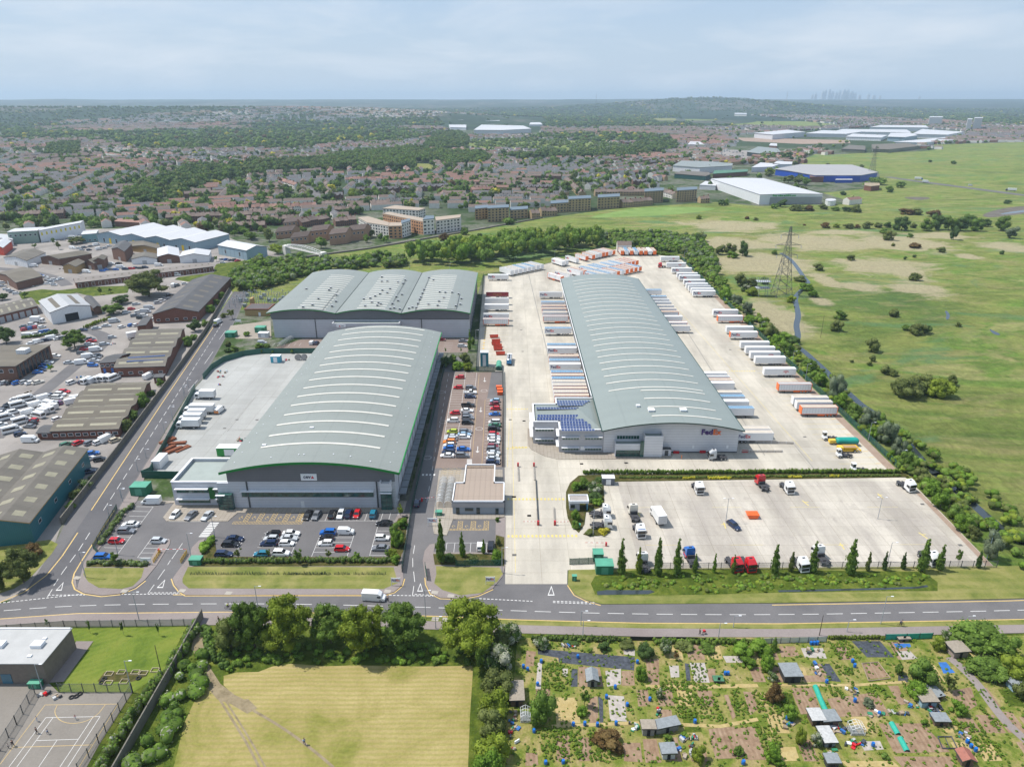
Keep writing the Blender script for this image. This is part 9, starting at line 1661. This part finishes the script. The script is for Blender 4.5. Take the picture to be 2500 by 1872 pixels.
for i,(u,v)in enumerate(((508,1167),(541,1160),(565,1143),(720,1062),(738,1037),(980,1032))):
 c=rO(u,v);bm=bmesh.new();mb=MB()
 for k in range(12):
  for j in range(6):pass
 P_=[[((.42+.15*math.cos(b2))*math.cos(a),(.42+.15*math.cos(b2))*math.sin(a),.16+.13*math.sin(b2))for b2 in[j*math.pi/3 for j in range(6)]]for a in[k*math.pi/6 for k in range(12)]]
 mb.add([p for q in P_ for p in q],[(k*6+j,k*6+(j+1)%6,((k+1)%12)*6+(j+1)%6,((k+1)%12)*6+j)for k in range(12)for j in range(6)],0);bm.free();later(mb.build("old_tyre",[m_tyre],None,(c[0],c[1],.11)),"old black tyre","by the school playground",c[0],"old tyres","tyre")
for i,(u,v)in enumerate(((772,1000),(860,990),(958,990),(1015,996),(765,1065),(880,1055),(1097,975))):
 c=rO(u,v);mb=MB()
 for b_ in((-.8,-.6,.8,-.52),(-.8,.52,.8,.6),(-.8,-.52,-.72,.52),(.72,-.52,.8,.52)):mb.box(b_[0],b_[1],0,b_[2],b_[3],.25,0)
 later(mb.build("planter_frame",[M("pale timber",(.5,.42,.28),.8)],None,(c[0],c[1],.1)),"pale timber planter frame","on the school lawn",c[0],"planter frames","planter")
def sign(r,u,v,w_,h,lab,txt=True):
 c=r(u,v);t=thing("sign_board",lab,"sign",(c[0],c[1],.15));mb=MB();mb.box(-w_/2,-.05,1.0,w_/2,.05,1.0+h,0);mb.build("panel",[MATS["white sign"]],t)
 for s in(-1,1):mb=MB();mb.box(s*w_/2-.06,-.06,0,s*w_/2+.06,.06,1.1+h,0);mb.build("post",[m_trimw],t)
 if txt:o=ob("lettering",TS,t);o.location=(0,-.08,1.0+h*.5)
TS=text_mesh("FedEx",.8,[m_pur,m_org],.01,.02,"small",[("Fed",0),("Ex",1)])
sign(rI,983,1215,2.2,1.3,"white company sign on the lawn left of the access road");sign(rI,1830,1205,2.2,1.3,"white company sign on the small square lawn");sign(rI,1312,675,2.6,1.4,"white company sign beside the tallest slim tree");sign(rH,583,1025,2.6,1.0,"plain pale board at the car park entrance hedge",False);sign(rG,805,180,3,1.3,"white board on the verge by the west road's far end",False)
def court(mb):
 z=.11;Y_,W_=1,0
 for P_,m in((((320,1218),(835,1212)),1),(((835,1212),(560,1656)),1),(((320,1218),(0,1640)),1),(((100,1518),(655,1500)),1),(((325,1308),(708,1300)),0),(((325,1308),(65,1656)),0),(((375,1308),(120,1656)),0),(((660,1300),(425,1656)),0),(((708,1300),(480,1656)),0),(((260,1470),(552,1460)),0),(((405,1465),(275,1656)),0)):ribbon(mb,pts(rO,*P_),.09,z+.004*m,m)
 ribbon(mb,smooth_line(pts(rO,(405,1220),(382,1270),(420,1330),(500,1352),(600,1340),(690,1290),(745,1216))),.09,z+.008,1)
marks("playground_lines",court)
t=thing("school_building","single storey brown brick school building with flat white roof","school",(-95.6,113,0));mb=MB();mb.box(-60,0,0,0,10.2,5.3,0);mb.build("wall",[M("grey brown brick",S(150,136,124,.6),.9,var=.15,vs=1)],t);mb=MB();mb.box(-60.2,-.2,5.3,.2,10.4,5.5,0);mb.box(-60,9.9,5.5,0,10.2,5.75,1);mb.build("roof",[M("pale grey roof",S(214,214,212,.56),.7,var=.08),m_trimw],t)
for u,v,s in((268,790,1.1),(-5,790,1.1),(315,742,.4),(208,865,.4)):c=rO(u,v,5.8);mb=MB();mb.box(c[0]+95.6-s,c[1]-113-s*.8,5.5,c[0]+95.6+s,c[1]-113+s*.8,5.5+s*.7,0);mb.build("roof_vent",[m_trimw],t)
mb=MB();mb.box(-9.3,-.1,.2,-7.2,-.02,2.6,0);mb.build("window",[M("blue frame glass",(.06,.16,.22),.2)],t)
def pylon(r,u,v,h,w_,lab,base=True):
 c=r(u,v);t=thing("electricity_pylon",lab,"pylon",(c[0],c[1],0));mb=MB();lv_=[0,.13,.26,.38,.5,.6,.69,.77,.84,.9,1.0];W2=lambda f:w_*(.5*(1-f)**1.25+.05)
 for i in range(len(lv_)-1):
  a,b_=lv_[i],lv_[i+1];wa,wb=W2(a),W2(b_);z0,z1=a*h,b_*h;q=[(-1,-1),(1,-1),(1,1),(-1,1)];rr=.10 if i<5 else.07
  for k in range(4):
   p,n=q[k],q[(k+1)%4];mb.bar((p[0]*wa,p[1]*wa,z0),(p[0]*wb,p[1]*wb,z1),rr*1.5,0,4);mb.bar((p[0]*wa,p[1]*wa,z0),(n[0]*wb,n[1]*wb,z1),rr,0,4);mb.bar((n[0]*wa,n[1]*wa,z0),(p[0]*wb,p[1]*wb,z1),rr,0,4);mb.bar((p[0]*wb,p[1]*wb,z1),(n[0]*wb,n[1]*wb,z1),rr,0,4)
 m_py=M("dull pylon steel",(.13,.13,.12),.6);mb.build("lattice",[m_py],t)
 for f,L in((.60,6.2),(.74,7.5),(.88,5.2)):
  for s in(-1,1):
   mb=MB();wz_=W2(f)
   for y in(-wz_,wz_):mb.bar((0,y,f*h),(s*L,0,f*h),.08,0,4);mb.bar((0,y,f*h+2),(s*L,0,f*h),.06,0,4);mb.bar((s*L*.5,y*.5,f*h),(s*L*.5,y*.5,f*h+1),.05,0,4)
   mb.build("cross_arm",[m_py],t);mb=MB();mb.bar((s*L,0,f*h),(s*L,-.6,f*h-1.9),.14,0,6);mb.build("insulator",[MATS["insulator"]],t)
 if base:
  mb=MB();bx=-12
  for x in(-2.6,2.6):
   for y in(-2,2):mb.bar((bx+x,y,0),(bx+x,y,9),.12,0,4)
  for z in(5,9):mb.box(bx-4,-2.6,z,bx+4,2.6,z+.25,0)
  for i in range(7):mb.bar((bx-3.6+i*1.2,-2,9),(bx-3.6+i*1.2-.4,-2.5,12),.16,0,5);mb.bar((bx-3.6+i*1.2,-2,5),(bx-4.2+i*1.2,-3.4,7.4),.16,0,5)
  for s in(-1,1):mb.bar((bx,0,9),(0,0,18),.06,0,4)
  mb.build("cable_platform",[m_gal],t)
pylon(rE,573,1030,42,9,"tall steel lattice pylon with cable platform on the marsh",True);pylon(rE,1178,232,46,9,"distant lattice pylon beyond the blue shed",False)
a,b_=V2(rC(372,815)),V2(rC(700,880));t=thing("footbridge","white steel footbridge with arched truss over the creek","footbridge",(a.x,a.y,0));d=b_-a;mb=MB();n=16;nn=Vector((-d.y,d.x)).normalized()*1.4
for s in(-1,1):
 pr=None
 for i in range(n+1):
  p=d*(i/n)+nn*s;z=6.2-i*.08;zt=z+1.4+2.0*math.sin(math.pi*i/n);mb.bar((p.x,p.y,z),(p.x,p.y,zt),.09,0,4)
  if pr:mb.bar((pr[0],pr[1],pr[2]),(p.x,p.y,z),.14,0,4);mb.bar((pr[0],pr[1],pr[3]),(p.x,p.y,zt),.12,0,4);mb.bar((pr[0],pr[1],pr[2]),(p.x,p.y,zt),.07,0,4)
  pr=(p.x,p.y,z,zt)
mb.build("truss",[m_trimw],t);mb=MB();mb.add([(*(nn),6.1),(*(-nn),6.1),(*(d-nn),4.9),(*(d+nn),4.9)],[(0,1,2,3)],0);mb.build("deck",[m_kerb],t)
for e in(Vector((0,0)),d):mb=MB();mb.obox(e.x,e.y,0,3.5,4.5,7,math.atan2(d.y,d.x),0);mb.build("bridge_tower",[m_rend],t)
wallrun("river_wall",[(-156,536),(-115,568),(-67,619),(-32,656),(31,727)],1.2,.5,m_cwall,"long low river wall in front of the flats","wall")
for r,u,v,a,k,lab in((rE,1500,247,-25,box_truck_kit(11,'white','blue'),"blue cabbed lorry on the dual carriageway"),(rE,1547,268,-25,box_truck_kit(9),"white lorry on the dual carriageway"),(rE,1850,290,-25,van_kit('silver'),"silver van on the dual carriageway"),(rE,2122,324,155,box_truck_kit(12,'white','navy'),"dark cabbed lorry at the right end of the dual carriageway")):c=r(u,v);place(k,"road_vehicle",lab,"lorry"if 'lorry'in lab else "van",(c[0],c[1],.26),rad(a))
rng=random.Random(44)
for s_,zn in((STREETS[0],"on the long street through the town"),):
 for i in range(26):k=rng.uniform(0,.999)*(len(s_)-1);p=V2(s_[int(k)]).lerp(V2(s_[int(k)+1]),k%1);dd=V2(s_[int(k)+1])-V2(s_[int(k)]);sd=rng.choice((-3.8,3.8,-1.6));nrm=Vector((-dd.y,dd.x)).normalized()*sd;st,c=rng.choice(ST),rng.choice(CC);o=ob("parked_car",onemesh(car_kit(st,c),("parked_car",st,c)),None,(p.x+nrm.x,p.y+nrm.y,.07),math.atan2(dd.y,dd.x));later(o,c+" "+st,zn,G_px(p),"cars on the long street","car")
for i in range(70):
 u,v=rng.uniform(250,800),rng.uniform(436,496);c=rA3(u,v)
 if i%1==0:st,cc=rng.choice(ST),rng.choice(CC);o=ob("parked_car",onemesh(car_kit(st,cc),("parked_car",st,cc)),None,(c[0],c[1],.3),rng.choice((.4,1.97)));later(o,cc+" "+st,"by the far dark glazed showroom",G_px(c),"cars at the far showroom","car")
mb=MB();rng=random.Random(6)
for r,a,b_ in((rH,975,1770),(rH,1810,2208),(rI,20,220),(rI,245,405),(rI,430,570),(rI,605,890)):
 u=a
 while u<b_:c=r(u,1115+rng.uniform(-4,4));mb.bar((c[0],c[1],.18),(c[0]+rng.uniform(-.1,.1),c[1],.18+rng.uniform(.5,.95)),.09,0,5,.05);u+=rng.uniform(9,16)
kind(mb.build("hedge_whips",[M("dark stake",(.04,.07,.05),.9)]),'stuff')
def body_mesh(name,J,E,R,mats,sub=1):
 me=bpy.data.meshes.new(name);me.from_pydata(J,E,[]);o=bpy.data.objects.new(name,me);COL.objects.link(o);m=o.modifiers.new("s",'SKIN')
 me.skin_vertices.new()if not me.skin_vertices else None
 for i,rr in enumerate(R):me.skin_vertices[0].data[i].radius=(rr,rr*.8);me.skin_vertices[0].data[i].use_root=i==0
 if sub:s=o.modifiers.new("d",'SUBSURF');s.levels=sub;s.render_levels=sub
 bpy.context.view_layer.update();out=bpy.data.meshes.new_from_object(o.evaluated_get(bpy.context.evaluated_depsgraph_get()));bpy.data.objects.remove(o);out.materials.clear();[out.materials.append(q)for q in mats];out.name=name;return out
m_skin=M("skin",(.42,.24,.17),.6)
def person(p,rz,top,leg,hair,lab,pose="walk",h=1.75,z=.1,grp=None):
 k=h/1.75;st=.22 if pose=="walk"else.05
 if pose=="ride":J=[(0,0,1.0),(.18,0,1.25),(.34,0,1.48),(.42,0,1.6),(.46,0,1.74),(.12,.1,.95),(.42,.1,.85),(.3,.1,.45),(.12,-.1,.95),(.36,-.1,.65),(.2,-.1,.2),(.32,.18,1.42),(.5,.2,1.2),(.68,.18,1.08),(.32,-.18,1.42),(.5,-.2,1.2),(.68,-.18,1.08)]
 else:J=[(0,0,.95),(0,0,1.18),(0,0,1.42),(0,0,1.53),(.02,0,1.66),(0,.09,.9),(st*.6,.09,.5),(st,.09,.06),(0,-.09,.9),(-st*.2,-.09,.5),(-st*1.1,-.09,.08),(0,.2,1.4),(-st*.5,.25,1.14),(.02,.26,.9),(0,-.2,1.4),(st*.5,-.25,1.14),(.18,-.26,.92)]
 E_=[(0,1),(1,2),(2,3),(3,4),(0,5),(5,6),(6,7),(0,8),(8,9),(9,10),(2,11),(11,12),(12,13),(2,14),(14,15),(15,16)];R_=[.13,.14,.13,.06,.10,.09,.065,.05,.09,.065,.05,.065,.045,.035,.065,.045,.035]
 t=thing("person",lab,"person",(p[0],p[1],z),rz,grp);s=lambda L:[(a*k,b*k,c*k)for a,b,c in L]
 ob("body",body_mesh("body",s(J),E_,[q*k for q in R_],[m_skin]),t)
 iT=[0,1,2,11,12,14,15];ob("jacket",body_mesh("jacket",s([J[i]for i in iT]),[(0,1),(1,2),(2,3),(3,4),(2,5),(5,6)],[(R_[i]+.025)*k for i in iT],[top]),t)
 iL=[0,5,6,7,8,9,10];ob("trousers",body_mesh("trousers",s([J[i]for i in iL]),[(0,1),(1,2),(2,3),(0,4),(4,5),(5,6)],[(R_[i]+.02)*k for i in iL],[leg]),t)
 mb=MB();hx,_,hz_=J[4];v,f=ico();mb.add([tuple((np.array((hx-.015,0,hz_+.03))+q*np.array((.105,.1,.1)))*k)for q in v],[tuple(q)for q in f],0);mb.v=mb.v;mb.build("hair",[hair],t);return t
CM={n:M("cloth "+n,c,.9)for n,c in dict(dark=(.02,.02,.025),navy=(.03,.04,.1),white=(.6,.6,.6),sky=(.3,.45,.62),pink=(.55,.25,.3),hiviz=(.45,.6,.05),orange=(.75,.2,.03),red=(.5,.03,.04),grey=(.2,.2,.2)).items()};HB=CM['dark'];HR=M("brown hair",(.08,.045,.02),.9)
for r,u,v,rz,tp,lg,hr_,lab,po,h,z in((rO,265,1335,.5,'sky','white',HB,"child in pale blue and white on the court's left side","stand",1.3,.1),(rO,537,1322,2,'pink','white',HR,"child in pink and white inside the court arc","walk",1.25,.1),(rO,264,1420,4,'dark','dark',HB,"adult in black on the court's left half","walk",1.65,.1),(rO,341,1424,3,'sky','navy',HR,"child in light blue and navy near the adult in black","walk",1.3,.1),(rO,95,1512,0,'dark','dark',HB,"adult in black striding at the court's left edge","walk",1.7,.1),(rO,63,1525,1,'white','dark',HB,"small child beside the striding adult","stand",1.2,.1),(rO,1549,635,1,'dark','dark',HB,"pedestrian in black at the start of the meadow path","stand",1.75,.16),(rP,765,1088,-1,'sky','navy',HR,"walker in light blue shirt on the meadow path","walk",1.75,.12),(rI,912,1356,0,'dark','dark',HB,"person in black standing in the main road behind the white van","stand",1.8,.05),(rK,1522,812,0,'orange','orange',HB,"worker in orange overalls outside the right warehouse","stand",1.8,.06),(rG,545,1118,0,'hiviz','navy',HB,"worker in yellow jacket behind the longest box lorry","stand",1.8,.06),(rQ,1728,168,0,'dark','dark',HR,"person in black pushing a red pram","walk",1.7,.16),(rQ,2000,1172,0,'red','grey',HR,"gardener in red crouching over the allotment beds","stand",1.2,.1)):person(r(u,v),rz,CM[tp],CM[lg],hr_,lab,po,h,z)
def bicycle(p,rz,col,lab,z):
 t=thing("bicycle",lab,"bicycle",(p[0],p[1],z),rz)
 for x in(-.5,.55):
  mb=MB();n=14
  for i in range(n):a,b_=6.2832*i/n,6.2832*(i+1)/n;mb.bar((x+.34*math.cos(a),0,.35+.34*math.sin(a)),(x+.34*math.cos(b_),0,.35+.34*math.sin(b_)),.028,0,4)
  for i in range(6):a=i*1.047;mb.bar((x,0,.35),(x+.33*math.cos(a),0,.35+.33*math.sin(a)),.008,0,3)
  mb.build("wheel",[m_tyre],t)
 mb=MB()
 for a,b_ in(((-.5,.35),(-.12,.85)),((-.5,.35),(0,.35)),((0,.35),(-.15,.92)),((-.13,.82),(.42,.85)),((0,.35),(.42,.82)),((.55,.35),(.4,.95)),((.4,.95),(.5,1.02))):mb.bar((a[0],0,a[1]),(b_[0],0,b_[1]),.03,0,5)
 mb.bar((.5,-.25,1.02),(.5,.25,1.02),.02,0,4);mb.build("frame",[col],t);mb=MB();mb.box(-.3,-.07,.9,-.02,.07,.97,0);mb.build("saddle",[m_dark],t)
for r,u,v,rz,c,tp,nm,z in((rO,1612,538,0,m_dark,'hiviz',"in a green yellow jacket riding on the main road",.05),(rN,1095,1395,0.02,m_dark,'navy',"in blue riding on the pavement above the allotments",.16)):
 p=r(u,v);bicycle(p,rz,c,"dark bicycle ridden by the cyclist "+nm,z);person((p[0]-.2,p[1]),rz,CM[tp],CM['dark'],HB,"cyclist "+nm,"ride",1.75,z)
c=rQ(1768,162);t=thing("pram","red pram on the pavement above the allotments","pram",(c[0],c[1],.16));mb=MB();mb.add([(-.35,-.2,.5),(.35,-.2,.6),(.35,.2,.6),(-.35,.2,.5),(-.45,-.24,.95),(.1,-.24,1.05),(.1,.24,1.05),(-.45,.24,.95)],[(0,1,5,4),(1,2,6,5),(2,3,7,6),(3,0,4,7),(4,5,6,7),(3,2,1,0)],0);mb.build("seat",[CM['red']],t);mb=MB();mb.bar((-.4,0,.9),(-.75,0,1.05),.02,0,4);mb.bar((-.3,0,.5),(.3,0,.12),.02,0,4);mb.build("frame",[m_dark],t)
for x,y in((-.35,-.22),(-.35,.22),(.35,0)):mb=MB();mb.wheel(x,y,.12,.04);mb.build("wheel",[m_tyre,m_rim],t)
flush_series()
mb=MB();mb.box(-24000,-1400,-1.5,24000,24000,262);hz=mb.build("haze",[]);kind(hz,'stuff')
m=bpy.data.materials.new("haze air");m.use_nodes=True;nt=m.node_tree;nt.nodes.remove(nt.nodes["Principled BSDF"]);pv=nt.nodes.new("ShaderNodeVolumePrincipled");pv.inputs["Color"].default_value=(.66,.84,1.0,1);pv.inputs["Density"].default_value=0.000088;pv.inputs["Anisotropy"].default_value=0.15
nt.links.new(pv.outputs[0],nt.nodes["Material Output"].inputs["Volume"]);hz.data.materials.clear();hz.data.materials.append(m)
